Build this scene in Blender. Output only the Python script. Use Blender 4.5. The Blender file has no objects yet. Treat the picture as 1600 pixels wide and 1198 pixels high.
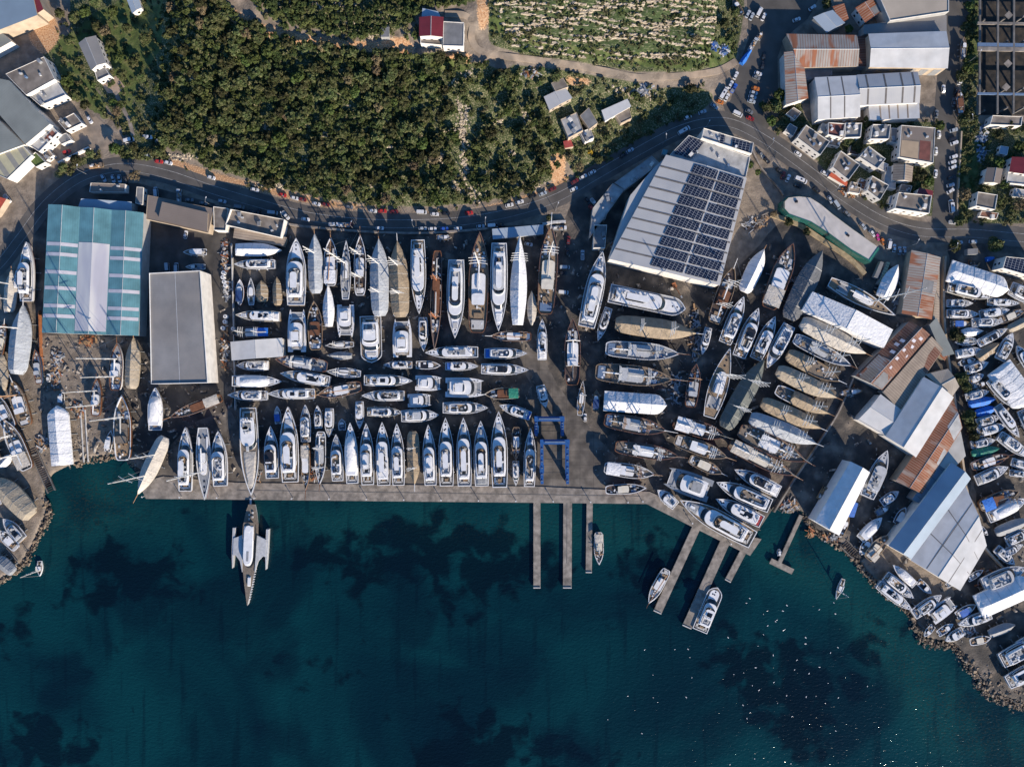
import bpy, math, random
import numpy as np
from mathutils import Vector, Matrix
R=math.radians
C=bpy.context.scene.collection
H=365.0; S=0.33                      # camera height (m), metres per photo pixel at ground level
W=bpy.data.worlds.new("World"); bpy.context.scene.world=W; W.use_nodes=True
SUN_EL=20.0; SUN_DIR=Vector((0.52,-0.854,0)).normalized()   # horizontal direction towards the sun
az=math.atan2(SUN_DIR.x,SUN_DIR.y)
nt=W.node_tree; sky=nt.nodes.new('ShaderNodeTexSky'); sky.sky_type='NISHITA'; sky.sun_disc=False
sky.sun_elevation=R(SUN_EL); sky.sun_rotation=az; sky.air_density=1.2; sky.ozone_density=3.0; sky.dust_density=0.4
tint=nt.nodes.new('ShaderNodeMix'); tint.data_type='RGBA'; tint.blend_type='MULTIPLY'; tint.inputs[0].default_value=1; tint.inputs[7].default_value=(.50,.84,1.22,1)
nt.links.new(sky.outputs[0],tint.inputs[6]); nt.links.new(tint.outputs[2],nt.nodes['Background'].inputs[0]); nt.nodes['Background'].inputs[1].default_value=0.09
cam=bpy.data.cameras.new("camera"); co=bpy.data.objects.new("camera",cam); C.objects.link(co)
co.location=(0,0,H); co.rotation_euler=(0,0,0); cam.sensor_fit='HORIZONTAL'
cam.angle=2*math.atan(800*S/H); cam.clip_end=20000; cam.clip_start=1
bpy.context.scene.camera=co
sl=bpy.data.lights.new("sun",'SUN'); sl.energy=5.0; sl.angle=R(0.5); sl.color=(1.0,0.86,0.70)
so=bpy.data.objects.new("sun",sl); C.objects.link(so)
d=Vector((SUN_DIR.x*math.cos(R(SUN_EL)),SUN_DIR.y*math.cos(R(SUN_EL)),math.sin(R(SUN_EL))))
so.rotation_euler=d.to_track_quat('Z','Y').to_euler(); so.location=(200,-300,250)
vs=bpy.context.scene.view_settings; vs.view_transform='Standard'; vs.look='None'; vs.exposure=0.78; vs.gamma=1
bpy.context.scene.cycles.max_bounces=5; bpy.context.scene.cycles.diffuse_bounces=2
bpy.context.scene.cycles.glossy_bounces=2

rnd=random.Random(7); nr=np.random.RandomState(7)
# ---------------------------------------------------------------- helpers
ROADX=[0,60,130,200,260,330,400,480,560,640,720,800,870,930,1000,1060,1110,1160,1700]
ROADY=[400,330,272,255,266,290,310,334,345,350,346,334,310,278,238,206,190,188,188]
def hz(px,py):
    """terrain height above the boatyard"""
    ry=np.interp(px,ROADX,ROADY)-24
    u=np.clip((ry-py)/190.0,0,1.6)
    a=np.clip((px-215)/90.0,0,1); b=np.clip((1150-px)/70.0,0,1)
    a=a*a*(3-2*a); b=b*b*(3-2*b)
    return 15.0*u*a*b*np.clip((py+900)/600.0,0,1)
def P(px,py,z=0.0):
    k=S*(H-z)/H
    return ((px-800)*k,(599-py)*k,z)
def inpoly(X,Y,poly):
    r=np.zeros(X.shape,bool); n=len(poly); j=n-1
    for i in range(n):
        xi,yi=poly[i]; xj,yj=poly[j]
        c=((yi>Y)!=(yj>Y))&(X<(xj-xi)*(Y-yi)/((yj-yi) or 1e-9)+xi)
        r^=c; j=i
    return r
class G:
    def __init__(s): s.v=[]; s.f=[]
    def loft(s,rings,cap1=True,cap0=False,closed=True):
        n=len(rings[0]); b=len(s.v)
        for r in rings: s.v.extend(r)
        m=len(rings)
        for j in range(m-1):
            for i in range(n if closed else n-1):
                a=b+j*n+i; c=b+j*n+(i+1)%n
                s.f.append((a,c,c+n,a+n))
        if cap1: s.f.append(tuple(b+(m-1)*n+i for i in range(n)))
        if cap0: s.f.append(tuple(b+i for i in reversed(range(n))))
        return s
    def box(s,cx,cy,z0,lx,ly,h,rot=0.0,tx=1.0,ty=1.0):
        c,q=math.cos(rot),math.sin(rot); rs=[]
        for z,fx,fy in ((z0,1,1),(z0+h,tx,ty)):
            rs.append([(cx+c*x*lx*fx/2-q*y*ly*fy/2,cy+q*x*lx*fx/2+c*y*ly*fy/2,z) for x,y in ((-1,-1),(1,-1),(1,1),(-1,1))])
        return s.loft(rs,True,True)
    def cyl(s,cx,cy,z0,r,h,n=8,r2=None):
        r2=r if r2 is None else r2
        return s.loft([[(cx+q*math.cos(2*math.pi*i/n),cy+q*math.sin(2*math.pi*i/n),z) for i in range(n)] for q,z in ((r,z0),(r2,z0+h))],True,True)
    def tube(s,p,q,r,n=5,r2=None):
        p=Vector(p); q=Vector(q); d=q-p
        if d.length<1e-6: return s
        m=d.to_track_quat('Z','Y').to_matrix(); r2=r if r2 is None else r2
        rs=[]
        for o,rr in ((p,r),(q,r2)):
            rs.append([tuple(o+m@Vector((rr*math.cos(2*math.pi*i/n),rr*math.sin(2*math.pi*i/n),0))) for i in range(n)])
        return s.loft(rs,True,True)
    def poly(s,pts):
        b=len(s.v); s.v.extend(pts); s.f.append(tuple(range(b,b+len(pts)))); return s
    def prism(s,pts,z0,z1):
        return s.loft([[(x,y,z0) for x,y in pts],[(x,y,z1) for x,y in pts]],True,True)
def obj(name,g,mat,parent=None,smooth=False):
    me=bpy.data.meshes.new(name); me.from_pydata(g.v,[],g.f); me.materials.append(mat)
    if smooth: me.polygons.foreach_set('use_smooth',[True]*len(me.polygons))
    me.update()
    o=bpy.data.objects.new(name,me); C.objects.link(o)
    if parent is not None: o.parent=parent
    return o
def npobj(name,v,f,mat,parent=None,smooth=False):
    me=bpy.data.meshes.new(name); v=np.asarray(v,np.float32); f=np.asarray(f,np.int32)
    k=f.shape[1]
    me.vertices.add(len(v)); me.vertices.foreach_set('co',v.ravel())
    me.loops.add(f.size); me.loops.foreach_set('vertex_index',f.ravel())
    me.polygons.add(len(f)); me.polygons.foreach_set('loop_start',np.arange(0,f.size,k,dtype=np.int32))
    me.update(calc_edges=True)
    me.polygons.foreach_set('use_smooth',np.full(len(f),smooth))
    me.materials.append(mat)
    o=bpy.data.objects.new(name,me); C.objects.link(o)
    if parent is not None: o.parent=parent
    return o
def tag(o,label=None,cat=None,group=None,kind=None):
    if label: o['label']=label
    if cat: o['category']=cat
    if group: o['group']=group
    if kind: o['kind']=kind
    return o
def thing(name,label,cat,loc=(0,0,0),rz=0,group=None):
    o=bpy.data.objects.new(name,None); C.objects.link(o); o.location=loc; o.rotation_euler=(0,0,rz)
    return tag(o,label,cat,group)
def dup(root,loc,rz,label=None,scale=None):
    r=root.copy(); C.objects.link(r); r.location=loc; r.rotation_euler=(0,0,rz)
    if scale: r.scale=scale
    if label: r['label']=label
    for ch in list(root.children):
        c=ch.copy(); C.objects.link(c); c.parent=r
        for g in ch.children:
            q=g.copy(); C.objects.link(q); q.parent=c
    return r
# ---------------------------------------------------------------- materials
_M={}
def mat(name,col,rough=0.6,var=0.25,scale=0.6,metal=0.0,bump=0.0,bscale=2.0,stripes=None,spec=0.5,rand=0.0,coat=0.0,col2=None,mscale=0.2,mthr=0.5,msoft=0.08,stretch=(1,1,1),wave=None,grid=None,emit=None):
    if name in _M: return _M[name]
    m=bpy.data.materials.new(name); m.use_nodes=True; n=m.node_tree.nodes; l=m.node_tree.links
    b=n['Principled BSDF']; b.inputs['Roughness'].default_value=rough; b.inputs['Metallic'].default_value=metal
    b.inputs['Specular IOR Level'].default_value=spec; b.inputs['Coat Weight'].default_value=coat
    tc=n.new('ShaderNodeTexCoord'); mp=n.new('ShaderNodeMapping'); l.new(tc.outputs['Object'],mp.inputs[0]); mp.inputs['Scale'].default_value=stretch
    def noise(sc,det=4,src=None):
        t=n.new('ShaderNodeTexNoise'); t.inputs['Scale'].default_value=sc; t.inputs['Detail'].default_value=det
        l.new(src or mp.outputs[0],t.inputs['Vector']); return t.outputs['Fac']
    def ramp(v,a,c):
        r=n.new('ShaderNodeMapRange'); r.inputs[1].default_value=a; r.inputs[2].default_value=c; l.new(v,r.inputs[0]); return r.outputs[0]
    def mixc(f,a,c,bt='MIX'):
        x=n.new('ShaderNodeMix'); x.data_type='RGBA'; x.blend_type=bt
        if hasattr(f,'links') or hasattr(f,'node'): l.new(f,x.inputs[0])
        else: x.inputs[0].default_value=f
        for s_,i in ((a,6),(c,7)):
            if hasattr(s_,'node'): l.new(s_,x.inputs[i])
            else: x.inputs[i].default_value=(*s_,1)
        return x.outputs[2]
    cur=tuple(col)
    if col2 is not None:
        cur=mixc(ramp(noise(mscale,3),mthr-msoft,mthr+msoft),cur,col2)
    if wave:   # (axis, period m, darker factor)
        sp=n.new('ShaderNodeSeparateXYZ'); l.new(tc.outputs['Object'],sp.inputs[0])
        k=n.new('ShaderNodeMath'); k.operation='MULTIPLY'; k.inputs[1].default_value=1.0/wave[1]; l.new(sp.outputs[wave[0]],k.inputs[0])
        fr=n.new('ShaderNodeMath'); fr.operation='FRACT'; l.new(k.outputs[0],fr.inputs[0])
        gt=n.new('ShaderNodeMath'); gt.operation='LESS_THAN'; gt.inputs[1].default_value=wave[3] if len(wave)>3 else 0.2; l.new(fr.outputs[0],gt.inputs[0])
        cur=mixc(gt.outputs[0],cur,tuple(c*wave[2] for c in col) if not isinstance(wave[2],tuple) else wave[2])
        wv=gt.outputs[0]
    if grid:   # panel grid (px,py,line width fraction,line colour)
        sp=n.new('ShaderNodeSeparateXYZ'); l.new(tc.outputs['Object'],sp.inputs[0]); os_=[]
        for ax in (0,1):
            k=n.new('ShaderNodeMath'); k.operation='MULTIPLY'; k.inputs[1].default_value=1.0/grid[ax]; l.new(sp.outputs[ax],k.inputs[0])
            fr=n.new('ShaderNodeMath'); fr.operation='FRACT'; l.new(k.outputs[0],fr.inputs[0])
            gt=n.new('ShaderNodeMath'); gt.operation='LESS_THAN'; gt.inputs[1].default_value=grid[2]; l.new(fr.outputs[0],gt.inputs[0]); os_.append(gt.outputs[0])
        mx=n.new('ShaderNodeMath'); mx.operation='MAXIMUM'; l.new(os_[0],mx.inputs[0]); l.new(os_[1],mx.inputs[1])
        cur=mixc(mx.outputs[0],cur,grid[3])
    if var>0:
        v=n.new('ShaderNodeMapRange'); v.inputs[1].default_value=0.3; v.inputs[2].default_value=0.7; v.inputs[3].default_value=1-var; v.inputs[4].default_value=1+var*0.35
        l.new(noise(scale,6),v.inputs[0])
        cb=n.new('ShaderNodeCombineColor'); [l.new(v.outputs[0],cb.inputs[i]) for i in range(3)]
        cur=mixc(1.0,cur,cb.outputs[0],'MULTIPLY')
    if rand>0:
        oi=n.new('ShaderNodeObjectInfo'); hs=n.new('ShaderNodeHueSaturation'); 
        if hasattr(cur,'node'): l.new(cur,hs.inputs['Color'])
        else: hs.inputs['Color'].default_value=(*cur,1)
        v=n.new('ShaderNodeMapRange'); v.inputs[3].default_value=1-rand; v.inputs[4].default_value=1+rand; l.new(oi.outputs['Random'],v.inputs[0]); l.new(v.outputs[0],hs.inputs['Value'])
        v2=n.new('ShaderNodeMapRange'); v2.inputs[3].default_value=0.5-rand*0.06; v2.inputs[4].default_value=0.5+rand*0.06; l.new(oi.outputs['Random'],v2.inputs[0]); l.new(v2.outputs[0],hs.inputs['Hue'])
        cur=hs.outputs[0]
    if hasattr(cur,'node'): l.new(cur,b.inputs['Base Color'])
    else: b.inputs['Base Color'].default_value=(*cur,1)
    if bump>0:
        bp=n.new('ShaderNodeBump'); bp.inputs['Strength'].default_value=min(1,bump); bp.inputs['Distance'].default_value=max(bump,0.2)
        l.new(noise(bscale,3),bp.inputs['Height']); l.new(bp.outputs[0],b.inputs['Normal'])
    _M[name]=m; return m
WHITE=mat('gelcoat_white',(.68,.68,.68),.32,.12,.5,coat=.2)
CREAM=mat('gelcoat_cream',(.62,.57,.47),.4,.15,.5)
OFFW=mat('weathered_white',(.50,.49,.47),.6,.3,.8)
GREYD=mat('deck_grey',(.26,.27,.28),.6,.25,.8)
LGREY=mat('light_grey',(.42,.43,.44),.5,.2,.8)
NAVY=mat('navy_gloss',(.025,.05,.10),.25,.1,.5)
HGREY=mat('hull_grey',(.24,.26,.28),.35,.15,.5)
BLACK=mat('black_trim',(.02,.02,.024),.3,.1,.5)
GLASS=mat('dark_glass',(.012,.016,.022),.12,0,.5)
TEAK=mat('teak_deck',(.27,.19,.115),.7,.3,1.2,wave=(1,.35,.6,.2))
TEAKG=mat('worn_teak',(.19,.155,.12),.75,.35,1.0,wave=(1,.35,.7,.2))
WOODH=mat('varnished_wood',(.17,.075,.035),.4,.3,.6)
WOODD=mat('dark_wood',(.06,.042,.034),.6,.35,.7)
WOODL=mat('bare_plywood',(.36,.22,.11),.7,.3,.8)
BRONZE=mat('rusty_wood',(.33,.12,.045),.7,.4,1.0)
RED=mat('red_paint',(.30,.03,.03),.5,.25,.8)
BLUE=mat('blue_canvas',(.03,.12,.42),.7,.3,.7,bump=.3)
DBLUE=mat('dark_blue_canvas',(.015,.05,.16),.7,.3,.7,bump=.3)
GREEN=mat('green_canvas',(.015,.16,.09),.7,.3,.7,bump=.3)
PURP=mat('purple_canvas',(.14,.06,.22),.7,.3,.7,bump=.3)
CUSH=mat('seat_cushion',(.45,.44,.42),.8,.2,1.5)
CUSHB=mat('blue_cushion',(.10,.16,.26),.8,.2,1.5)
ALU=mat('mast_paint',(.62,.60,.57),.4,.1,.5)
MASTW=mat('mast_wood',(.36,.2,.1),.5,.2,.5)
WIRE=mat('rigging_wire',(.3,.3,.3),.4,0)
def tarp(n,c,v=.22): return mat('tarp_'+n,c,.75,v,.35,bump=.55,bscale=.9)
T={'tan':tarp('tan',(.29,.225,.15),.3),'grey':tarp('grey',(.25,.26,.27)),'white':tarp('white',(.66,.66,.66),.12),'cream':tarp('cream',(.47,.43,.37)),
   'bg':tarp('pale_grey',(.36,.38,.40)),'blue':tarp('blue',(.02,.16,.55)),'green':tarp('green',(.015,.20,.13)),'olive':tarp('olive',(.10,.11,.10)),'dgrey':tarp('dark_grey',(.12,.125,.13)),'sand':tarp('sand',(.34,.285,.21))}
TN={'tan':'tan','grey':'grey','white':'white','cream':'cream','bg':'pale grey','blue':'blue','green':'green','olive':'dark olive','dgrey':'dark grey','sand':'sand coloured'}
STEEL=mat('galvanised_steel',(.3,.31,.32),.5,.2,1,metal=.3)
RUBBER=mat('tyre_rubber',(.02,.02,.02),.8,.1)
CONC=mat('concrete',(.27,.235,.20),.85,.5,.35,col2=(.17,.15,.13),mscale=.16,mthr=.56,msoft=.08)
CONCD=mat('concrete_dark',(.15,.14,.13),.85,.4,.3)
# ---------------------------------------------------------------- terrain, water, roads
COAST=[(-300,960),(-80,940),(0,908),(20,895),(38,878),(55,848),(76,800),(72,765),(85,742),(120,724),(150,716),(185,712),(205,725),(226,745),(232,768),(500,775),(1008,778),(1168,856),(1182,838),(1212,792),(1232,806),(1250,798),(1275,830),(1310,850),(1340,880),(1375,920),(1420,958),(1442,998),(1490,1008),(1512,1035),(1545,1085),(1600,1103),(1700,1125),(40000,1180),(40000,-40000),(-40000,-40000),(-40000,960)]
def blur(a,r):
    k=np.ones(2*r+1)/(2*r+1)
    for _ in range(2):
        a=np.apply_along_axis(lambda m:np.convolve(np.pad(m,r,mode='edge'),k,'valid'),0,a)
        a=np.apply_along_axis(lambda m:np.convolve(np.pad(m,r,mode='edge'),k,'valid'),1,a)
    return a
def axis(lo,hi,st,far):
    inner=np.arange(lo,hi+st,st); L=[-f for f in reversed(far)]
    return np.concatenate([[lo-f for f in reversed(far)],inner,[hi+f for f in far]])
FAR=[40,120,300,500,700,900,1500,3500,8000,16000,30000]
gx=axis(-90,1690,3,FAR); gy=axis(-90,1290,3,FAR)
X,Y=np.meshgrid(gx,gy)
MASK={}
land=inpoly(X,Y,COAST).astype(float); land=blur(land,1)
Z=hz(X,Y)*land+(-5.0)*(1-land)
Z+=np.where(land>.99,0.0,0)
# gentle lumps on the open hillside
lump=(np.sin(X*.11+np.sin(Y*.07)*2)+np.sin(Y*.13+X*.03))*0.25*(hz(X,Y)>1)
Z+=lump
K=S*(H-Z)/H
V=np.stack([(X-800)*K,(599-Y)*K,Z],-1).reshape(-1,3)
ny,nx=X.shape
idx=np.arange(nx*ny).reshape(ny,nx)
F=np.stack([idx[:-1,:-1],idx[1:,:-1],idx[1:,1:],idx[:-1,1:]],-1).reshape(-1,4)
def region(polys,r=1):
    a=np.zeros(X.shape)
    for p in polys: a=np.maximum(a,inpoly(X,Y,p).astype(float))
    return blur(a,r)
FOREST=[(258,-40),(262,60),(246,120),(240,200),(262,228),(330,262),(420,290),(520,312),(620,324),(720,320),(800,306),(868,280),(880,240),(860,190),(845,150),(815,125),(760,100),(700,92),(650,88),(560,80),(480,70),(420,50),(360,18),(330,-40)]
FOREST2=[(380,-40),(430,30),(520,52),(600,60),(650,30),(650,10),(745,5),(745,-40)]
SCRUB=[(880,235),(905,290),(960,250),(1030,208),(1095,175),(1120,150),(1090,135),(1000,140),(960,150),(940,200)]
veg=region([FOREST,FOREST2,SCRUB,[(110,-40),(258,-40),(255,230),(200,215),(170,170),(150,130),(110,60)],[(55,60),(120,60),(150,150),(90,130)],
            [(758,-60),(1168,-60),(1160,40),(1150,90),(1090,112),(1000,114),(900,96),(820,86),(765,70)],[(790,100),(880,110),(1000,130),(990,210),(900,240),(840,200)],
            [(1508,-40),(1530,-40),(1526,190),(1520,350),(1497,350),(1500,200)],[(1530,195),(1640,195),(1640,350),(1530,350)],[(1190,165),(1250,150),(1260,200),(1215,205)],
            [(78,270),(150,236),(158,246),(90,282)],[(172,226),(255,228),(262,250),(190,246)],[(1240,190),(1470,190),(1470,340),(1400,330),(1300,290)]],2)
soil=region([[(322,-10),(400,34),(470,55),(560,64),(650,72),(650,84),(560,80),(460,70),(390,50),(320,12)],
             [(262,244),(330,268),(420,292),(520,314),(640,328),(740,324),(800,312),(870,288),(905,270),(905,280),(870,302),(800,324),(740,332),(640,334),(520,326),(420,304),(330,280),(262,258)],
             [(745,-30),(765,-30),(762,40),(748,60)],[(700,70),(745,90),(740,102),(690,90)],[(860,240),(885,240),(880,290),(862,300)],[(600,60),(640,60),(640,90),(600,90)],
             [(40,40),(85,20),(95,60),(70,90),(50,70)],[(880,118),(930,124),(930,134),(885,132)]],2)
yard=region([[(40,300),(440,330),(560,358),(880,350),(900,300),(960,280),(1180,380),(1240,330),(1400,420),(1400,500),(1500,560),(1520,800),(1640,920),(1640,1150),(1500,1040),(1440,1000),(1290,860),(1220,790),(1170,862),(1010,784),(340,778),(200,700),(60,640)],
             [(1480,380),(1640,380),(1640,1140),(1530,820)]],1)
yard=yard*(1-region([[(62,522),(222,528),(180,580),(200,720),(120,735),(84,740),(60,640)],[(1335,880),(1400,845),(1500,930),(1440,950),(1400,930)],[(1150,330),(1185,300),(1215,330),(1190,380),(1150,420),(1120,440)],[(0,700),(50,720),(75,780),(60,840),(0,900)],[(10,280),(70,300),(30,360),(0,380)]],2))
pale=region([[(758,-40),(1130,-40),(1110,100),(1000,108),(900,90),(800,80)]],3)
grass=region([[(60,62),(120,50),(150,20),(255,-30),(255,70),(200,160),(175,120),(165,90),(150,60),(120,75),(125,110),(100,100)],[(85,95),(110,80),(135,120),(160,150),(170,190),(140,170),(110,140)],[(620,88),(700,82),(738,102),(740,115),(690,110)],[(180,150),(195,140),(215,180),(208,190)],[(750,40),(800,60),(900,92),(1000,104),(1090,110),(1090,90),(960,78),(860,70),(770,20)],[(1090,60),(1150,60),(1150,95),(1100,110)],[(1508,-30),(1530,-30),(1530,120),(1512,120)],[(1500,200),(1530,200),(1525,330),(1500,330)]],2)
def ground_mat():
    m=bpy.data.materials.new('ground'); m.use_nodes=True; n=m.node_tree.nodes; l=m.node_tree.links; b=n['Principled BSDF']; b.inputs['Roughness'].default_value=.9
    g=n.new('ShaderNodeNewGeometry')
    def noise(sc,det=5,st=None):
        t=n.new('ShaderNodeTexNoise'); t.inputs['Scale'].default_value=sc; t.inputs['Detail'].default_value=det
        if st:
            mp=n.new('ShaderNodeMapping'); mp.inputs['Scale'].default_value=st; l.new(g.outputs['Position'],mp.inputs[0]); l.new(mp.outputs[0],t.inputs['Vector'])
        else: l.new(g.outputs['Position'],t.inputs['Vector'])
        return t.outputs['Fac']
    def ramp(v,stops):
        r=n.new('ShaderNodeValToRGB'); e=r.color_ramp.elements
        while len(e)<len(stops): e.new(.5)
        for q,(p,c) in zip(e,stops): q.position=p; q.color=(*c,1)
        l.new(v,r.inputs[0]); return r.outputs[0]
    def mask(attr,nz,w=.5):
        a=n.new('ShaderNodeAttribute'); a.attribute_name=attr
        s=n.new('ShaderNodeMath'); s.operation='MULTIPLY_ADD'; s.inputs[1].default_value=w; l.new(nz,s.inputs[0]); l.new(a.outputs['Fac'],s.inputs[2])
        r=n.new('ShaderNodeMapRange'); r.inputs[1].default_value=.5+w*.5-.06; r.inputs[2].default_value=.5+w*.5+.06; l.new(s.outputs[0],r.inputs[0]); return r.outputs[0]
    def mix(f,a,c):
        x=n.new('ShaderNodeMix'); x.data_type='RGBA'; l.new(f,x.inputs[0]); l.new(a,x.inputs[6]); l.new(c,x.inputs[7]); return x.outputs[2]
    big=noise(.05,6); mid=noise(.25,6); fine=noise(1.6,6)
    base=ramp(mid,[(.3,(.12,.097,.075)),(.5,(.19,.155,.12)),(.7,(.27,.22,.17))])
    yd=ramp(noise(.13,10),[(.3,(.030,.028,.027)),(.45,(.052,.047,.042)),(.57,(.10,.085,.070)),(.70,(.20,.165,.13))])
    vg=ramp(fine,[(.25,(.012,.018,.006)),(.42,(.03,.045,.012)),(.54,(.075,.09,.028)),(.66,(.28,.235,.16))])
    gr=ramp(mid,[(.3,(.035,.052,.013)),(.5,(.07,.10,.022)),(.7,(.14,.145,.055))])
    sl_=ramp(fine,[(.3,(.26,.12,.055)),(.5,(.46,.26,.13)),(.7,(.55,.40,.25))])
    rk=ramp(noise(.55,5,(1,3.2,1)),[(.40,(.022,.038,.010)),(.56,(.055,.085,.022)),(.63,(.15,.14,.09)),(.76,(.36,.31,.23))])
    c=mix(mask('yard',mid,.3),base,yd)
    c=mix(mask('veg',fine,.5),c,vg)
    c=mix(mask('pale',mid,.6),c,rk)
    c=mix(mask('grass',mid,1.3),c,gr)
    c=mix(mask('soil',fine,.8),c,sl_)
    l.new(c,b.inputs['Base Color'])
    bp=n.new('ShaderNodeBump'); bp.inputs['Strength'].default_value=.6; bp.inputs['Distance'].default_value=.35; l.new(noise(1.1,5),bp.inputs['Height']); l.new(bp.outputs[0],b.inputs['Normal'])
    return m
go=npobj('ground',V,F,ground_mat(),smooth=True); tag(go,kind='structure')
for nm,a in (('veg',veg),('soil',soil),('yard',yard),('pale',pale),('grass',grass)):
    at=go.data.attributes.new(nm,'FLOAT','POINT'); at.data.foreach_set('value',a.ravel().astype(np.float32))
# water sheet
wx=axis(-90,1690,8,FAR); wy=axis(650,1290,8,FAR); X,Y=np.meshgrid(wx,wy); 
K=S*(H+1.2)/H; V=np.stack([(X-800)*K,(599-Y)*K,np.full(X.shape,-1.2)],-1).reshape(-1,3); ny,nx=X.shape; idx=np.arange(nx*ny).reshape(ny,nx)
F=np.stack([idx[:-1,:-1],idx[1:,:-1],idx[1:,1:],idx[:-1,1:]],-1).reshape(-1,4)
SEAG=[[(420,870),(440,845),(480,850),(520,835),(560,840),(600,810),(680,800),(720,815),(790,820),(840,840),(900,850),(890,900),(840,930),(760,925),(700,935),(620,900),(540,915),(480,905),(430,900)],
 [(70,880),(140,860),(230,850),(320,870),(330,910),(250,950),(180,960),(110,930)],[(0,960),(60,950),(70,1000),(30,1030),(0,1025)],
 [(1110,960),(1180,985),(1270,1010),(1310,1080),(1300,1198),(1230,1198),(1180,1140),(1110,1040)],[(960,840),(1030,830),(1060,870),(1030,920),(980,930)],[(380,1015),(480,1010),(560,1040),(620,1060),(560,1070),(450,1045)],
 [(1370,960),(1410,990),(1380,1060),(1330,1100),(1320,1060)],[(150,1090),(190,1085),(190,1120),(160,1125)],[(640,1130),(760,1110),(900,1150),(1000,1200),(700,1230),(620,1200)],[(0,1110),(120,1130),(200,1200),(0,1220)],
 [(1040,870),(1090,850),(1110,900),(1060,960),(1030,940)],[(460,930),(640,950),(820,945),(760,975),(600,970)],[(150,760),(175,760),(195,860),(170,880)]]
SEAG.append([(1320,930),(1395,975),(1350,1040),(1300,1070),(1285,1040),(1350,990)])
sg=region(SEAG,3)
deepm=np.clip((Y-900)/400,0,1)
near=region([[(-50,940),(60,850),(80,730),(230,700),(225,780),(1010,786),(1175,866),(1215,790),(1290,840),(1460,1010),(1560,1100),(1700,1140),(1660,1230),(1440,1190),(1390,1080),(1280,930),(1190,900),(1000,860),(400,840),(200,830),(120,850),(80,900),(0,960)]],5)
def water_mat():
    m=bpy.data.materials.new('sea_water'); m.use_nodes=True; n=m.node_tree.nodes; l=m.node_tree.links; b=n['Principled BSDF']; b.inputs['Roughness'].default_value=.12; b.inputs['Specular IOR Level'].default_value=.22
    g=n.new('ShaderNodeNewGeometry')
    def noise(sc,det=5,st=None,dist=0):
        t=n.new('ShaderNodeTexNoise'); t.inputs['Scale'].default_value=sc; t.inputs['Detail'].default_value=det; t.inputs['Distortion'].default_value=dist
        if st:
            mp=n.new('ShaderNodeMapping'); mp.inputs['Scale'].default_value=st; l.new(g.outputs['Position'],mp.inputs[0]); l.new(mp.outputs[0],t.inputs['Vector'])
        else: l.new(g.outputs['Position'],t.inputs['Vector'])
        return t.outputs['Fac']
    def attr(a):
        x=n.new('ShaderNodeAttribute'); x.attribute_name=a; return x.outputs['Fac']
    def math_(op,a,c,d=None):
        x=n.new('ShaderNodeMath'); x.operation=op
        for i,q in enumerate((a,c,d)):
            if q is None: continue
            if hasattr(q,'node'): l.new(q,x.inputs[i])
            else: x.inputs[i].default_value=q
        return x.outputs[0]
    def mr(v,a,c): 
        r=n.new('ShaderNodeMapRange'); r.interpolation_type='SMOOTHSTEP'; r.inputs[1].default_value=a; r.inputs[2].default_value=c; l.new(v,r.inputs[0]); return r.outputs[0]
    def mix(f,a,c):
        x=n.new('ShaderNodeMix'); x.data_type='RGBA'; l.new(f,x.inputs[0])
        for q,i in ((a,6),(c,7)):
            if hasattr(q,'node'): l.new(q,x.inputs[i])
            else: x.inputs[i].default_value=(*q,1)
        return x.outputs[2]
    c=mix(mr(attr('deep'),0,1),(.0013,.0165,.0245),(.0010,.0085,.016))
    c=mix(mr(noise(.012,8,None,1.0),.32,.68),c,(.0020,.032,.039))
    c=mix(math_('MULTIPLY',mr(attr('near'),.1,1.0),mr(noise(.03,8,None,.8),.25,.6)),c,(.005,.047,.047))
    s=math_('MULTIPLY_ADD',noise(.085,12,None,.35),2.9,attr('seagrass'))
    c=mix(math_('MULTIPLY',mr(s,1.9,2.35),.85),c,(.0010,.0045,.009))
    s2=mr(noise(.022,12,None,.5),.50,.66)
    c=mix(math_('MULTIPLY',s2,.6),c,(.0012,.007,.014))
    c=mix(math_('MULTIPLY',mr(noise(.12,6,(1.6,.16,1),.2),.56,.72),.5),c,(.001,.006,.012))
    rv=math_('MULTIPLY',mr(noise(.9,5,(1,1,1)),.52,.62),math_('MULTIPLY',mr(attr('near'),.45,1.0),.6))
    c=mix(rv,c,(.022,.027,.018))
    l.new(c,b.inputs['Base Color'])
    bp=n.new('ShaderNodeBump'); bp.inputs['Strength'].default_value=.62; bp.inputs['Distance'].default_value=.4
    l.new(noise(.55,5,(1,1.7,1),.4),bp.inputs['Height']); l.new(bp.outputs[0],b.inputs['Normal'])
    return m
wo=npobj('water',V,F,water_mat()); tag(wo,kind='structure')
for nm,a in (('seagrass',sg),('deep',deepm),('near',near)):
    at=wo.data.attributes.new(nm,'FLOAT','POINT'); at.data.foreach_set('value',a.ravel().astype(np.float32))
ASPH=mat('asphalt',(.080,.074,.068),.85,.3,.15,col2=(.115,.104,.092),mscale=.06,msoft=.15)
ASPH2=mat('asphalt_lane',(.095,.086,.076),.85,.3,.15,col2=(.075,.069,.062),mscale=.08,msoft=.15)
PAINT=mat('road_paint',(.42,.41,.39),.7,.5,.8)
DIRT=mat('dirt_road',(.30,.235,.175),.9,.3,.25,col2=(.22,.18,.14),mscale=.15,msoft=.1)
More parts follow.
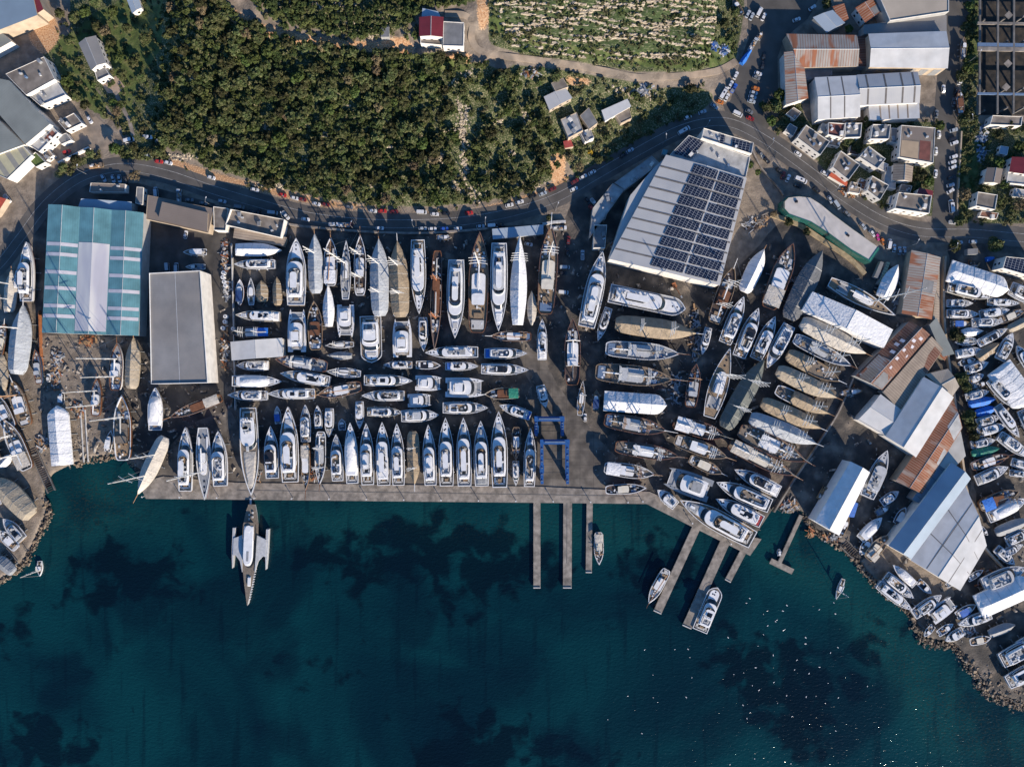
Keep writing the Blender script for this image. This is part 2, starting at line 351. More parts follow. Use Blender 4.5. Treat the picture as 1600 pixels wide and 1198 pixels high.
def smooth_line(pts,step=4):
    p=np.array(pts,float); out=[]
    n=len(p)
    for i in range(n-1):
        p0=p[max(i-1,0)];p1=p[i];p2=p[i+1];p3=p[min(i+2,n-1)]
        m=max(2,int(np.hypot(*(p2-p1))/step))
        for k in range(m):
            t=k/m; out.append(.5*((2*p1)+(-p0+p2)*t+(2*p0-5*p1+4*p2-p3)*t*t+(-p0+3*p1-3*p2+p3)*t**3))
    out.append(p[-1]); return np.array(out)
def ribbon(name,pts,w,z,m,off=0.0,thick=0.0,z0=None,parent=None,dash=None):
    L=smooth_line(pts) if len(pts)>2 else np.array([np.array(pts[0])*(1-t)+np.array(pts[1])*t for t in np.linspace(0,1,max(2,int(np.hypot(pts[1][0]-pts[0][0],pts[1][1]-pts[0][1])/6)))])
    T_=np.gradient(L,axis=0); T_/=np.linalg.norm(T_,axis=1)[:,None]+1e-9; N=np.stack([-T_[:,1],T_[:,0]],1)
    g=G(); rows=[]
    for q,nn in zip(L,N):
        r=[]
        for s_ in (-w/2,w/2):
            a=q+nn*(off+s_); zz=z+float(hz(a[0],a[1])); r.append(P(a[0],a[1],zz))
        rows.append(r)
    for i in range(len(rows)-1):
        if dash and (i//dash)%2: continue
        a,b_=rows[i],rows[i+1]
        if thick:
            for s_ in (a,b_): pass
            lo=lambda p:(p[0],p[1],p[2]-thick)
            bb=len(g.v); g.v+= [a[0],a[1],b_[1],b_[0],lo(a[0]),lo(a[1]),lo(b_[1]),lo(b_[0])]
            g.f+=[(bb,bb+1,bb+2,bb+3),(bb,bb+4,bb+5,bb+1),(bb+3,bb+2,bb+6,bb+7),(bb,bb+3,bb+7,bb+4),(bb+1,bb+5,bb+6,bb+2)]
        else: g.poly([a[0],b_[0],b_[1],a[1]])
    return obj(name,g,m,parent)
def flatpoly(name,px,z,m,thick=None,kind='structure'):
    g=G(); top=[P(x,y,z)[:2] for x,y in px]
    if thick: g.prism(top,z-thick,z)
    else: g.poly([(x,y,z) for x,y in top])
    o=obj(name,g,m); 
    if kind: tag(o,kind=kind)
    return o
st=lambda o: tag(o,kind='structure')
MAIN=[(-80,470),(-10,420),(30,372),(68,322),(110,286),(150,268),(200,261),(262,272),(330,295),(400,316),(480,337),(560,347),(640,349),(720,345),(800,331),(870,308),(930,274),(1000,234),(1060,203),(1110,190),(1150,194),(1200,220),(1262,264),(1320,308),(1380,344),(1440,362),(1520,364),(1600,371),(1720,380)]
st(ribbon('road',MAIN,31,.05,ASPH))
st(ribbon('lane_line',MAIN,.55,.075,PAINT,off=-5.5)); st(ribbon('edge_line',MAIN,.4,.075,PAINT,off=7)); 
st(ribbon('side_road',[(1506,-60),(1500,0),(1486,80),(1477,180),(1477,280),(1472,350)],34,.035,ASPH2))
st(flatpoly('square',[(1138,186),(1128,160),(1150,120),(1158,92),(1170,60),(1165,-40),(1300,-40),(1262,30),(1225,60),(1215,90),(1216,180),(1190,212),(1160,200)],.03,ASPH2))
st(ribbon('dirt_road',[(1150,96),(1120,111),(1070,118),(1000,121),(950,112),(890,101),(830,93),(790,88),(752,80),(737,62),(738,38),(726,24),(695,22)],10.5,.25,DIRT,thick=.4))
st(flatpoly('parking_lot',[(95,206),(120,188),(150,182),(175,205),(192,240),(170,236),(140,226),(110,240),(80,262),(70,248)],.03,DIRT))
st(flatpoly('courtyard',[(160,132),(182,118),(195,136),(185,146),(168,146)],.05,mat('paving',(.36,.27,.2),.8,.2,1)))
st(ribbon('footpath',[(180,144),(190,165),(202,190),(208,212)],6,.06,CONC))
st(flatpoly('yard_pavement',[(68,300),(120,285),(215,286),(335,318),(352,360),(352,600),(335,690),(250,700),(230,600),(232,440),(222,330),(75,318)],.02,mat('yard_concrete',(.095,.085,.074),.9,.5,.12,col2=(.055,.05,.046),mscale=.1,msoft=.1)))
APR=mat('apron_concrete',(.165,.143,.12),.9,.5,.2,col2=(.085,.075,.066),mscale=.09,msoft=.10,grid=(7.0,7.0,.018,(.05,.045,.04)))
st(flatpoly('concrete_apron',[(262,700),(300,660),(360,640),(390,700),(838,700),(830,600),(780,520),(830,520),(870,600),(930,680),(1010,760),(1012,775),(840,770),(370,765),(235,768)],.024,APR))
# quay
flatpoly('quay',[(216,754),(228,779),(1010,787),(1172,868),(1190,842),(1172,838),(1015,768),(840,760),(370,754),(300,748),(255,744)],.34,CONC,5)
st(ribbon('quay_kerb',[(370,765.5),(1000,775)],1.2,.40,CONCD))
for i,(a,b_,w) in enumerate([((839,782),(839,919),11),((887,782),(886.5,919),13.5),((921.5,784),(920,895),9.5),((1089,822),(1027,957),13),((1135,842),(1073,980),15),((1165,855),(1137,908),10),((1252,805),(1216,884),6)]):
    ln=['longest western jetty, straight and grey','wide middle jetty with a dark centre groove','short straight jetty beside a small moored boat','long slanting jetty with a white gulet alongside','slanting jetty with the big motor cruiser moored','shortest slanting jetty at the quay corner','narrow slanting jetty ending in a cross platform'][i]
    t=thing('jetty',ln,'jetty',(0,0,0),0,'jetties running out from the quay')
    ribbon('deck',[a,b_],w,.3,CONC,thick=.9,parent=t)
    n=8
    for k in range(n):
        u=(k+.5)/n; x,y,_=P(a[0]+(b_[0]-a[0])*u,a[1]+(b_[1]-a[1])*u,.0); obj('pile',G().cyl(x,y,-6,w*.1,5.6,8),CONCD,t)
    if i==1: ribbon('groove',[(886,785),(885.5,880)],1.1,.33,CONCD,parent=t)
    if i==6: ribbon('platform',[(1204,876),(1239,893)],9,.31,CONC,thick=.9,parent=t)
    if i<6:
        d=np.array(b_)-np.array(a); d=d/np.linalg.norm(d); e=np.array(b_)
        ribbon('end_kerb',[tuple(e-d*1+np.array([-d[1],d[0]])*w/2),tuple(e-d*1-np.array([-d[1],d[0]])*w/2)],1.3,.7,OFFW,thick=.38,parent=t)
# short bollards with lamp on the quay
bp_=[(186+40+58*i,777+i*.65) for i in range(0,14)]+[(1003,784),(1080,818),(1140,850)]
bol=thing('bollard','small white quay post casting a shadow','post',(0,0,0),0,'white posts along the quay edge')
obj('post',G().cyl(0,0,0,.16,2.6,8),OFFW,bol); obj('cap',G().cyl(0,0,2.6,.35,.3,8),WHITE,bol)
for i,(x,y) in enumerate(bp_):
    o=bol if i==0 else dup(bol,(0,0,0),0); o.location=P(x,y-2,.3)
    o['label']='small white post number %d from the left along the quay edge'%(i+1)
# ---------------------------------------------------------------- boats
def hbfun(kind,L,B):
    def my(t):
        if t<.42: return B/2*(.86+.14*math.sin(t/.42*math.pi/2))
        return B/2*max(0.0,1-((t-.42)/.58)**2.35)
    def gu(t):
        a=1.0
        if t<.13: a=.62+.38*math.sqrt(max(0,1-((.13-t)/.13)**2))
        if t<.5: return B/2*a*(.84+.16*math.sin(t/.5*math.pi/2))
        return B/2*max(0.0,1-((t-.5)/.5)**2.3)
    def sy(t):
        if t<.4: return B/2*(.62+.38*math.sin(t/.4*math.pi/2))
        return B/2*max(0.0,1-((t-.4)/.6)**1.9)
    def de(t):
        return B/2*max(0.0,1-abs((t-.48)/.52)**2.4)
    def bx(t):
        if t<.8: return B/2*(.97)
        return B/2*max(0.0,.97-.97*((t-.8)/.2)**2.6)
    f={'my':my,'gu':gu,'sy':sy,'de':de,'bx':bx}[kind]
    return lambda x: f(min(1,max(0,(x+L/2)/L)))
def outline(hb,L,n=22,sx=1.0,inset=0.0):
    """closed outline, stern right side -> bow -> stern left side"""
    ts=[(1-math.cos(math.pi*i/(n)))/2 for i in range(n+1)]
    ts=[t**.9 for t in ts]
    R_=[];Lf=[]
    for t in ts:
        x=-L/2+t*L; y=max(.03,hb(x))
        xx=x*sx; 
        if inset: xx=xx*(1-2*inset/L); y=max(.02,y-inset)
        R_.append((xx,-y)); Lf.append((xx,y))
    return R_+Lf[::-1]
def plan(x0,x1,hw,nose,n=7,tailr=.3):
    """deckhouse outline from x0 (aft) to x1 (front), half width function hw, rounded nose length"""
    pts=[]; xs=[x0+(x1-nose-x0)*i/6 for i in range(7)]
    side=[(x,hw(x)) for x in xs]; side[0]=(x0,side[0][1]*.9)
    w=side[-1][1]; nos=[(x1-nose+nose*math.sin(math.pi/2*i/n),w*max(.02,math.cos(math.pi/2*i/n)**.8)) for i in range(1,n+1)]
    s=side+nos
    return [(x,-y) for x,y in s]+[(x,y) for x,y in reversed(s[:-1])]
def ring(p,z,f=1.0,dx=0.0,cx=None):
    cx=sum(q[0] for q in p)/len(p) if cx is None else cx
    return [(cx+(x-cx)*f+dx,y*f,z) for x,y in p]
def z3(p,z): return [(x,y,z) for x,y in p]
class Boat: pass
def hull(t,L,B,zd,kind,m,bw,rail,deckm,keel=True,floating=False,bandm=None):
    hb=hbfun(kind,L,B); o=outline(hb,L)
    g=G(); zk=-1.6 if floating else .55
    lv=[(zk,.86,.12),(zk+(zd-zk)*.35,.93,.72),(zk+(zd-zk)*.75,.975,.93),(zd+bw*.1,.99,.985),(zd+bw,1,1)]
    g.loft([[(x*a,y*b,z) for x,y in o] for z,a,b in lv],cap1=False,cap0=True)
    t_=obj('hull',g,m,t)
    # toe rail / bulwark cap, inner face
    i1=outline(hb,L,inset=min(.32,B*.06)); g=G()
    g.loft([z3(o,zd+bw),z3(i1,zd+bw+.01),z3(i1,zd-.02)],cap1=False); obj('bulwark',g,rail,t)
    i2=outline(hb,L,inset=min(.32,B*.06)-.02)
    obj('deck',G().poly(z3(i2,zd)),deckm,t)
    if bandm: obj('boot_stripe',G().loft([[(x*.94*1.004,y*.76*1.01,zk+(zd-zk)*.38) for x,y in o],[(x*.955*1.004,y*.84*1.01,zk+(zd-zk)*.5) for x,y in o]],cap1=False),bandm,t)
    if not floating:
        g=G(); 
        g.box(0,0,.2,L*.62,.5,.2)
        for k in (-.3,-.1,.1,.28): g.box(k*L,0,0,.5,B*.25,.65)
        for k in (-.28,0,.24): g.box(k*L,0,.02,.3,hb(k*L)*2.2,.2)
        for k in (-.28,0,.24):
            for s in (-1,1):
                y=s*hb(k*L)*.98; g.tube((k*L,y*1.12,0),(k*L,y*.8,zd*.62),.09,4); g.box(k*L,y*1.12,0,.7,.5,.12)
        obj('cradle',g,STEEL,t)
    return hb
def rails(t,L,B,hb,zd,h=.95,x0=-.42,x1=.5,m=None):
    g=G(); pts=[]
    n=12
    for i in range(n+1):
        x=L*(x0+(x1-.008-x0)*i/n); pts.append((x,max(.05,hb(x)-.18)))
    for s in (-1,1):
        for a,b in zip(pts,pts[1:]):
            g.tube((a[0],s*a[1],zd+h),(b[0],s*b[1],zd+h),.045,3); g.tube((a[0],s*a[1],zd),(a[0],s*a[1],zd+h),.035,3)
    obj('railing',g,m or STEEL,t)
def mast(t,x,z0,h,r,nsp,wsp,m=None,boom=None,boomz=2.0,sail=None,B=7,stays=None,rake=.02,yard=0):
    r=r*1.3+.04; wsp*=1.15
    m=m or ALU; g=G(); top=(x-h*rake,0,z0+h); g.tube((x,0,z0),top,r,7,r*.6)
    o=obj('mast',g,m,t)
    if nsp:
        for k in range(nsp):
            g=G(); u=(k+1)/(nsp+1)*.86; zz=z0+h*u; xx=x-h*rake*u; w=wsp*(1-.35*u)
            for s in (-1,1): g.tube((xx,0,zz),(xx-w*.12,s*w,zz+w*.05),r*.5,4,r*.36)
            obj('spreader',g,m,o)
    g=G()
    for s in (-1,1):
        g.tube((x-.4,s*B*.47,z0-.5),top,.05,3)
    if stays: g.tube((stays,0,z0-.6),top,.05,3)
    obj('rigging',g,WIRE,o)
    if boom:
        g=G(); g.tube((x-.2,0,z0+boomz),(x-boom,0,z0+boomz+.3),r*.6,6); obj('boom',g,m,t)
        if sail:
            g=G(); g.tube((x-.4,0,z0+boomz+.35),(x-boom*.97,0,z0+boomz+.6),r*1.25,6,r*.8); obj('furled_sail',g,sail,t)
    return o
def clutter(t,n,x0,x1,hw,z,rr,name='deck_gear',ms=None):
    ms=ms or [CUSH,GREYD,WHITE,BLACK,WOODL,LGREY]
    gs={}
    for i in range(n):
        x=rr.uniform(x0,x1); w=hw(x); y=rr.uniform(-w,w)
        m=rr.choice(ms); obj(name,G().box(x,y,z,rr.uniform(.4,1.6),rr.uniform(.3,1.1),rr.uniform(.2,.9),rr.choice((0,0,.4,1.2))),m,t)
def seats(t,x0,x1,hw,z,m=None,rr=None):
    """U shaped seating and a table"""
    m=m or CUSH; g=G(); w=hw((x0+x1)/2)
    g.box(x0+.4,0,z,.8,w*1.6,.5)
    for s in (-1,1): g.box((x0+x1)/2,s*w*.75,z,(x1-x0)*.8,w*.3,.5)
    obj('seating',g,m,t); obj('table',G().box((x0+x1)/2,0,z,(x1-x0)*.4,w*.6,.72),TEAK,t)
def motor(t,L,B,zd,rr,o):
    fl=o.get('fl'); hm={'w':WHITE,'navy':NAVY,'grey':HGREY,'black':BLACK,'blue':CUSHB,'cream':CREAM}[o.get('h','w')]
    dk=o.get('dk') or rr.choice(['teak','grey','worn','worn','white']); dm={'teak':TEAK,'grey':GREYD,'worn':TEAKG,'white':LGREY}[dk]
    kind=o.get('sh','my'); k=min(1.0,max(.55,L/26))
    hb=hull(t,L,B,zd,kind,hm,.55*k,WHITE if hm!=CREAM else CREAM,dm,floating=fl,bandm=rr.choice([NAVY,RED,BLACK]) )
    sm=WHITE if o.get('s','w')=='w' else (LGREY if o.get('s')=='g' else CREAM)
    xa=-L*rr.uniform(.27,.32); xb=L*o.get('nose',rr.uniform(.2,.27)); hw=lambda x: min(.80*hb(x),B*.41)
    # raised foredeck
    p=plan(xb-L*.04,L*.43,lambda x:.62*hb(x),L*.1); g=G().loft([z3(p,zd),ring(p,zd+.45*k,.96)])
    if not o.get('flush'): obj('coachroof',g,sm,t)
    g=G(); 
    for q in ([.33,.39] if L>16 else [.33]): g.cyl(L*q,0,zd+.46*k,.32*k+.1,.06,8)
    if rr.random()<.5: g.box(xb+L*.1,hb(xb+L*.1)*.25,zd+.46*k,.7,.7,.06)
    obj('hatch',g,GLASS,t)
    if o.get('pad',rr.random()<.6): obj('sun_pad',G().box(xb+L*.075,0,zd+.45*k,L*.075,hb(xb+L*.08)*.9,.22),rr.choice([CUSH,CUSH,CUSHB,LGREY]),t)
    # main cabin: sloping dark glass band and white roof
    h1=2.3*k; p=plan(xa,xb,hw,L*.11); q=plan(xa,xb-1.9*k,lambda x:hw(x)*.95,L*.10)
    obj('cabin_wall',G().loft([z3(p,zd),ring(p,zd+h1*.42,.995)],cap1=False),sm,t)
    obj('windscreen',G().loft([ring(p,zd+h1*.42,.99),z3(q,zd+h1)],cap1=True),GLASS,t)
    x2=xa-L*rr.uniform(.06,.12); r1=plan(x2,xb-2.1*k,lambda x:min(hw(x)*.98,hw(xa)),L*.095)
    rf=G().loft([z3(r1,zd+h1),z3(r1,zd+h1+.22),ring(r1,zd+h1+.30,.97)],cap0=True); obj('roof',rf,sm,t)
    # cockpit aft
    seats(t,-L*.46,-L*.36,lambda x:hb(x)*.8,zd,rr.choice([CUSH,CUSHB,CUSH,OFFW]))
    g=G(); g.box(-L*.485,0,zd-1.1*k,L*.05,B*.8,.25); obj('swim_platform',g,rr.choice([TEAK,TEAKG,GREYD]),t)
    z2=zd+h1+.30
    style=o.get('st') or rr.choice(['fly','fly','sun','hard','hard'])
    f0=x2+L*.01; f1=xb-L*.16; fw=lambda x:hw(x)*.82
    if style=='cover':
        cm=T[o.get('c','white')]; n=9; rg=[]
        pc=plan(xa-L*.1,xb+L*.02,lambda x:hb(x)*.9,L*.14)
        obj('winter_cover',G().loft([z3(pc,zd+.3),ring(pc,zd+h1*1.1,.86),ring(pc,zd+h1*1.45,.35)]),cm,t,True); return
    if style in('fly','hard') and L>11:
        pf=plan(f0,f1,fw,L*.07); wi=.78
        g=G().loft([z3(pf,z2-.05),ring(pf,z2+.85*k,.97),ring(pf,z2+.85*k,.97*.88),ring(pf,z2+.05,.86)],cap1=False); obj('flybridge',g,sm,t)
        obj('flybridge_deck',G().poly(ring(pf,z2+.06,.87)),rr.choice([TEAK,GREYD,TEAKG,LGREY]),t)
        # dark wind deflector
        nn=[a for a in pf if a[0]>f1-L*.075]; cxx=sum(a[0] for a in pf)/len(pf)
        g=G().loft([[(cxx+(a[0]-cxx)*.97,a[1]*.96,z2+.85*k) for a in nn],[(cxx+(a[0]-cxx)*.9-.1,a[1]*.86,z2+1.4*k) for a in nn]],cap1=False,closed=False); obj('wind_deflector',g,GLASS,t)
        g=G(); 
        for s in (-1,1): g.box(f0+(f1-f0)*.28,s*fw(0)*.52,z2+.06,(f1-f0)*.3,fw(0)*.3,.5)
        g.box(f0+(f1-f0)*.08,0,z2+.06,(f1-f0)*.09,fw(0)*1.1,.5); obj('seating',g,rr.choice([CUSH,CUSHB,OFFW]),t)
        obj('helm_console',G().box(f1-L*.065,fw(0)*.15,z2+.06,.9*k,1.3*k,1.0*k),BLACK if rr.random()<.5 else sm,t)
        if L>22: obj('bar_unit',G().box(f0+(f1-f0)*.45,-fw(0)*.55,z2+.06,.8,1.4,1.0),sm,t)
    if style=='hard' and L>13:
        h2=2.1*k; a,b_=f0+(f1-f0)*rr.uniform(.3,.42),f1-(f1-f0)*.1; pw=plan(a,b_,lambda x:fw(x)*.86,L*.03)
        rt=obj('hardtop',G().loft([z3(pw,z2+h2),z3(pw,z2+h2+.16)],cap0=True),rr.choice([sm,sm,LGREY,BLACK if o.get('blk') else sm]) if not o.get('blk') else BLACK,t)
        if rr.random()<.65: obj('sunroof',G().box((a+b_)/2,0,z2+h2+.165,(b_-a)*.42,fw(0)*1.0,.05),GLASS if rr.random()<.7 else GREYD,rt)
        g=G(); 
        for x in (a+.4,b_-.8):
            for s in (-1,1): g.tube((x,s*fw(x)*.72,z2),(x,s*fw(x)*.72,z2+h2),.09,4)
        obj('hardtop_post',g,sm,rt)
        zt=z2+h2+.2; xm=a+(b_-a)*.2
    else: zt=z2+.9*k; xm=f0+L*.03
    if style=='sun':
        g=G().box((f0+f1)/2,0,z2+.02,(f1-f0)*.5,fw(0)*1.25,.06); obj('sunroof',g,GLASS if (o.get('blk') or rr.random()<.5) else GREYD,t)
    if L>12:
        g=G(); w=fw(f0)*.8
        for s in (-1,1): g.tube((xm-.6,s*w,z2),(xm,s*w*.6,zt+.8*k),.16*k,5)
        g.box(xm,0,zt+.75*k,.7*k,w*1.3,.2); obj('radar_arch',g,sm,t)
        g=G(); g.cyl(xm,0,zt+.95*k,.34*k,.45*k,8); 
        if L>22: g.cyl(xm,w*.45,zt+.95*k,.42*k,.6*k,8); g.cyl(xm,-w*.45,zt+.95*k,.42*k,.6*k,8)
        obj('radar_dome',g,WHITE,t)
    if L>30:
        pu=plan(f0+L*.12,f1-L*.07,lambda x:fw(x)*.5,L*.04); obj('sky_lounge',G().loft([z3(pu,z2+2.3*k),z3(pu,z2+2.8*k)]),sm,t)
    if L>9: rails(t,L,B,hb,zd+.5*k,.6,x0=-.1)
    clutter(t,int(4+L*.3),f0,f1,lambda x:fw(x)*.75,z2+.1,rr,'gear',[CUSH,WHITE,LGREY,BLACK,GREYD,OFFW]); clutter(t,4,-L*.46,-L*.3,lambda x:hb(x)*.7,zd+.1,rr,'gear')
    q_=rr.random()
    if q_<.22 and L>10: obj('cockpit_cover',G().box(-L*.41,0,zd+.5,L*.13,B*.78,.5,tx=.8,ty=.6),T[rr.choice(['white','grey','blue','cream','dgrey'])],t)
    elif q_<.42 and L>12: obj('bow_cover',G().loft([ring(p_,z_,f_) for p_,z_,f_ in ((plan(xb+L*.02,L*.42,lambda x:.7*hb(x),L*.1),zd+.2,1),(plan(xb+L*.02,L*.42,lambda x:.7*hb(x),L*.1),zd+.75*k,.7))]),T[rr.choice(['white','grey','cream'])],t)
    if q_>.55 and L>12:
        for i_ in range(3):
            for s in (-1,1): obj('fender',G().cyl(-L*(.3-.2*i_),s*(hb(-L*(.3-.2*i_))+.18),zd-1.0,.2,1.0,6),rr.choice([NAVY,WHITE,BLACK]),t)
    if L>16 and rr.random()<.45: obj('tender',G().box(-L*.02+rr.uniform(-1,1),0,z2+.2,2.8,1.3,.5,0,.8),rr.choice([LGREY,WHITE,GREYD]),t) if style=='sun' else obj('tender',G().box(L*.33,0,zd+.6*k,2.8,1.2,.5,0,.75),rr.choice([LGREY,WHITE,GREYD]),t)
    if o.get('aw'): obj('awning',G().box(-L*.33,0,zd+h1*.95,L*.22,B*.7,.08),{'blue':BLUE,'green':GREEN,'white':T['white'],'red':RED,'dblue':DBLUE}[o['aw']],t)
def gulet(t,L,B,zd,rr,o):
    fl=o.get('fl'); hm={'wood':WOODH,'dark':WOODD,'white':WHITE,'grey':HGREY,'navy':NAVY,'red':RED,'cream':CREAM,'black':BLACK}[o.get('h','wood')]
    kind=o.get('sh','gu'); k=min(1,max(.5,L/24))
    dm={'teak':TEAK,'worn':TEAKG,'grey':GREYD,'dark':WOODD}[o.get('dk') or rr.choice(['teak','worn','worn','grey'])]
    rail={'w':WHITE,'t':TEAK,'d':WOODH}[o.get('rail') or rr.choice('wtd')]
    hb=hull(t,L,B,zd,kind,hm,.75*k,rail,dm,floating=fl,bandm=rr.choice([RED,NAVY,GREEN]))
    hw=lambda x:min(hb(x)*.66,B*.33)
    cm={'w':WHITE,'t':TEAKG,'c':CREAM,'g':LGREY,'d':WOODH}[o.get('s') or rr.choice('wwctg')]
    a,b_=-L*rr.uniform(.18,.24),L*rr.uniform(.06,.14)
    p=plan(a,b_,hw,L*.03); h1=1.3*k
    obj('deckhouse',G().loft([z3(p,zd),ring(p,zd+h1,.97)]),cm if o.get('s')!='t' else WOODH,t)
    obj('window_band',G().loft([ring(p,zd+h1*.35,1.005),ring(p,zd+h1*.75,.99)],cap1=False),GLASS,t)
    h2=zd+h1
    obj('roof',G().loft([ring(p,h2,1.03),ring(p,h2+.16,1.03)],cap0=True),cm,t)
    if L>14:
        pw=plan(a-L*.01,a+L*.1,lambda x:hw(x)*.95,L*.02); obj('wheelhouse',G().loft([z3(pw,h2+.1),ring(pw,h2+1.0*k,.93)]),GLASS,t); obj('wheelhouse_roof',G().loft([ring(pw,h2+1.0*k,1.04),ring(pw,h2+1.15*k,1.04)],cap0=True),cm,t)
    # aft deck
    af=o.get('aft') or rr.choice(['cush','cush','awn','bare'])
    if af=='cush' and L>12: 
        obj('aft_cushions',G().box(-L*.42,0,zd,L*.09,B*.62,.5),rr.choice([CUSH,CUSHB,OFFW]),t); obj('table',G().box(-L*.33,0,zd,L*.05,B*.4,.75),TEAK,t)
    if af=='awn' or o.get('aw'):
        am=T.get(o.get('aw','cream'),T['cream']); w=hb(-L*.3)*.92
        n=5; g=G(); g.loft([[(-L*.46+L*.27*i/n,-w,zd+2.4),(-L*.46+L*.27*i/n,0,zd+2.75+.1*(i%2)),(-L*.46+L*.27*i/n,w,zd+2.4)] for i in range(n+1)],cap1=False,closed=False); obj('awning',g,am,t,True)
        g=G(); [g.tube((x,s*w*.95,zd),(x,s*w*.95,zd+2.4),.05,4) for x in (-L*.45,-L*.2) for s in (-1,1)]; obj('awning_post',g,STEEL,t)
    g=G(); 
    for i in range(3): g.box(b_+L*(.05+.07*i),0,zd,.9*k,.9*k,.3)
    obj('hatch',g,rr.choice([GLASS,WOODH,WHITE]),t)
    if rr.random()<.7 and L>14:
        for s in (-1,1): obj('sun_pad',G().box(b_+L*.12,s*hb(b_+L*.12)*.5,zd,L*.12,B*.2,.2),rr.choice([CUSH,CUSHB]),t)
    clutter(t,o.get('cl',6)+int(L*.6),-L*.45,L*.36,lambda x:hb(x)*.75,zd,rr)
    if L>12: rails(t,L,B,hb,zd+.7*k,.5)
    if o.get('spr',L>13):
        xs=L*.5; ln=L*o.get('sprl',.13); obj('bowsprit',G().tube((xs-L*.05,0,zd+.7*k),(xs+ln,0,zd+1.5*k),.22*k,6,.12*k),rr.choice([WOODH,WHITE,MASTW]),t)
    else: ln=0
    nm=o.get('m',0 if L<14 else rr.choice([0,0,2,1,2])); mh=o.get('mh',L*.62); mm={'w':ALU,'o':BRONZE,'t':MASTW}[o.get('mc') or rr.choice('wtt')]
    if nm>=1: mast(t,L*.17,zd,mh,.24*k,3,B*.42,mm,boom=L*.26,sail=rr.choice([CUSH,T['white'],T['dgrey']]),B=B,stays=L*.5+ln,rake=.03)
    if nm>=2: mast(t,-L*.2,zd+h1,mh*.85,.22*k,3,B*.38,mm,boom=L*.22,boomz=1.4,sail=rr.choice([CUSH,T['white'],T['dgrey']]),B=B,rake=.03)
    if nm==0 and L>16 and rr.random()<.5: obj('lowered_mast',G().tube((-L*.4,B*.1,zd+3),(L*.42,-B*.05,zd+2.2),.25,6,.15),mm,t)
def covered(t,L,B,zd,rr,o):
    fl=o.get('fl'); hm={'wood':WOODH,'dark':WOODD,'white':WHITE,'grey':HGREY,'navy':NAVY,'cream':CREAM}[o.get('h') or rr.choice(['wood','white','white','dark'])]
    kind=o.get('sh','gu'); cm=T[o.get('c','tan')]; k=min(1,max(.45,L/24))
    hb=hull(t,L,B,zd,kind,hm,.6*k,WHITE if hm==WHITE else TEAK,TEAKG,floating=fl)
    n=o.get('n',16); rh=o.get('rh',.30)*B; f0,f1=o.get('cov',(0,1)); g=G(); rows=[]
    edge=zd+.62*k
    for i in range(n+1):
        u=f0+(f1-f0)*i/n; x=-L/2+u*L; x*=1.01; w=max(.06,hb(x))*1.03+.05
        endf=min(1,(min(u-f0,f1-u))/.07+.12) if f1-f0>.9 else 1
        zz=edge+rh*(.35+.65*min(1,endf))*(.75+.25*math.sin(math.pi*u))
        sag=rr.uniform(-.16,.08)*k*(1 if i%2 else .4)
        rows.append([(x,-w,edge-.9*k+rr.uniform(-.1,.1)),(x,-w*.99,edge),(x,-w*.5,edge+(zz-edge)*.52+sag),(x,rr.uniform(-.05,.05),zz+sag*.4),(x,w*.5,edge+(zz-edge)*.52+sag),(x,w*.99,edge),(x,w,edge-.9*k+rr.uniform(-.1,.1))])
    g.loft(rows,cap1=True,cap0=True,closed=False); obj('cover',g,cm,t,False)
    g=G()
    for i in range(1,5):
        j=int(i*n/5); 
        for a,b_ in zip(rows[j][1:-1],rows[j][2:-1]): g.tube((a[0],a[1],a[2]+.05),(b_[0],b_[1],b_[2]+.05),.05,3)
    obj('lashing',g,STEEL,t)
    if o.get('spr',L>20 and kind=='gu'): obj('bowsprit',G().tube((L*.45,0,zd+.7),(L*(.5+o.get('sprl',.1)),0,zd+1.5),.22,6,.12),rr.choice([WHITE,MASTW]),t)
    nm=o.get('m',0); mh=o.get('mh',L*.62); zt=edge+rh*.5; sp=o.get('sp',2)
    mm={'w':ALU,'t':MASTW}[o.get('mc','w')]
    if nm>=1: mast(t,L*o.get('mx',.17),zt,mh,.25*k,sp,B*o.get('sw',.36),mm,B=B,rake=.02)
    if nm>=2: mast(t,-L*.2,zt,mh*.82,.23*k,sp,B*.32,mm,B=B,rake=.02)
    if f0>.05 or f1<.95: clutter(t,8,-L*.45 if f0>.05 else L*(f1-.5),L*(f0-.5) if f0>.05 else L*.36,lambda x:hb(x)*.6,zd,rr)
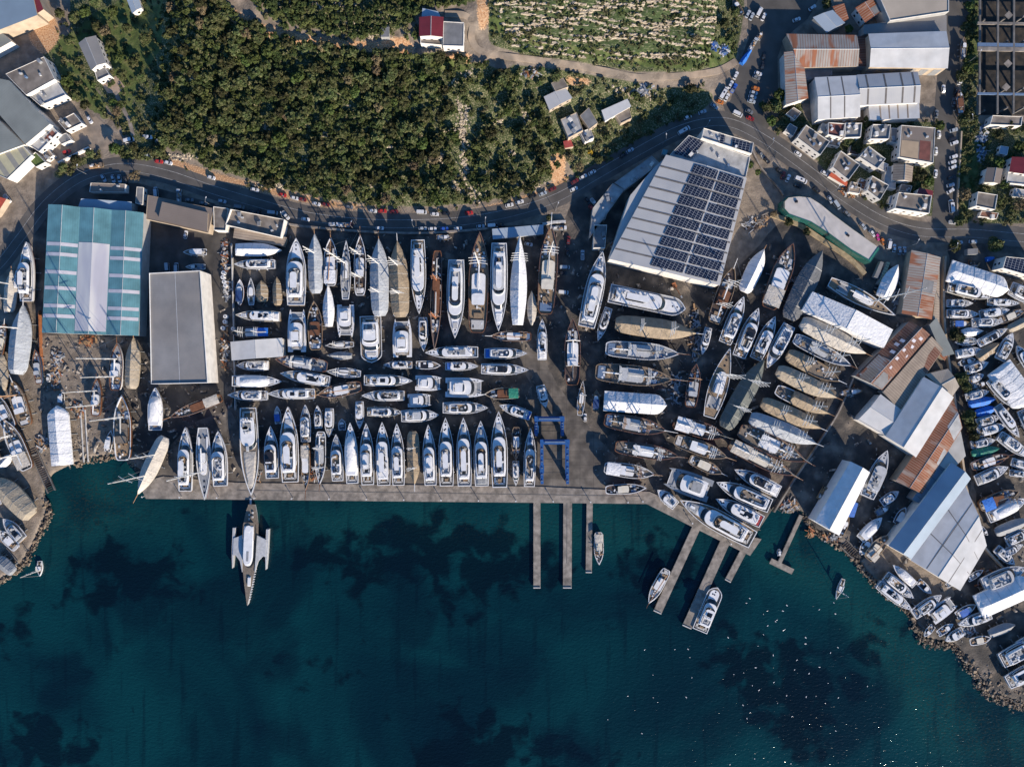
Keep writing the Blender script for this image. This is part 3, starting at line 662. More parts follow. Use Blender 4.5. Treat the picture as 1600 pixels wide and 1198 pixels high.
def sailer(t,L,B,zd,rr,o):
    fl=o.get('fl'); hm={'white':WHITE,'grey':HGREY,'navy':NAVY,'dark':BLACK,'cream':CREAM,'blue':CUSHB}[o.get('h') or rr.choice(['white','white','grey'])]
    dm={'teak':TEAK,'worn':TEAKG,'grey':GREYD,'white':OFFW}[o.get('dk') or rr.choice(['teak','worn','grey','white'])]
    k=min(1,max(.4,L/24)); hb=hull(t,L,B,zd,'sy',hm,.25*k+.05,WHITE,dm,floating=fl,bandm=rr.choice([RED,NAVY]))
    a,b_=-L*.16,L*.16; p=plan(a,b_,lambda x:hb(x)*.58,L*.09); h1=.75*k+.25
    obj('coachroof',G().loft([z3(p,zd),ring(p,zd+h1,.92)]),WHITE,t)
    obj('window_band',G().loft([ring(p,zd+h1*.3,1.0),ring(p,zd+h1*.7,.96)],cap1=False),GLASS,t)
    if L>20:
        pw=plan(a+L*.0,a+L*.15,lambda x:hb(x)*.5,L*.05); obj('pilothouse',G().loft([z3(pw,zd+h1),ring(pw,zd+h1+.9,.9)]),GLASS,t); obj('pilothouse_roof',G().loft([ring(pw,zd+h1+.9,.95),ring(pw,zd+h1+1.05,.93)]),WHITE,t)
    obj('cockpit',G().box(-L*.29,0,zd+.01,L*.16,hb(-L*.29)*1.0,.06),rr.choice([TEAK,GREYD]),t)
    g=G(); [g.box(-L*.29,s*hb(-L*.29)*.62,zd,L*.17,hb(-L*.29)*.25,.45) for s in (-1,1)]; obj('seating',g,rr.choice([CUSH,CUSHB,WHITE]),t)
    g=G(); [g.cyl(-L*.36,s*hb(-L*.36)*.35,zd,.3*k+.1,.9,7) for s in ((-1,1) if L>14 else (0,))]; obj('steering_wheel',g,BLACK,t)
    g=G(); [g.box(L*q,0,zd+.02,.7*k+.2,.7*k+.2,.12) for q in (.24,.32,.4)]; obj('hatch',g,GLASS,t)
    if o.get('spray'): obj('sprayhood',G().box(a-L*.01,0,zd+h1*.6,L*.07,hb(a)*1.2,.9*k+.2,tx=.6,ty=.8),{'blue':BLUE,'dblue':DBLUE,'white':T['white']}[o['spray']],t)
    if L>9: rails(t,L,B,hb,zd+.1,.65)
    if o.get('m',1):
        mast(t,L*.1,zd+h1*.8,o.get('mh',L*1.25),.10+.16*k,o.get('sp',3 if L>20 else 2),B*o.get('sw',.45),boom=L*.33,sail=rr.choice([CUSH,T['dgrey'],T['white']]),B=B*.95,stays=L*.49,rake=.01)
    if o.get('m')==2: mast(t,-L*.24,zd+.3,o.get('mh',L)*.7,.2,2,B*.33,boom=L*.2,sail=T['white'],B=B*.8,rake=.01)
def cat(t,L,B,zd,rr,o):
    sm=WHITE if o.get('s','w')=='w' else LGREY; hw_=B*.15; yo=B/2-hw_
    o1=outline(hbfun('my',L,hw_*2),L); fl=o.get('fl'); zk=-1.2 if fl else .4
    for s in (-1,1):
        g=G().loft([[(x*a,s*yo+y*b,z) for x,y in o1] for z,a,b in ((zk,.9,.2),(zk+(zd-zk)*.5,.96,.8),(zd,1,1))],cap0=True)
        obj('hull',g,WHITE if o.get('h','w')=='w' else HGREY,t)
    dm={'teak':TEAKG,'grey':GREYD,'white':OFFW}[o.get('dk') or rr.choice(['white','grey','teak'])]
    obj('bridge_deck',G().box(-L*.07,0,zd-1.2,L*.76,B-2*hw_,1.24),dm,t)
    obj('crossbeam',G().box(L*.42,0,zd-.4,.4,B*.7,.35),ALU,t)
    obj('trampoline',G().box(L*.365,0,zd-.25,L*.11,B*.62,.04),GREYD,t)
    p=plan(-L*.3,L*.26,lambda x:B*.36,L*.12); q=plan(-L*.3,L*.2,lambda x:B*.33,L*.1); k=min(1,L/18)
    obj('windscreen',G().loft([z3(p,zd),z3(q,zd+1.7*k)]),GLASS,t)
    r=plan(-L*.38,L*.18,lambda x:B*.345,L*.09); obj('roof',G().loft([z3(r,zd+1.7*k),z3(r,zd+1.95*k)],cap0=True),sm,t)
    rr.random()
    p=plan(-L*.3,L*.02,lambda x:B*.24,L*.05); g=G().loft([z3(p,zd+1.9*k),ring(p,zd+2.6*k,.97),ring(p,zd+2.6*k,.85),ring(p,zd+2.0*k,.84)],cap1=False); obj('flybridge',g,sm,t)
    obj('flybridge_deck',G().poly(ring(p,zd+2.02*k,.85)),rr.choice([GREYD,TEAKG,LGREY]),t)
    g=G(); [g.box(-L*.2,s*B*.13,zd+2.02*k,L*.12,B*.08,.45) for s in (-1,1)]; obj('seating',g,CUSH,t)
    if rr.random()<.7 or o.get('top'): obj('hardtop',G().box(-L*.14,0,zd+4.1*k,L*.2,B*.42,.14),sm if not o.get('dark') else GREYD,t); g=G(); [g.tube((x,s*B*.19,zd+1.9*k),(x,s*B*.19,zd+4.1*k),.08,4) for x in (-L*.22,-L*.06) for s in (-1,1)]; obj('hardtop_post',g,sm,t)
    g=G(); [g.cyl(L*q,s*yo,zd+.01,.3,.08,7) for q in (.1,.25,.34) for s in (-1,1)]; obj('hatch',g,GLASS,t)
    seats(t,-L*.43,-L*.32,lambda x:B*.28,zd+.05)
    if o.get('m'): mast(t,L*.08,zd+1.9,L*1.1,.25,2,B*.2,boom=L*.3,sail=CUSH,B=B*.8,stays=L*.42)
    if not fl:
        g=G(); [g.box(q*L,s*yo,0,.5,hw_*1.2,.5) for q in (-.3,0,.25) for s in (-1,1)]; [g.box(q*L,0,.02,.3,yo*2,.2) for q in (-.3,0,.25)]; g.box(-L*.025,0,.1,L*.55,.3,.1); obj('cradle',g,STEEL,t)
def small(t,L,B,zd,rr,o):
    fl=o.get('fl'); hm={'white':WHITE,'wood':WOODH,'blue':CUSHB,'orange':BRONZE,'green':GREEN,'grey':HGREY,'navy':NAVY,'tan':WOODL}[o.get('h') or rr.choice(['white','white','grey'])]
    hb=hull(t,L,B,zd,o.get('sh','my'),hm,.3,rr.choice([WHITE,TEAK]),{'t':TEAKG,'g':GREYD,'w':OFFW}[o.get('dk') or rr.choice('tgw')],floating=fl)
    obj('cockpit',G().box(-L*.2,0,zd+.01,L*.42,B*.66,.05),rr.choice([GREYD,TEAKG,BLACK]),t)
    p=plan(-L*.02,L*.22,lambda x:hb(x)*.7,L*.08); obj('cabin',G().loft([z3(p,zd),ring(p,zd+.9,.8)]),GLASS,t); obj('cabin_roof',G().loft([ring(p,zd+.9,.86),ring(p,zd+1.0,.84)]),WHITE,t)
    g=G(); g.box(-L*.36,0,zd,L*.07,B*.6,.4); g.box(-L*.15,B*.2,zd,L*.1,B*.2,.4); obj('seating',g,rr.choice([CUSH,CUSHB,WHITE]),t)
    obj('outboard_engine',G().box(-L*.5,0,zd-.3,.6,.5,.9),BLACK,t)
    if o.get('aw'): obj('awning',G().box(-L*.15,0,zd+1.5,L*.4,B*.75,.07),{'blue':BLUE,'dblue':DBLUE,'green':GREEN,'white':T['white']}[o['aw']],t)
    clutter(t,3,-L*.4,L*.3,lambda x:hb(x)*.6,zd,rr)
KIND={'my':motor,'gu':gulet,'cv':covered,'sy':sailer,'cat':cat,'sb':small}
CATN={'my':'motor yacht','gu':'gulet','cv':'covered boat','sy':'sailing yacht','cat':'catamaran','sb':'small boat'}
NAMES={'my':'motor_yacht','gu':'wooden_gulet','cv':'covered_boat','sy':'sailing_yacht','cat':'catamaran','sb':'small_boat'}
ROWS={ # key: (phrase, sort axis, sign)
 'U':('in the upper row below the road',0),'W':('beside the western rail fence',1),'M':('in the middle lanes of the yard',0),
 'K':('in the row above the quay yachts',0),'Q':('in the long quayside row',0),'L':('on the far left slipways',1),'LS':('between the teal hall and the water',0),
 'E':('in the column right of centre lane',1),'D':('in the diagonal eastern quay block',1),'F':('in the fan of boats near the solar roof',0),'G':('among gulets by the right fence',1),
 'S':('by the eastern white tent',1),'P':('on the rocky south-eastern shore',0),'R':('in the crowded marina at the right edge',1),'A':('floating by the jetties',0),'X':('in the brown building yard',1),'Y':('beside the upper right road',1),'Z':('in the central service lane',1)}
# kind sternx sterny bowx bowy width row | look | options      (photo pixels at deck level)
BOATS='''
cv 369 390 440 391 20 W|glossy bright|c='white',sh='my',h='white'
my 430 413 366 413 16 W|white with black bridge|h='w',dk='white',st='fly',blk=1
sb 375 477 375 436 13 W|blue and orange fishing boat|h='orange',sh='de',aw='dblue'
sy 393 477 392 434 12 W|grey, mastless|h='grey',dk='grey',m=0
cv 410 472 409 438 18 W|short and broad|c='tan',h='wood',spr=0
cv 434 477 433 433 14 W|slim|c='tan',h='wood',spr=0
my 438 495 368 492 17 W|cream with wooden stern|h='cream',dk='worn',st='sun'
gu 424 519 360 520 18 W|pale blue with a bright blue deck cover|h='white',sh='de',aw='blue',m=2,mh=14,s='w',mc='w',spr=0
my 463 477 463 372 31 U|very large white|h='w',dk='white',st='fly',s='w'
cat 464 550 464 483 29 M|big white power|s='w',dk='white',top=1
cv 494 458 492 366 22 U|long|c='bg',h='cream',m=1,mh=20,cov=(0,1)
gu 517 447 517 371 21 U|cluttered with red and green sheets|h='dark',dk='dark',s='w',aw='white',cl=26,m=0
cv 514 510 513 445 17 M|slender|c='white',sh='sy',h='white'
sy 540 468 541 375 16 U|long grey single masted|h='grey',dk='grey',mh=42,sp=4
gu 563 462 563 367 19 U|white-roofed with wooden bow|h='dark',dk='dark',s='w',m=2,mh=24,mc='w'
gu 494 547 491 470 23 M|reddish brown unfinished|h='wood',dk='dark',s='d',cl=30,m=0,rail='t',spr=0
cat 540 476 540 527 27 M|white sport|s='w',dk='white'
cv 594 493 592 374 28 U|huge|c='bg',h='white',m=2,mh=27,sp=3
cv 626 495 621 377 29 U|huge|c='tan',h='white',m=2,mh=27,sp=3
my 653 375 655 491 24 U|white with a teak bow|h='w',dk='teak',st='sun'
gu 684 392 679 548 17 U|dark hull under orange scaffold masts|h='dark',dk='dark',s='d',m=2,mh=22,mc='o',cl=24,spr=0
my 713 406 711 529 28 U|large, long black roof|h='w',dk='white',st='hard',blk=1
gu 746 520 750 362 31 U|large grey with tall white mast|h='grey',dk='teak',s='w',m=1,mh=42,mc='w',spr=0,aft='cush'
my 780 380 779 518 27 U|long white bow to the south|h='w',dk='grey',st='hard'
cv 809 507 812 368 25 U|long slim pointed|c='white',sh='sy',h='white',m=1,mh=40,sp=4,mx=.2,sw=.5
cv 831 508 831 455 14 M|little|c='cream',sh='de',h='white',spr=0
gu 852 491 861 351 29 U|large teak decked with white spreaders|h='grey',dk='teak',s='c',m=1,mh=38,mc='w'
my 916 511 942 392 30 U|large slanting white|h='w',dk='grey',st='hard'
my 951 481 934 533 14 U|small slanting white|h='w',dk='white',st='fly'
gu 894 602 895 497 25 Z|long brown with white wheelhouse|h='wood',dk='dark',s='w',m=2,mh=12,mc='w',spr=0
my 847 562 847 498 16 Z|narrow white|h='w',dk='teak',st='sun'
my 579 494 581 567 34 M|broad white ship with teak side decks|h='w',dk='worn',st='hard',sh='bx'
cat 629 558 628 498 30 M|sunlit white sail-less|s='w',dk='teak'
my 661 496 662 549 15 M|small white|h='w',dk='white',st='fly'
my 747 550 664 551 19 M|long white|h='w',dk='worn',st='sun'
my 757 552 824 552 17 M|white with dark side decks|h='w',dk='grey',st='fly'
gu 830 526 766 525 16 M|slender teak with white cabin|h='white',dk='worn',s='w',m=0,cl=18
my 752 576 826 578 18 M|white with black hatch roof|h='w',dk='white',st='hard',blk=1
my 644 570 599 570 12 M|little dark blue|h='navy',dk='grey',st='sun'
sb 650 570 689 571 13 M|varnished wooden|h='wood',dk='t'
my 696 572 748 572 14 M|white with a blue cockpit cover|h='w',dk='white',st='sun',aw='blue'
my 569 594 645 595 18 M|white with square hardtop|h='w',dk='worn',st='hard'
cat 649 598 690 599 24 M|square stubby white|s='w',dk='white'
cat 696 605 756 606 31 M|broad white sailing|s='w',dk='white',top=1
gu 812 614 757 616 18 M|shadowed dark with green tarpaulin|h='dark',dk='dark',s='d',aw='green',m=0,cl=16
my 632 618 565 618 17 M|white with grey sunroof|h='w',dk='white',st='fly'
cat 637 626 674 625 21 M|small white|s='w',dk='white'
my 574 643 630 644 15 M|small cream|h='cream',dk='worn',st='fly'
my 627 650 686 648 20 M|grey steel hulled|h='grey',dk='grey',st='hard',s='w'
my 692 637 763 637 19 M|pale blue-grey|h='w',dk='grey',st='fly'
my 829 650 780 633 16 M|pointed open sport|h='w',dk='white',st='sun'
my 844 602 853 637 15 Z|small white, held by slings|h='w',dk='white',st='sun'
sy 906 649 911 594 12 Z|teak decked two masted|h='dark',dk='teak',mh=14
sb 930 643 932 608 12 E|blue decked|h='white',aw='dblue'
my 420 571 369 571 16 M|white with teak cockpit|h='w',dk='worn',st='fly'
gu 512 573 430 561 22 M|grey steel with purple and green sheets|h='grey',dk='grey',s='g',m=2,mh=8,mc='w',cl=20,spr=0
sy 553 538 508 540 11 M|slim white|h='white',dk='worn',mh=14
cv 550 556 511 555 12 M|little|c='grey',sh='sy',h='white'
my 515 596 438 583 19 M|pale classic|h='w',dk='grey',st='sun'
sy 564 584 509 580 15 M|grey double ended|h='grey',dk='grey',mh=16
my 363 595 441 596 19 M|white with long roof|h='w',dk='worn',st='cover',c='white'
my 418 618 356 617 16 M|white with beige cushions|h='w',dk='white',st='fly'
my 492 615 418 615 17 M|white with brown sunroof|h='w',dk='white',st='hard'
gu 565 603 496 617 20 M|whitish slanting|h='white',dk='worn',s='w',m=0,cl=22
sb 435 662 433 634 11 K|dusty with blue cover|h='grey',aw='blue'
my 478 690 477 632 17 K|white flybridge|h='w',dk='grey',st='fly'
my 498 669 496 633 13 K|short white|h='w',dk='white',st='fly'
my 515 638 514 683 15 K|white, bow towards the quay|h='w',dk='grey',st='sun'
sb 535 672 534 654 12 K|dark green|h='green',dk='g'
my 562 627 562 670 14 K|blue-white, bow towards the quay|h='w',dk='white',st='sun'
my 388 637 393 774 29 Q|very long teak-bowed grey|h='grey',dk='worn',st='sun',s='w',nose=-.02,flush=1,pad=0
my 426 747 423 665 23 Q|dark roofed|h='navy',dk='grey',st='hard',blk=1
my 454 753 450 635 29 Q|broad white with slatted aft deck|h='w',dk='teak',st='fly'
gu 478 692 478 766 14 Q|narrow white-roofed|h='wood',dk='teak',s='w',m=0,sprl=.2
gu 502 674 500 757 17 Q|grey cluttered|h='grey',dk='worn',s='g',m=2,mh=14,mc='w',cl=20
my 528 751 525 678 20 Q|small grey-decked|h='w',dk='grey',st='fly'
my 551 755 547 660 21 Q|white|h='w',dk='grey',st='cover',c='white'
my 575 757 572 661 22 Q|white with grey aft sunroof|h='w',dk='teak',st='hard'
my 600 758 597 659 23 Q|white black-topped|h='w',dk='worn',st='sun',blk=1
my 623 758 620 661 21 Q|white open flybridge|h='w',dk='worn',st='fly'
cv 645 674 648 756 19 Q|blunt|c='tan',h='wood',m=2,mh=20,sh='gu',sprl=.14
my 673 758 669 663 21 Q|white|h='w',dk='grey',st='hard'
my 698 759 696 652 24 Q|large white with cross shaped hatches|h='w',dk='worn',st='fly',blk=1
my 726 759 724 652 24 Q|white pointed|h='w',dk='grey',st='fly'
my 753 759 751 657 24 Q|sleek white|h='w',dk='grey',st='hard',blk=1
my 781 761 779 642 26 Q|largest white pointed|h='w',dk='worn',st='fly',pad=1
gu 807 667 806 719 14 Q|small brown, white cabin|h='wood',dk='dark',s='w',m=1,mh=9,spr=0
my 806 720 806 759 11 Q|smallest white|h='w',dk='teak',st='sun'
my 827 760 829 668 19 Q|round-windowed white|h='w',dk='worn',st='fly',sh='my'
cv 258 683 217 771 24 Q|slanting, bowsprit over the water|c='cream',h='navy',m=2,mh=34,sprl=.16,sp=2,sw=.5
my 290 767 290 667 23 Q|white|h='w',dk='teak',st='fly'
sy 317 668 320 781 23 Q|big two-tone|h='grey',dk='grey',mh=38,sp=3
my 345 759 341 673 25 Q|white rounded|h='w',dk='grey',st='fly'
my 243 672 243 605 23 LS|tall white|h='w',dk='grey',st='cover',c='white'
gu 347 621 266 652 17 LS|long worn with a red deck strip|h='wood',dk='worn',s='d',cl=16,m=0
gu 181 610 184 536 21 LS|white two masted|h='white',dk='grey',s='w',m=2,mh=34,mc='w'
cv 206 607 210 528 22 LS|long|c='sand',h='cream',m=0
gu 150 650 152 590 17 LS|white wheelhouse|h='wood',dk='grey',s='w',m=2,mh=28,mc='w'
gu 193 719 191 617 27 LS|huge double decked|h='wood',dk='teak',s='t',m=1,mh=28,mc='w',spr=0,cl=16
cv 98 726 90 634 33 LS|blocky shrink-wrapped|c='white',sh='bx',h='white',rh=.22
cv 27 584 38 478 32 L|enormous|c='bg',h='dark',m=1,mh=30
gu 44 733 8 655 26 L|long brown with white cabins|h='wood',dk='worn',s='w',m=2,mh=32,mc='w',cl=14
gu 42 665 20 594 24 L|brown with pale blue cabin|h='wood',dk='teak',s='w',m=1,mh=24,cl=12
gu 18 669 -12 612 24 L|dark brown half out of frame|h='wood',dk='worn',s='w',m=1,mh=22
cv 50 806 -8 745 34 L|very broad|c='sand',h='wood',m=0
my 36 843 5 810 20 L|grey-white|h='w',dk='grey',st='sun',s='g'
gu 27 857 0 829 17 L|small blue-white|h='white',dk='worn',s='w',m=0
cv 15 487 20 423 19 L|cream strip|c='cream',h='wood',m=2,mh=22
my 42 471 42 378 22 L|long white|h='w',dk='grey',st='fly'
sb 14 488 12 468 14 L|pale blue|h='blue'
cv 22 894 -8 868 19 L|grey low|c='grey',h='white'
cv 0 730 18 710 14 L|oval little|c='white',sh='de',h='white'
my -4 790 -24 745 18 L|white half hidden|h='w',dk='grey'
gu -6 720 -34 660 22 L|dark outermost|h='dark',dk='worn',m=1,mh=24,mc='w'
my 952 458 1071 483 30 E|large blue-grey under repair|h='grey',dk='grey',st='sun',s='w',sh='bx'
cv 962 505 1087 521 30 E|long|c='tan',h='wood',m=2,mh=20,sprl=.09,sp=3
gu 946 544 1062 553 27 E|grey weathered|h='grey',dk='grey',s='g',m=2,mh=18,mc='w',cl=26
gu 930 580 1052 593 31 E|long messy with masts laid on deck|h='dark',dk='worn',s='g',m=2,mh=18,mc='w',cl=40,sprl=.24
cv 944 626 1041 633 31 E|blocky|c='white',h='white',sh='bx',rh=.2
gu 944 655 1042 673 26 E|brown with grey deck|h='wood',dk='worn',s='g',m=2,mh=18,mc='t',cl=20,sprl=.17
gu 961 697 1061 713 23 E|white hulled two masted|h='white',dk='worn',s='w',m=2,mh=18,cl=12
gu 944 730 1023 741 22 E|half covered in white|h='wood',dk='worn',s='w',aw='white',m=1,mh=18,sprl=.15
gu 946 765 1010 762 16 D|low brown workboat|h='wood',dk='dark',s='c',m=0,spr=0
my 1056 790 1027 765 18 D|small round-nosed white|h='w',dk='white',st='sun'
cat 1110 768 1041 743 37 D|broad blue-grey|s='w',h='g',dk='grey',dark=1
my 1176 843 1062 781 33 D|biggest white, nearest the water|h='w',dk='teak',st='fly'
gu 1077 716 1129 740 18 D|small tan roofed|h='cream',dk='worn',s='c',m=0
gu 1054 686 1137 715 23 D|white roofed|h='white',dk='worn',s='w',m=1,mh=18,sprl=.15
gu 1052 659 1135 683 25 D|white awninged with green mats|h='red',dk='dark',s='w',aw='white',m=2,mh=18,cl=22,sprl=.2
gu 1139 693 1240 743 24 D|skeletal brown with laid spreaders|h='wood',dk='worn',s='c',m=2,mh=18,cl=30
my 1217 768 1147 733 22 D|black roofed|h='w',dk='grey',st='hard',blk=1
my 1203 790 1119 753 26 D|white open flybridge|h='w',dk='worn',st='fly'
my 1190 815 1118 779 23 D|white with a red patch|h='w',dk='grey',st='sun',aw='red'
gu 1155 671 1259 721 30 D|large white superstructure|h='white',dk='worn',s='w',m=2,mh=18,cl=22
cv 1172 652 1275 693 26 G|long|c='bg',h='white',m=2,mh=20,sp=3
cv 1190 628 1282 669 24 G|long|c='tan',h='wood',m=2,mh=18,sp=3
cv 1212 608 1294 646 21 G|slim|c='tan',h='white',m=1,mh=18,sp=3,cov=(.3,1)
cv 1214 578 1306 621 25 G|long|c='sand',h='wood',m=2,mh=20,sp=3
cv 1230 553 1313 596 24 G|half covered|c='tan',h='dark',m=2,mh=18,sp=3,cov=(0,.42)
gu 1240 528 1330 572 22 G|dark navy with grey tarpaulins|h='navy',dk='grey',s='g',m=2,mh=20,mc='w',cl=16
cv 1252 503 1351 552 28 G|longest|c='cream',h='wood',m=2,mh=26,sp=3
gu 1115 505 1147 416 26 F|long brown with wooden rails|h='wood',dk='dark',s='d',m=2,mh=24,mc='w',rail='t'
cv 1162 456 1193 390 24 F|round-topped|c='white',h='white',m=0
gu 1200 482 1239 380 31 F|massive with white wheelhouse|h='wood',dk='worn',s='w',m=0,cl=16,spr=0
cv 1232 498 1284 392 32 F|barge-like|c='dgrey',h='grey',m=0,rh=.18,spr=0
my 1132 536 1162 463 23 F|slanting white|h='w',dk='teak',st='fly'
my 1154 557 1185 481 24 F|black roofed|h='w',dk='worn',st='hard',blk=1
my 1180 561 1211 494 22 F|pale blue cabin|h='w',dk='worn',st='sun'
my 1233 508 1198 575 23 F|white, bow to the south|h='w',dk='white',st='fly'
my 1107 512 1097 554 13 F|small white|h='w',dk='white',st='fly'
sy 1108 652 1141 543 30 F|white tall-masted super|h='white',dk='teak',mh=36,sp=4
cv 1132 668 1193 562 30 F|longest|c='olive',h='cream',m=2,mh=26,sp=4
gu 1078 636 1088 568 21 F|dark small|h='dark',dk='dark',s='g',m=1,mh=9,spr=0
sy 1296 440 1399 493 24 G|big white with a very tall mast|h='white',dk='teak',mh=50,sp=4
cv 1378 465 1402 414 23 G|shrink-wrapped|c='white',sh='my',h='white',rh=.22
my 1354 776 1386 703 26 S|unfinished dark blue|h='navy',dk='grey',st='sun',s='g'
my 1377 786 1404 767 15 S|small blue-white|h='w',dk='white',st='fly'
sb 1368 803 1390 790 12 S|tiny grey|h='grey'
sb 1400 818 1415 792 14 S|pale box-topped|h='blue',aw='white'
my 1344 842 1378 808 18 S|white|h='w',dk='white',st='cover',c='white'
sb 1344 866 1362 838 15 S|dark blue open|h='navy',sh='de'
gu 1355 873 1387 836 20 S|tan with red boxes|h='cream',dk='worn',s='c',m=0,spr=0
sb 1312 836 1326 806 12 S|slim open, beside the tent|h='white',dk='t'
my 1429 914 1395 882 14 P|slim white|h='w',dk='white',st='cover',c='white'
my 1383 899 1427 934 19 P|white with grey seats|h='w',dk='grey',st='fly'
my 1372 912 1425 953 17 P|white nearest the rocks|h='w',dk='grey',st='sun'
sb 1434 907 1455 927 12 P|small blue|h='blue'
my 1427 960 1471 929 19 P|pale blue|h='w',dk='grey',st='fly'
cat 1455 966 1491 939 24 P|white framed|s='w',dk='grey'
sb 1494 962 1525 944 14 P|blue covered|h='white',aw='blue'
my 1548 959 1497 976 17 P|pointed white|h='w',dk='white',st='sun'
my 1536 914 1602 886 26 P|large blue-grey|h='w',dk='grey',st='fly',s='g'
cv 1528 948 1612 910 38 P|gigantic|c='white',h='cream',rh=.2,sh='bx'
my 1556 856 1585 882 16 P|grey-white, bow to the lower right|h='w',dk='grey',st='fly'
sb 1458 977 1444 994 10 P|little white|h='white'
sb 1465 990 1489 974 12 P|cluttered little|h='grey'
my 1505 984 1477 1001 15 P|white with blue seats|h='w',dk='white',st='fly'
my 1564 1032 1625 1000 27 P|big cream decked|h='w',dk='worn',st='fly'
my 1574 1066 1630 1036 25 P|big white lowest|h='w',dk='grey',st='sun'
cv 1483 423 1574 453 34 R|gigantic|c='white',h='cream',rh=.2,sh='bx'
my 1481 448 1551 465 20 R|cream|h='cream',dk='worn',st='fly'
my 1479 474 1520 474 13 R|small white|h='w',dk='white',st='sun'
my 1578 450 1625 472 24 R|broad white at the frame edge|h='w',dk='white',st='fly'
my 1542 472 1593 474 12 R|shaded, with an oval beige bow|h='navy',dk='worn',st='sun'
my 1479 490 1529 491 15 R|blue-white|h='w',dk='grey',st='fly'
my 1530 492 1577 484 15 R|white with brown cockpit|h='w',dk='white',st='sun'
sb 1485 506 1518 506 12 R|blue covered|h='white',aw='blue'
my 1518 504 1567 503 15 R|white pointed|h='w',dk='white',st='fly'
gu 1560 502 1602 484 14 R|dark brown|h='dark',dk='worn',s='c',m=0,spr=0
cv 1575 515 1612 497 14 R|slim|c='sand',h='wood'
cv 1502 520 1536 517 14 R|slim|c='white',sh='sy',h='white'
sy 1525 533 1491 535 13 R|cluttered white|h='white',dk='grey',mh=13
my 1528 537 1574 513 14 R|slim white black-roofed|h='w',dk='white',st='hard',blk=1
my 1493 554 1535 546 15 R|blue decked|h='w',dk='grey',st='sun'
sb 1496 569 1524 561 11 R|low grey|h='grey',sh='de'
cv 1527 560 1560 536 17 R|broad|c='tan',h='white'
my 1561 562 1582 520 19 R|white slanting up|h='w',dk='white',st='fly'
my 1606 572 1589 540 16 R|pale, cut by the frame|h='w',dk='grey',st='sun'
my 1508 579 1544 566 16 R|white with beige cockpit|h='w',dk='white',st='fly'
my 1514 595 1537 585 12 R|stubby white|h='w',dk='white',st='fly'
cv 1560 574 1604 634 42 R|colossal|c='white',h='cream',rh=.18,sh='bx'
my 1546 592 1586 637 20 R|white cockpit beside the colossal cover|h='navy',dk='grey',st='fly'
sb 1519 604 1544 597 10 R|low white|h='white'
my 1508 621 1545 611 14 R|dark hulled|h='navy',dk='grey',st='fly'
cv 1513 632 1555 623 13 R|bright|c='blue',h='white'
cv 1524 646 1557 637 13 R|dull|c='blue',h='white'
my 1525 661 1562 651 15 R|rounded white|h='w',dk='white',st='fly'
my 1527 676 1571 664 16 R|grey-bowed|h='w',dk='worn',st='sun'
my 1517 695 1555 687 14 R|short white|h='w',dk='grey',st='fly'
cv 1518 709 1561 700 13 R|narrow|c='green',h='white'
my 1557 634 1592 683 16 R|long grey-sided|h='w',dk='grey',st='sun',s='w'
my 1561 680 1608 714 19 R|white with grey steps|h='w',dk='grey',st='fly'
my 1596 640 1620 692 18 R|pale blue frame-edge|h='w',dk='grey'
gu 1518 729 1576 711 17 R|cream decked|h='white',dk='worn',s='w',m=0
my 1524 751 1575 729 19 R|white rounded|h='w',dk='white',st='fly'
my 1580 721 1622 734 14 R|white above the stubby one|h='w',dk='white',st='sun'
my 1577 738 1612 742 11 R|stubby narrow white|h='w',dk='white',st='sun'
gu 1530 791 1592 767 22 R|brown with bright blue awning|h='wood',dk='worn',s='d',aw='blue',m=1,mh=12,cl=16,spr=0
my 1543 808 1604 779 22 R|white with long white roof|h='w',dk='grey',st='cover',c='white'
my 1572 846 1612 827 18 R|white with round windows|h='w',dk='white',st='fly'
cv 1555 832 1608 811 17 R|long low|c='grey',h='wood'
my 1562 868 1598 850 13 R|narrow blue-white lowest|h='w',dk='grey',st='fly'
gu 1500 880 1528 866 11 P|rusty cluttered|h='dark',dk='dark',s='g',m=0,spr=0,cl=10
sb 1512 905 1536 890 10 P|framework-decked|h='grey',dk='t'
sb 1478 915 1500 902 9 P|thin dark|h='navy'
cv 1545 990 1585 975 15 P|low broad|c='grey',h='white'
gu 1515 1003 1548 996 13 P|beige-decked|h='cream',dk='worn',s='c',m=0,spr=0
my 1590 1010 1640 985 18 P|white upper edge|h='w',dk='grey',st='sun'
gu 62 600 56 545 13 L|dark blue-shadowed slim|h='navy',dk='grey',s='g',m=0,spr=0
sb 96 632 97 608 9 LS|boxy white flat|h='white',aw='white'
sb 168 705 174 672 11 LS|white box-cabined|h='white',aw='white'
gu -4 560 8 505 17 L|cream decked edge|h='wood',dk='worn',s='c',m=1,mh=24,mc='w'
my 8 770 -20 738 14 L|pale low|h='w',dk='grey',st='sun'
my 30 458 36 402 15 L|grey inner|h='grey',dk='grey',st='sun'
cv 1 555 8 610 16 L|brown-edged|c='sand',h='wood'
sb 1532 823 1543 836 7 R|tiny grey|h='grey'
gu 935 831 936 882 15 A|small white and tan two-hatch|h='white',dk='worn',s='c',m=1,mh=4,spr=0,fl=1
gu 1042 889 1013 942 17 A|white-housed with triangular bowsprit frame|h='cream',dk='worn',s='w',m=0,spr=1,fl=1
my 1093 985 1121 917 25 A|broad pale motor cruiser|h='w',dk='worn',st='hard',sh='bx',fl=1
sb 1218 868 1217 857 7 A|tiny white dinghy|h='white',fl=1
sy 1318 904 1306 936 8 A|little sloop near the right shore|h='white',dk='teak',mh=10,fl=1
sy 62 876 62 900 9 A|little sloop off the left shore|h='white',dk='teak',mh=14,fl=1
sb 323 394 286 394 11 X|white covered, on the upper concrete|h='white',aw='white'
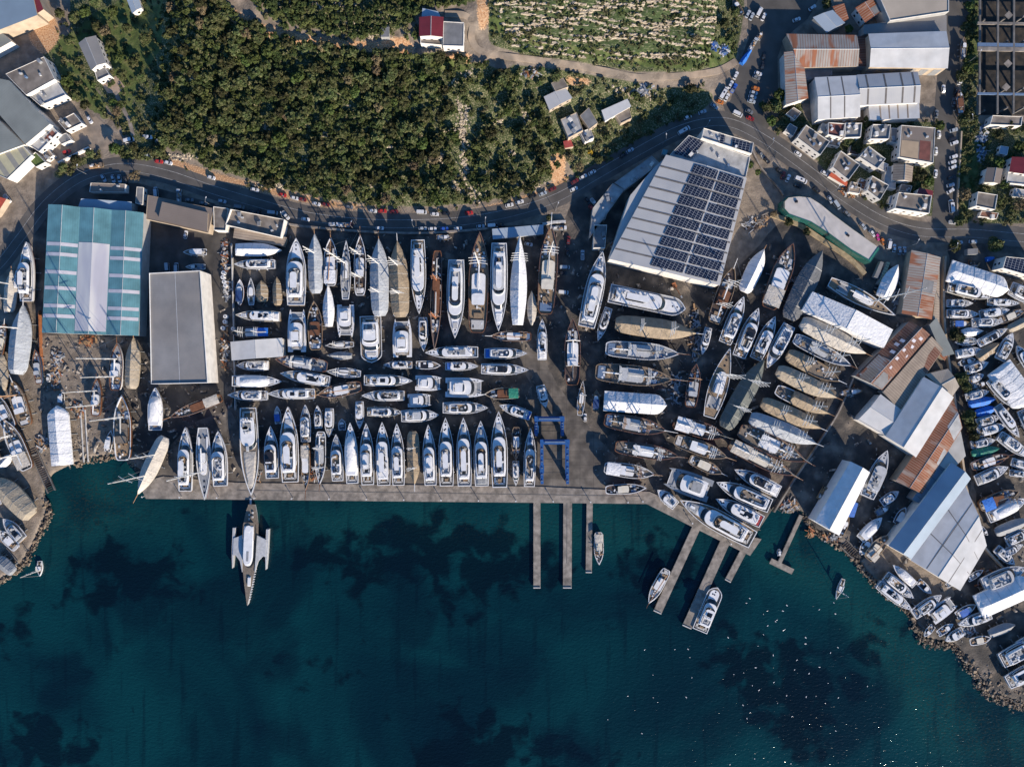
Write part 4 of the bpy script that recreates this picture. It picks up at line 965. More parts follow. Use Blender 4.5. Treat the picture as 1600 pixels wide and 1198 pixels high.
sb 321 417 290 417 9 X|shadowed grey|h='grey'
sb 682 371 706 371 9 U|tiny white dinghy|h='white'
sb 1505 93 1506 58 9 Y|pale blue upper|h='blue',sh='de'
gu 1501 178 1498 141 11 Y|rusty laid-up|h='dark',dk='worn',s='d',m=0,spr=0
sb 1158 24 1145 -2 12 Y|beige hull by the plaza|h='grey',dk='t'
sb 1184 62 1191 50 7 Y|white dinghy on the plaza|h='white'
sb 1311 615 1348 610 10 G|shadowed white launch|h='white',sh='de'
'''
def ordw(n):
    w=['','first','second','third','fourth','fifth','sixth','seventh','eighth','ninth','tenth','eleventh','twelfth']
    if n<len(w): return w[n]
    return '%d%s'%(n,{1:'st',2:'nd',3:'rd'}.get(n%10,'th') if n%100 not in (11,12,13) else 'th')
RECS=[]
for i,ln in enumerate(BOATS.strip().split('\n')):
    a,look,op=ln.split('|'); k,sx,sy_,bx_,by,w,row=a.split(); o=eval('dict(%s)'%op)
    RECS.append([k,float(sx),float(sy_),float(bx_),float(by),float(w),row,look,o,i])
for row in ROWS:
    rs=[r for r in RECS if r[6]==row]; ax=ROWS[row][1]
    rs.sort(key=lambda r:(r[1]+r[3]) if ax==0 else (r[2]+r[4]))
    for n,r in enumerate(rs): r.append(n+1)
for k,sx,sy_,bx_,by,w,row,look,o,i,n in RECS:
    rr=random.Random(100+i); px,py=(sx+bx_)/2,(sy_+by)/2; L0=math.hypot(bx_-sx,by-sy_)*S
    zd=min(5.6,max(1.5,.9+.125*L0)) if not o.get('fl') else min(2.2,.5+.05*L0)
    base=-1.2 if o.get('fl') else .03
    zz=zd+base; a=P(sx,sy_,zz); b_=P(bx_,by,zz); L=math.hypot(b_[0]-a[0],b_[1]-a[1]); B=w*S*(H-zz)/H*1.01
    ang=math.atan2(b_[1]-a[1],b_[0]-a[0])
    noun={'my':'motor yacht','gu':'wooden gulet','cv':'boat','sy':'sailing yacht','cat':'catamaran','sb':'boat'}[k]
    ph,ax=ROWS[row]
    lk=look
    if o.get('fl') or 'boat' in look or 'dinghy' in look or 'sloop' in look or 'launch' in look or 'ship' in look: noun='' if any(q in look for q in('boat','dinghy','sloop','launch','cruiser','ship')) else noun
    import re as _re
    mm_=_re.search(r'( with | under |, )',lk); ad,rest=(lk[:mm_.start()],lk[mm_.start():]) if mm_ else (lk,'')
    if k=='cv': ad+=' '+TN[o.get('c','tan')].replace(' coloured','')+'-covered'
    def mk(no,art): return _re.sub(r' +',' ','%s %s%s, %s from %s%s %s'%(ad,no,rest,ordw(n),art,'left' if ax==0 else 'top',ph)).replace(' ,',',').strip()
    lab=mk(noun,'the ')
    for no,art in ((noun,''),(noun.split(' ')[-1],'')):
        if len(lab.split())>16: lab=mk(no,art)
    if len(lab.split())>16: lab=lab.replace(' the ',' ')
    if len(lab.split())>16: lab=lab.replace(' a ',' ').replace(' of ',' ')
    ws=lab.split()
    if len(ws)>16: print('LONG',lab)
    t=thing(NAMES[k],lab,CATN[k],((a[0]+b_[0])/2,(a[1]+b_[1])/2,base),ang,'boats '+ph)
    KIND[k](t,L,B,zd,rr,o)
# trimaran motor yacht moored off the quay
def trimaran():
    a=P(393,788,2); b_=P(386,946,2); L=math.hypot(b_[0]-a[0],b_[1]-a[1]); ang=math.atan2(b_[1]-a[1],b_[0]-a[0])
    t=thing('trimaran_yacht','silver-white trimaran yacht with two outriggers moored bow out off the quay','trimaran',((a[0]+b_[0])/2,(a[1]+b_[1])/2,-1.2),ang)
    def hb(x):
        u=(x+L/2)/L; return np.interp(u,[0,.06,.18,.32,.45,.55,.62,.8,1],[1.6,2.6,3.8,4.2,4.6,4.0,3.3,1.9,.12])
    o=outline(hb,L,26); g=G().loft([[(x*q,y*w,z) for x,y in o] for z,q,w in ((-1.4,.96,.3),(.6,.985,.8),(3.0,1,1))],cap0=True,cap1=False); obj('hull',g,LGREY,t)
    obj('deck',G().poly(z3(o,2.98)),TEAKG,t)
    for s in (-1,1):
        pts=[(L*.04,s*3.4),(-L*.02,s*6.2),(L*.01,s*8.2),(-L*.17,s*8.2),(-L*.21,s*7.2),(-L*.24,s*3.6),]
        pts=[(L*.17,s*3.2),(L*.06,s*4.6),(L*.005,s*7.0),(L*.01,s*8.4),(-L*.16,s*8.4),(-L*.175,s*6.4),(-L*.2,s*3.6)]
        if s<0: pts=pts[::-1]
        obj('wing_deck',G().loft([[(x,y,2.2) for x,y in pts],[(x,y,3.15+.12*(4-abs(y)*.3)) for x,y in pts]],cap0=True),LGREY,t)
        oh=outline(lambda x:(.75 if x<0 else .75*(1-(x/(L*.2))**1.3) if x<L*.2 else .05),L*.40,14); g=G().loft([[(x-L*.06,y*w+s*8.6,z) for x,y in oh] for z,w in ((-1.2,.4),(1,.9),(2.6,1),(3.0,.8))],cap0=True); obj('outrigger',g,LGREY,t)
    p=plan(-L*.30,L*.13,lambda x:2.9,7); q=plan(-L*.28,L*.105,lambda x:2.6,6); obj('windscreen',G().loft([z3(p,3.0),z3(q,5.0)]),GLASS,t)
    r=plan(-L*.30,L*.10,lambda x:2.55,5.5); obj('roof',G().loft([z3(r,5.0),ring(r,5.6,.97),ring(r,5.8,.85)]),WHITE,t)
    obj('roof_vent',G().box(0,0,5.81,5,1.1,.06),GREYD,t)
    r=plan(-L*.33,-L*.13,lambda x:3.1,3); obj('sun_deck',G().loft([z3(r,5.2),z3(r,5.35)]),TEAKG,t)
    obj('jacuzzi',G().cyl(-L*.27,0,5.35,1.7,.6,10),WHITE,t)
    g=G(); [g.box(-L*.42+i*1.1,(-1)**i*.9,3,1,.8,.5) for i in range(4)]; obj('seating',g,CUSH,t)
    obj('tender',G().box(L*.26,.6,3,5,1.4,.7,tx=.8),WHITE,t)
    g=G(); [g.cyl(L*(.14+.025*i),hb(L*(.14+.025*i))+.25,1.6,.32,1.1,7) for i in range(13)]; obj('fender',g,WHITE,t)
    t2=thing('gangway','narrow grey gangway from the quay to the trimaran yacht','gangway',P(392,783,.5),-math.pi/2)
    obj('walkway',G().box(1.5,0,.2,6,1.0,.15),LGREY,t2)
trimaran()
# ---------------------------------------------------------------- buildings
RW=mat('roof_white',(.48,.48,.475),.45,.22,.12,col2=(.40,.39,.37),mscale=.12,msoft=.2,wave=(0,.9,.86,.12))
RWB=mat('roof_bright',(.60,.60,.585),.45,.22,.12,col2=(.50,.485,.46),mscale=.1,msoft=.2,wave=(0,.9,.9,.1))
RBL=mat('roof_blue_grey',(.30,.36,.42),.4,.15,.1,wave=(0,.9,.9,.1))
RTEAL=mat('roof_teal',(.115,.265,.295),.5,.35,.15,wave=(1,1.1,.82,.12))
RGREY=mat('roof_grey',(.25,.245,.24),.6,.3,.12,wave=(0,1.0,.85,.15),col2=(.20,.185,.17),mscale=.06,msoft=.15)
RGRN=mat('roof_grey_green',(.20,.215,.20),.7,.22,.1,wave=(0,1.1,.9,.1))
RBR=mat('roof_brown_sheet',(.185,.15,.125),.7,.15,.1,wave=(0,1.1,.9,.1))
RUST=mat('roof_rust',(.26,.085,.035),.8,.35,.3,col2=(.38,.30,.24),mscale=.16,mthr=.6,msoft=.05,wave=(0,1.2,(.40,.30,.22),.16),stretch=(1.0,.25,1))
RUSTD=mat('roof_rust_dark',(.13,.05,.03),.8,.35,.3,col2=(.22,.10,.06),mscale=.2,wave=(0,1.3,(.30,.20,.15),.12),stretch=(1,.3,1))
RPATCH=mat('roof_patchy_rust',(.34,.31,.27),.75,.3,.3,col2=(.30,.11,.05),mscale=.14,mthr=.55,msoft=.03,wave=(0,1.3,(.26,.11,.06),.18),stretch=(1.2,.2,1))
RTAN=mat('roof_tan',(.31,.25,.19),.75,.25,.2,wave=(0,1.3,(.18,.13,.10),.18))
FLATR=mat('roof_flat_concrete',(.165,.14,.118),.85,.35,.25,col2=(.23,.20,.17),mscale=.2,msoft=.12)
FLATG=mat('roof_flat_grey',(.19,.19,.19),.8,.3,.3)
FLATW=mat('roof_flat_white',(.38,.38,.37),.7,.35,.3)
REDR=mat('roof_dark_red',(.16,.02,.025),.5,.2,.3,wave=(0,1.2,.85,.12))
REDT=mat('roof_faded_red',(.17,.06,.045),.7,.4,.3)
WWALL=mat('wall_white',(.66,.63,.58),.8,.2,.3)
WBEI=mat('wall_beige',(.42,.34,.25),.8,.25,.3)
WGRN=mat('glass_green',(.02,.10,.085),.2,.2,.3)
WGRY=mat('wall_grey',(.32,.32,.31),.8,.2,.3)
SOLAR=mat('solar_cells',(.008,.012,.03),.18,.1,.3,grid=(1.15,1.9,.07,(.34,.36,.38)))
SKYL=mat('skylight_strip',(.52,.50,.53),.4,.15,.4)
DSTRIP=mat('dark_roof_strip',(.14,.125,.11),.6,.3,.4)
def bil(Q,u,v):
    (a,b,c,d)=Q; return tuple((a[i]*(1-u)+b[i]*u)*(1-v)+(d[i]*(1-u)+c[i]*u)*v for i in (0,1))
def building(name,label,cat,quad,h,roof='flat',rm=None,wm=None,nb=1,rh=1.6,base=None,win=0,par=.5,patches=(),parapet=None,over=.35,group=None,swap=False,items=0,seed=0,doors=0):
    """quad: photo pixels of the eaves; ridge runs along edge 0-1"""
    rr=random.Random(seed+int(quad[0][0]))
    cx=sum(q[0] for q in quad)/4; cy=sum(q[1] for q in quad)/4
    z0=float(hz(cx,cy)) if base is None else base
    if swap: quad=quad[1:]+quad[:1]
    Wp=[P(x,y,z0+h) for x,y in quad]
    ox=sum(p[0] for p in Wp)/4; oy=sum(p[1] for p in Wp)/4
    ang=math.atan2(Wp[1][1]-Wp[0][1],Wp[1][0]-Wp[0][0]); c,s=math.cos(-ang),math.sin(-ang)
    Q=[((p[0]-ox)*c-(p[1]-oy)*s,(p[0]-ox)*s+(p[1]-oy)*c) for p in Wp]
    if Q[0][1]>Q[2][1]: # make v grow with +y
        Q=[Q[3],Q[2],Q[1],Q[0]]
    t=thing(name,label,cat,(ox,oy,z0),ang,group)
    def zr(v):
        if roof=='gable': w=(v*nb)%1.0; w=0 if (v in(0,1)) else w; return h+rh*(1-abs(2*w-1)) if not(v in (0,1)) else h
        if roof=='shed': return h+rh*v
        return h
    # walls
    g=G(); b=[(x,y,-.5) for x,y in Q]
    if roof in('gable','shed'):
        vs_=sorted(set([i/(2*nb) for i in range(2*nb+1)])) if roof=='gable' else [0,1]
        for u in (0,1):
            for v0,v1 in zip(vs_,vs_[1:]):
                z0_=h if (round(v0*2*nb)%2==0 and roof=='gable') else (h+rh if roof=='gable' else h+rh*v0)
                z1_=h if (round(v1*2*nb)%2==0 and roof=='gable') else (h+rh if roof=='gable' else h+rh*v1)
                p,q=bil(Q,u,v0),bil(Q,u,v1)
                f=[(*p,-.5),(*q,-.5),(*q,z1_-.05),(*p,z0_-.05)]
                g.poly(f if u==1 else f[::-1])
        for v in (0,1):
            p,q=bil(Q,0,v),bil(Q,1,v); zz=h-.05+(rh if roof=='shed' and v==1 else 0); f=[(*p,-.5),(*q,-.5),(*q,zz),(*p,zz)]; g.poly(f if v==0 else f[::-1])
    else: g.loft([[(x,y,-.5) for x,y in Q],[(x,y,h-.02) for x,y in Q]],cap1=True)
    wl=obj('wall',g,wm or WWALL,t)
    Lx=math.hypot(Q[1][0]-Q[0][0],Q[1][1]-Q[0][1]); Ly=math.hypot(Q[3][0]-Q[0][0],Q[3][1]-Q[0][1])
    ou,ov=over/Lx,over/Ly
    def surf(u0,v0,u1,v1,off):
        g=G(); cuts=[v0]
        if roof=='gable':
            for i in range(1,2*nb):
                if v0<i/(2*nb)<v1: cuts.append(i/(2*nb))
        cuts.append(v1)
        def z(v):
            if roof=='gable':
                w=v*nb*2; k=math.floor(w+1e-9); fr=w-k
                if v<0: return h+v*2*nb*rh
                if v>1: return h-(v-1)*2*nb*rh
                return h+rh*(fr if k%2==0 else 1-fr)
            if roof=='shed': return h+rh*v
            return h
        for a,b_ in zip(cuts,cuts[1:]):
            p=[(*bil(Q,u0,a),z(a)+off),(*bil(Q,u1,a),z(a)+off),(*bil(Q,u1,b_),z(b_)+off),(*bil(Q,u0,b_),z(b_)+off)]
            g.poly(p); 
        return g
    if roof in('gable','shed'):
        if roof=='gable' and nb>1:
            for k in range(nb): 
                obj('roof_bay',surf(-ou,(k/nb) if k else -ov,1+ou,((k+1)/nb) if k<nb-1 else 1+ov,.03),rm,t)
        else: 
            ro=obj('roof',surf(-ou,-ov,1+ou,1+ov,.03),rm,t)
        if roof=='gable':
            g=G()
            for k in range(nb):
                v=(k+.5)/nb; p,q=bil(Q,-ou,v),bil(Q,1+ou,v); g.tube((*p,h+rh+.04),(*q,h+rh+.04),.13,4)
            obj('ridge_cap',g,LGREY,t)
    else:
        obj('roof',surf(0.0,0.0,1,1,.02),rm,t)
        if par:
            g=G(); n=4; w=.28
            inner=[]
            cxx=sum(q[0] for q in Q)/4; cyy=sum(q[1] for q in Q)/4
            for x,y in Q:
                d=math.hypot(x-cxx,y-cyy); f=1-.28/d; inner.append((cxx+(x-cxx)*f,cyy+(y-cyy)*f))
            g.loft([[(x,y,h-.02) for x,y in Q],[(x,y,h+par) for x,y in Q],[(x,y,h+par) for x,y in inner],[(x,y,h+.03) for x,y in inner]],cap1=False)
            obj('parapet',g,parapet or wm or WWALL,t)
    for j,pt in enumerate(patches):
        u0,v0,u1,v1,m,nm=pt[:6]; obj(nm,surf(u0,v0,u1,v1,(.07 if len(pt)<7 else pt[6])+j*.004),m,t)
    if items:
        for k in range(items):
            x,y=bil(Q,rr.uniform(.12,.88),rr.uniform(.12,.88)); q=rr.random()
            if q<.4: obj('air_conditioner',G().box(x,y,h+.02,1.3,.8,.9,rr.uniform(0,3)),LGREY,t)
            elif q<.7: obj('water_tank',G().cyl(x,y,h+.02,.65,1.3,10),rr.choice([WHITE,CUSHB,STEEL]),t)
            else: obj('roof_box',G().box(x,y,h+.02,2.2,1.6,1.5,rr.choice((0,.3))),rr.choice([WWALL,FLATG,STEEL]),t)
    if win:
        fl=max(1,int(h/3.0)); E=[(Q[0],Q[1]),(Q[1],Q[2]),(Q[2],Q[3]),(Q[3],Q[0])]
        for (p,q) in E:
            ln=math.hypot(q[0]-p[0],q[1]-p[1]); n=int(ln/win); 
            if n<1: continue
            dx,dy=(q[0]-p[0])/ln,(q[1]-p[1])/ln; nx_,ny_=dy,-dx; a=math.atan2(dy,dx)
            for f in range(fl):
                for k in range(n):
                    u=(k+.5)/n*ln; x,y=p[0]+dx*u+nx_*.02,p[1]+dy*u+ny_*.02
                    wo_=obj('window',G().box(x,y,f*3.0+1.0,1.15,.1,1.25,a),GLASS,t)
                    obj('window_frame',G().box(x,y,f*3.0+.88,1.4,.14,.12,a),WHITE,wo_)
    if doors:
        p,q=Q[0],Q[1]; a=math.atan2(q[1]-p[1],q[0]-p[0]); 
        for k in range(doors):
            u=(k+.5)/doors; x,y=p[0]+(q[0]-p[0])*u,p[1]+(q[1]-p[1])*u; obj('roller_door',G().box(x,y,-.2,Lx/doors*.6,.2,min(h*.75,7),a),STEEL,t)
    t['_Q']=[c_ for q in Q for c_ in q]; t['_h']=h
    return t,Q,h,Lx,Ly
B=building
# large halls -----------------------------------------------------------
strips=[]
for k in (0,2):
    for v in (.255,.34,.475,.61,.755,.875): strips.append((0,0,0,0,0,0))
def hall_patches():
    r=[]   # ridge runs north-south: quad edge 0-1 is the long side -> u along y, v across x
    for a,b_ in ((.0,1/3),(2/3,1)):
        for u in (.29,.37,.51,.635,.775,.855): r.append((1-u-.028,a+.004,1-u,b_-.004,SKYL,'skylight_strip'))
    r.append((.02,1/3+.004,.725,2/3-.004,mat('translucent_sheet',(.50,.49,.54),.4,.3,.08,col2=(.62,.60,.56),mscale=.08,stretch=(.2,1,1)),'translucent_sheet'))
    return r
B('teal_hall','big boat hall with teal sheet roof in three gabled bays and pale skylights','hall',[(66,519),(76,320),(224,333),(216,524)],8,'gable',RTEAL,WGRY,nb=3,rh=1.7,patches=hall_patches(),over=.2)
B('lean_to','blue-grey lean-to roof behind the teal hall','shed',[(129,312),(206,317),(205,330),(123,324)],6,'shed',RBL,WGRY,rh=.8)
B('grey_hall','tall hall with ribbed grey roof and bright white side wall','hall',[(237,600),(234,427),(313,423),(325,598)],12.5,'flat',RGREY,WWALL,par=.7,parapet=WHITE,doors=0,patches=[(.0,.495,1,.505,LGREY,'ridge_flashing')],items=0)
B('brown_block','low brown flat roofed workshop beside the road behind the brown yard','workshop',[(228,342),(231,305),(334,326),(326,364)],5,'flat',RBR,WBEI,par=.15,patches=[])
B('brown_upper_roof','raised brown sheet roof on top of the low workshop','roof',[(249,343),(255,317),(324,333),(323,361)],6.2,'shed',RBR,WBEI,rh=.6)
B('annex','small brown flat roof between workshop and white parapet building','annex',[(335,360),(334,323),(357,326),(353,361)],5,'flat',FLATR,WWALL,par=.6)
B('parapet_building','roofless white parapet building with junk inside, beside the road','building',[(354,352),(362,328),(446,344),(440,372)],5.5,'flat',FLATR,WWALL,par=1.6,parapet=WWALL,items=7,win=4)
B('yard_canopy','tan lean-to canopy in front of the white parapet building','canopy',[(366,371),(368,358),(447,372),(442,384)],4,'shed',RTAN,WBEI,rh=.5)
B('white_shed','long white gabled shed at the west of the yard','shed',[(363,562),(361,535),(440,529),(441,556)],6.5,'gable',RWB,WWALL,rh=2.0)
B('wall_canopy','long pale blue canopy under the yard wall','canopy',[(771,373),(770,359),(848,352),(848,365)],4,'shed',RBL,WGRY,rh=.3)
B('guard_kiosk','narrow white kiosk building with open top by the yard gate','kiosk',[(927,388),(928,352),(948,352),(945,388)],6,'flat',FLATG,WWALL,par=.9,items=2)
# solar warehouse ------------------------------------------------------
QS=[(953,404),(1041,243),(1166,279),(1124,445)]
t,Q,h,Lx,Ly=B('solar_warehouse','huge white roofed warehouse with rows of solar panels','warehouse',QS,13,'gable',RW,WWALL,rh=1.2,over=.3,
   patches=[(u,.0,u+.014,1,DSTRIP,'roof_groove') for u in (.09,.19,.29,.39,.49,.59,.69,.79,.89)])
for r_ in range(10):
    u0=.022+r_*.0985; 
    for (v0,v1) in ((.03,.325),(.35,.645)):
        if r_==9: 
            pass
        g=G(); zz=lambda v:h+1.2*(1-abs(2*v-1))+.32
        cuts=[v0,.5,v1] if v0<.5<v1 else [v0,v1]
        for a,b_ in zip(cuts,cuts[1:]):
            pp=[(*bil(Q,u0,a),zz(a)),(*bil(Q,u0+.079,a),zz(a)),(*bil(Q,u0+.079,b_),zz(b_)),(*bil(Q,u0,b_),zz(b_))]
            lo=[(x,y,z-.1) for x,y,z in pp]; g.loft([lo,pp],cap1=True,cap0=True)
        obj('solar_array',g,SOLAR,t)
B('west_bay','lower angled white roof bay joined to the solar warehouse','bay',[(953,402),(985,305),(1022,262),(1038,248)],11.5,'flat',RW,WWALL,par=0)
t2,Q2,h2,_,_=B('solar_annex','flat blue-white annex north of the solar warehouse with rooftop panels','annex',[(1046,243),(1076,212),(1172,246),(1165,278)],11,'flat',FLATW,WWALL,par=.5,items=5)
def arr(t,Q,z,u0,v0,u1,v1):
    pp=[(*bil(Q,u0,v0),z),(*bil(Q,u1,v0),z),(*bil(Q,u1,v1),z),(*bil(Q,u0,v1),z)]; obj('solar_array',G().loft([[(x,y,z-.1) for x,y,z in pp],pp],cap0=True),SOLAR,t)
arr(t2,Q2,h2+.5,.12,.74,.95,.98)
t3,Q3,h3,_,_=B('solar_tower_block','narrow northern block with white parapet and two small solar arrays','annex',[(1096,216),(1099,201),(1177,224),(1174,241)],14,'flat',FLATW,WWALL,par=.8,items=3,win=5)
arr(t3,Q3,h3+.5,.08,.06,.9,.40); arr(t3,Q3,h3+.5,.1,.56,.9,.66)
B('white_store','long whitish flat store hugging the road bend, lower half','store',[(921,372),(926,326),(957,287),(975,297),(940,374)][:4],6,'flat',FLATW,WGRY,par=.6,items=6)
B('curved_store','long whitish flat store hugging the road bend, upper half','store',[(960,286),(1018,244),(1031,256),(976,297)],6,'flat',FLATW,WGRY,par=.6,items=4)
B('store_ramp','small whitish flat roof at the lower end of the bend store','store',[(924,350),(927,328),(960,300),(946,342)],5,'flat',FLATW,WGRY,par=.5,items=3)
# lens shaped green glass building
def lens():
    px=[(1226,326),(1226,315),(1232,309),(1248,307),(1266,309),(1282,319),(1300,334),(1332,358),(1372,386),(1358,406),(1330,390),(1296,365),(1268,347),(1248,340),(1234,335)]
    pts=[P(x,y,7)[:2] for x,y in px]; cx=sum(p[0] for p in pts)/len(pts); cy=sum(p[1] for p in pts)/len(pts)
    t=thing('glass_building','curved pavilion with pale flat roof and green glass sides','pavilion',(cx,cy,0)); q=[(x-cx,y-cy) for x,y in pts]
    q2=[(x*1.045,y*1.06) for x,y in q]
    obj('wall',G().loft([z3(q2,-.3),z3(q2,6.2)]),WGRN,t); obj('green_band',G().loft([z3([(x*1.03,y*1.04) for x,y in q],6.2),z3(q,7.2)],cap0=True,cap1=False),WGRN,t)
    obj('roof',G().poly(z3(q,6.98)),mat('roof_pale',(.50,.46,.42),.8,.2,.2),t)
    obj('roof_hatch',G().box(14,-8,7,1.6,1.0,.5,-.6),BLACK,t); obj('roof_unit',G().box(-12,9,7,1.2,1.2,.6),BLACK,t)
lens()
# rusty sheds on the eastern side
B('rust_shed','long shed with patchy rust and grey sheets along the right hand lane','shed',[(1410,489),(1425,392),(1469,403),(1455,498)],6,'gable',RPATCH,WBEI,rh=1.0,patches=[(.12,.0,.35,.5,RUST,'rust_sheet'),(.4,.1,.6,.5,FLATG,'grey_sheet')])
B('tan_lean_to','sloping tan side roof right of the patchy rust shed','shed',[(1456,502),(1466,410),(1468,404),(1467,508)],4,'shed',RTAN,WBEI,rh=1.0)
B('rust_hall','dark rusty gabled hall with pale skylight dashes','hall',[(1338,587),(1421,503),(1452,523),(1378,608)],7,'gable',RUSTD,WGRY,rh=1.8,
  patches=[(.0,.0,.22,.42,FLATG,'grey_sheet')]+[(u,v,u+.045,v+.16,SKYL,'skylight') for u,v in ((.3,.2),(.38,.12),(.45,.28),(.55,.1),(.6,.3),(.7,.16),(.78,.28),(.86,.1),(.5,.6),(.7,.62),(.62,.68))]+[(.03,.52,.4,.97,RPATCH,'patched_sheet'),(.0,.55,.2,.9,RTAN,'tan_sheet')])
B('striped_hall','tan and dark striped corrugated roof between rust hall and white gable','hall',[(1380,612),(1454,527),(1473,546),(1407,641)],6,'shed',RTAN,WGRY,rh=.8,patches=[(.6,.0,.95,.5,RUSTD,'rust_sheet')])
B('lane_shed','narrow grey sheet roof pointing along the right lane','shed',[(1452,508),(1462,498),(1490,552),(1474,556)],5,'shed',RGRN,WGRY,rh=.6)
B('pale_tan_roof','pale tan folded roof at the lane, touching the white gable','shed',[(1448,585),(1480,577),(1498,604),(1486,620)],6,'gable',mat('roof_pale_tan',(.36,.31,.25),.7,.2,.2,wave=(0,1.1,.85,.15)),WBEI,rh=1.0)
B('small_rust_roof','tiny bright rust sheet roof by the lane wall','shed',[(1465,552),(1471,544),(1482,552),(1476,562)],4,'shed',RUST,WBEI,rh=.3)
B('white_side_shed','small white panelled shed on the lower left of the white gable','shed',[(1342,656),(1376,617),(1408,641),(1384,680)],6.5,'gable',RWB,WWALL,rh=1.2,swap=True,patches=[(0,.0,1,.012,DSTRIP,'groove')])
B('white_gable_hall','large white gabled hall with one bluish slope amid rusty roofs','hall',[(1385,681),(1444,590),(1489,621),(1431,713)],8,'gable',RWB,WWALL,rh=2.6)
B('rust_striped_hall','bright rust striped roof right of the white gabled hall','hall',[(1401,751),(1488,626),(1503,668),(1440,770)],7,'gable',RUST,WBEI,rh=1.0,patches=[(.42,.0,.62,.25,FLATW,'white_sheet'),(.8,.0,1,.6,FLATW,'white_sheet')])
B('pale_yard_roof','pale triangular flat roof beside the lane, next to the rust stripes','shed',[(1462,722),(1498,658),(1509,712),(1484,738)],6.5,'flat',mat('roof_pale_sheet',(.44,.42,.38),.7,.2,.2),WBEI,par=0)
B('dark_blue_shed','narrow dark blue-grey shed roof beside the big blue hall','shed',[(1426,779),(1477,707),(1492,720),(1443,790)],6,'shed',mat('roof_dark_blue',(.12,.17,.21),.5,.2,.15,wave=(0,6,.6,.06)),WGRY,rh=.5)
B('blue_hall','largest eastern hall, its northern gable steep and blue','hall',[(1390,852),(1487,724),(1516,748),(1424,872)],8,'gable',RBL,WWALL,rh=3.0)
B('white_double_hall','southern gable of the largest eastern hall, grey and white slopes','hall',[(1425,874),(1507,760),(1541,852),(1500,921)],7.6,'gable',RWB,WWALL,rh=2.4,patches=[(.35,0,.36,1,DSTRIP,'groove'),(.68,0,.69,1,DSTRIP,'groove'),(0,.72,1,.735,DSTRIP,'valley_gutter'),(0,.265,1,.28,DSTRIP,'valley_gutter')])
B('white_tent','bright white peaked tent covering a yacht between gulets','tent',[(1254,484),(1270,456),(1395,515),(1381,543)],9,'gable',T['white'],T['white'],rh=3.5,over=.1)
B('shore_tent','long white tent beside the eastern shore with sagging eaves','tent',[(1274,814),(1329,721),(1359,738),(1311,836)],9,'gable',T['white'],T['white'],rh=2.6,over=.1)
B('blue_awning','small bright blue awning at the long shore tent','awning',[(1326,806),(1333,784),(1340,787),(1334,807)],3,'shed',BLUE,WGRY,rh=.3)
B('container_pair','grey container beside the shrink-wrapped boat','container',[(1366,432),(1376,408),(1381,410),(1372,435)],2.8,'flat',FLATG,WGRY,par=0)
B('striped_container','yellow striped container beside the shrink-wrapped boat','container',[(1372,443),(1386,409),(1391,410),(1378,446)],2.8,'flat',mat('roof_yellow_striped',(.38,.36,.22),.7,.2,.3,wave=(0,1.5,.6,.4)),WGRY,par=0)
B('dark_tarp_roof','dark grey tarpaulin roof left of the tall masted yacht','shed',[(1297,448),(1306,436),(1338,447),(1330,468)],5,'shed',T['olive'],WGRY,rh=.4)
# upper right quarter --------------------------------------------------------
B('rusty_workshop','rust-brown sheet roof workshop with ridge at the plaza','workshop',[(1248,105),(1230,54),(1338,56),(1340,103)][1:]+[(1248,105)],7,'gable',RPATCH,WBEI,rh=1.6,patches=[(.02,.55,.98,.98,RUST,'rust_sheet')][:0])
B('curved_workshop','narrow bent workshop with rusty tiled stripes left of white halls','workshop',[(1229,163),(1226,83),(1253,82),(1262,153)],7,'gable',RPATCH,WWALL,rh=1.0)
B('white_north_hall','long white gabled hall below the beige flat roof','hall',[(1360,104),(1358,54),(1478,50),(1480,106)][::1],9,'gable',RWB,WBEI,rh=1.8,swap=True,doors=6)
B('panel_hall','white gabled hall with dark roof seams, left of its twin','hall',[(1279,186),(1274,122),(1338,119),(1343,182)],8,'gable',RWB,WWALL,rh=1.8,swap=True,patches=[(u,.0,u+.03,1,DSTRIP,'seam') for u in (.28,.62)])
B('panel_hall','white gabled hall with dark roof seams, right of its twin','hall',[(1343,164),(1340,118),(1433,113),(1436,160)],8,'gable',RW,WWALL,rh=1.8,swap=True,patches=[(u,.0,u+.03,1,DSTRIP,'seam') for u in (.12,.42,.7,.9)])
B('panel_annex','low white annex with tan seams below the twin white halls','annex',[(1360,187),(1359,166),(1436,161),(1436,184)],6.5,'shed',RWB,WWALL,rh=-.5,swap=True,patches=[(u,.0,u+.03,1,RTAN,'seam') for u in (.2,.38,.56,.76)])
B('teal_grey_shed','teal-grey ribbed shed near the plaza top','shed',[(1292,50),(1272,28),(1301,17),(1319,36)],6,'gable',RBL,WGRY,rh=.8)
B('rust_lean_to','small rust red roof attached to the teal-grey shed','shed',[(1314,36),(1302,12),(1318,7),(1325,29)],5,'shed',RUST,WGRY,rh=.4)
B('brown_roof_house','brown roofed house with grey patch, by the beige roof','house',[(1352,34),(1338,13),(1364,-2),(1377,17)],6,'gable',RUST,WWALL,rh=.8,win=4,patches=[(0,0,.5,.45,FLATG,'grey_sheet')])
B('beige_warehouse','wide beige flat warehouse roof at the top edge','warehouse',[(1390,33),(1362,-30),(1482,-40),(1482,19)],9,'flat',mat('roof_beige',(.36,.31,.25),.8,.2,.08),WGRY,par=.4,parapet=WWALL)
B('shadow_shed','shadowed grey sheet roof between beige and white halls','shed',[(1350,53),(1350,40),(1478,25),(1478,49)],6,'shed',RGREY,WGRY,rh=.2)
B('rust_strip_roof','dark rust striped roof joining workshop and white hall','shed',[(1341,103),(1338,58),(1356,58),(1357,104)],5,'shed',RUSTD,WGRY,rh=.2)
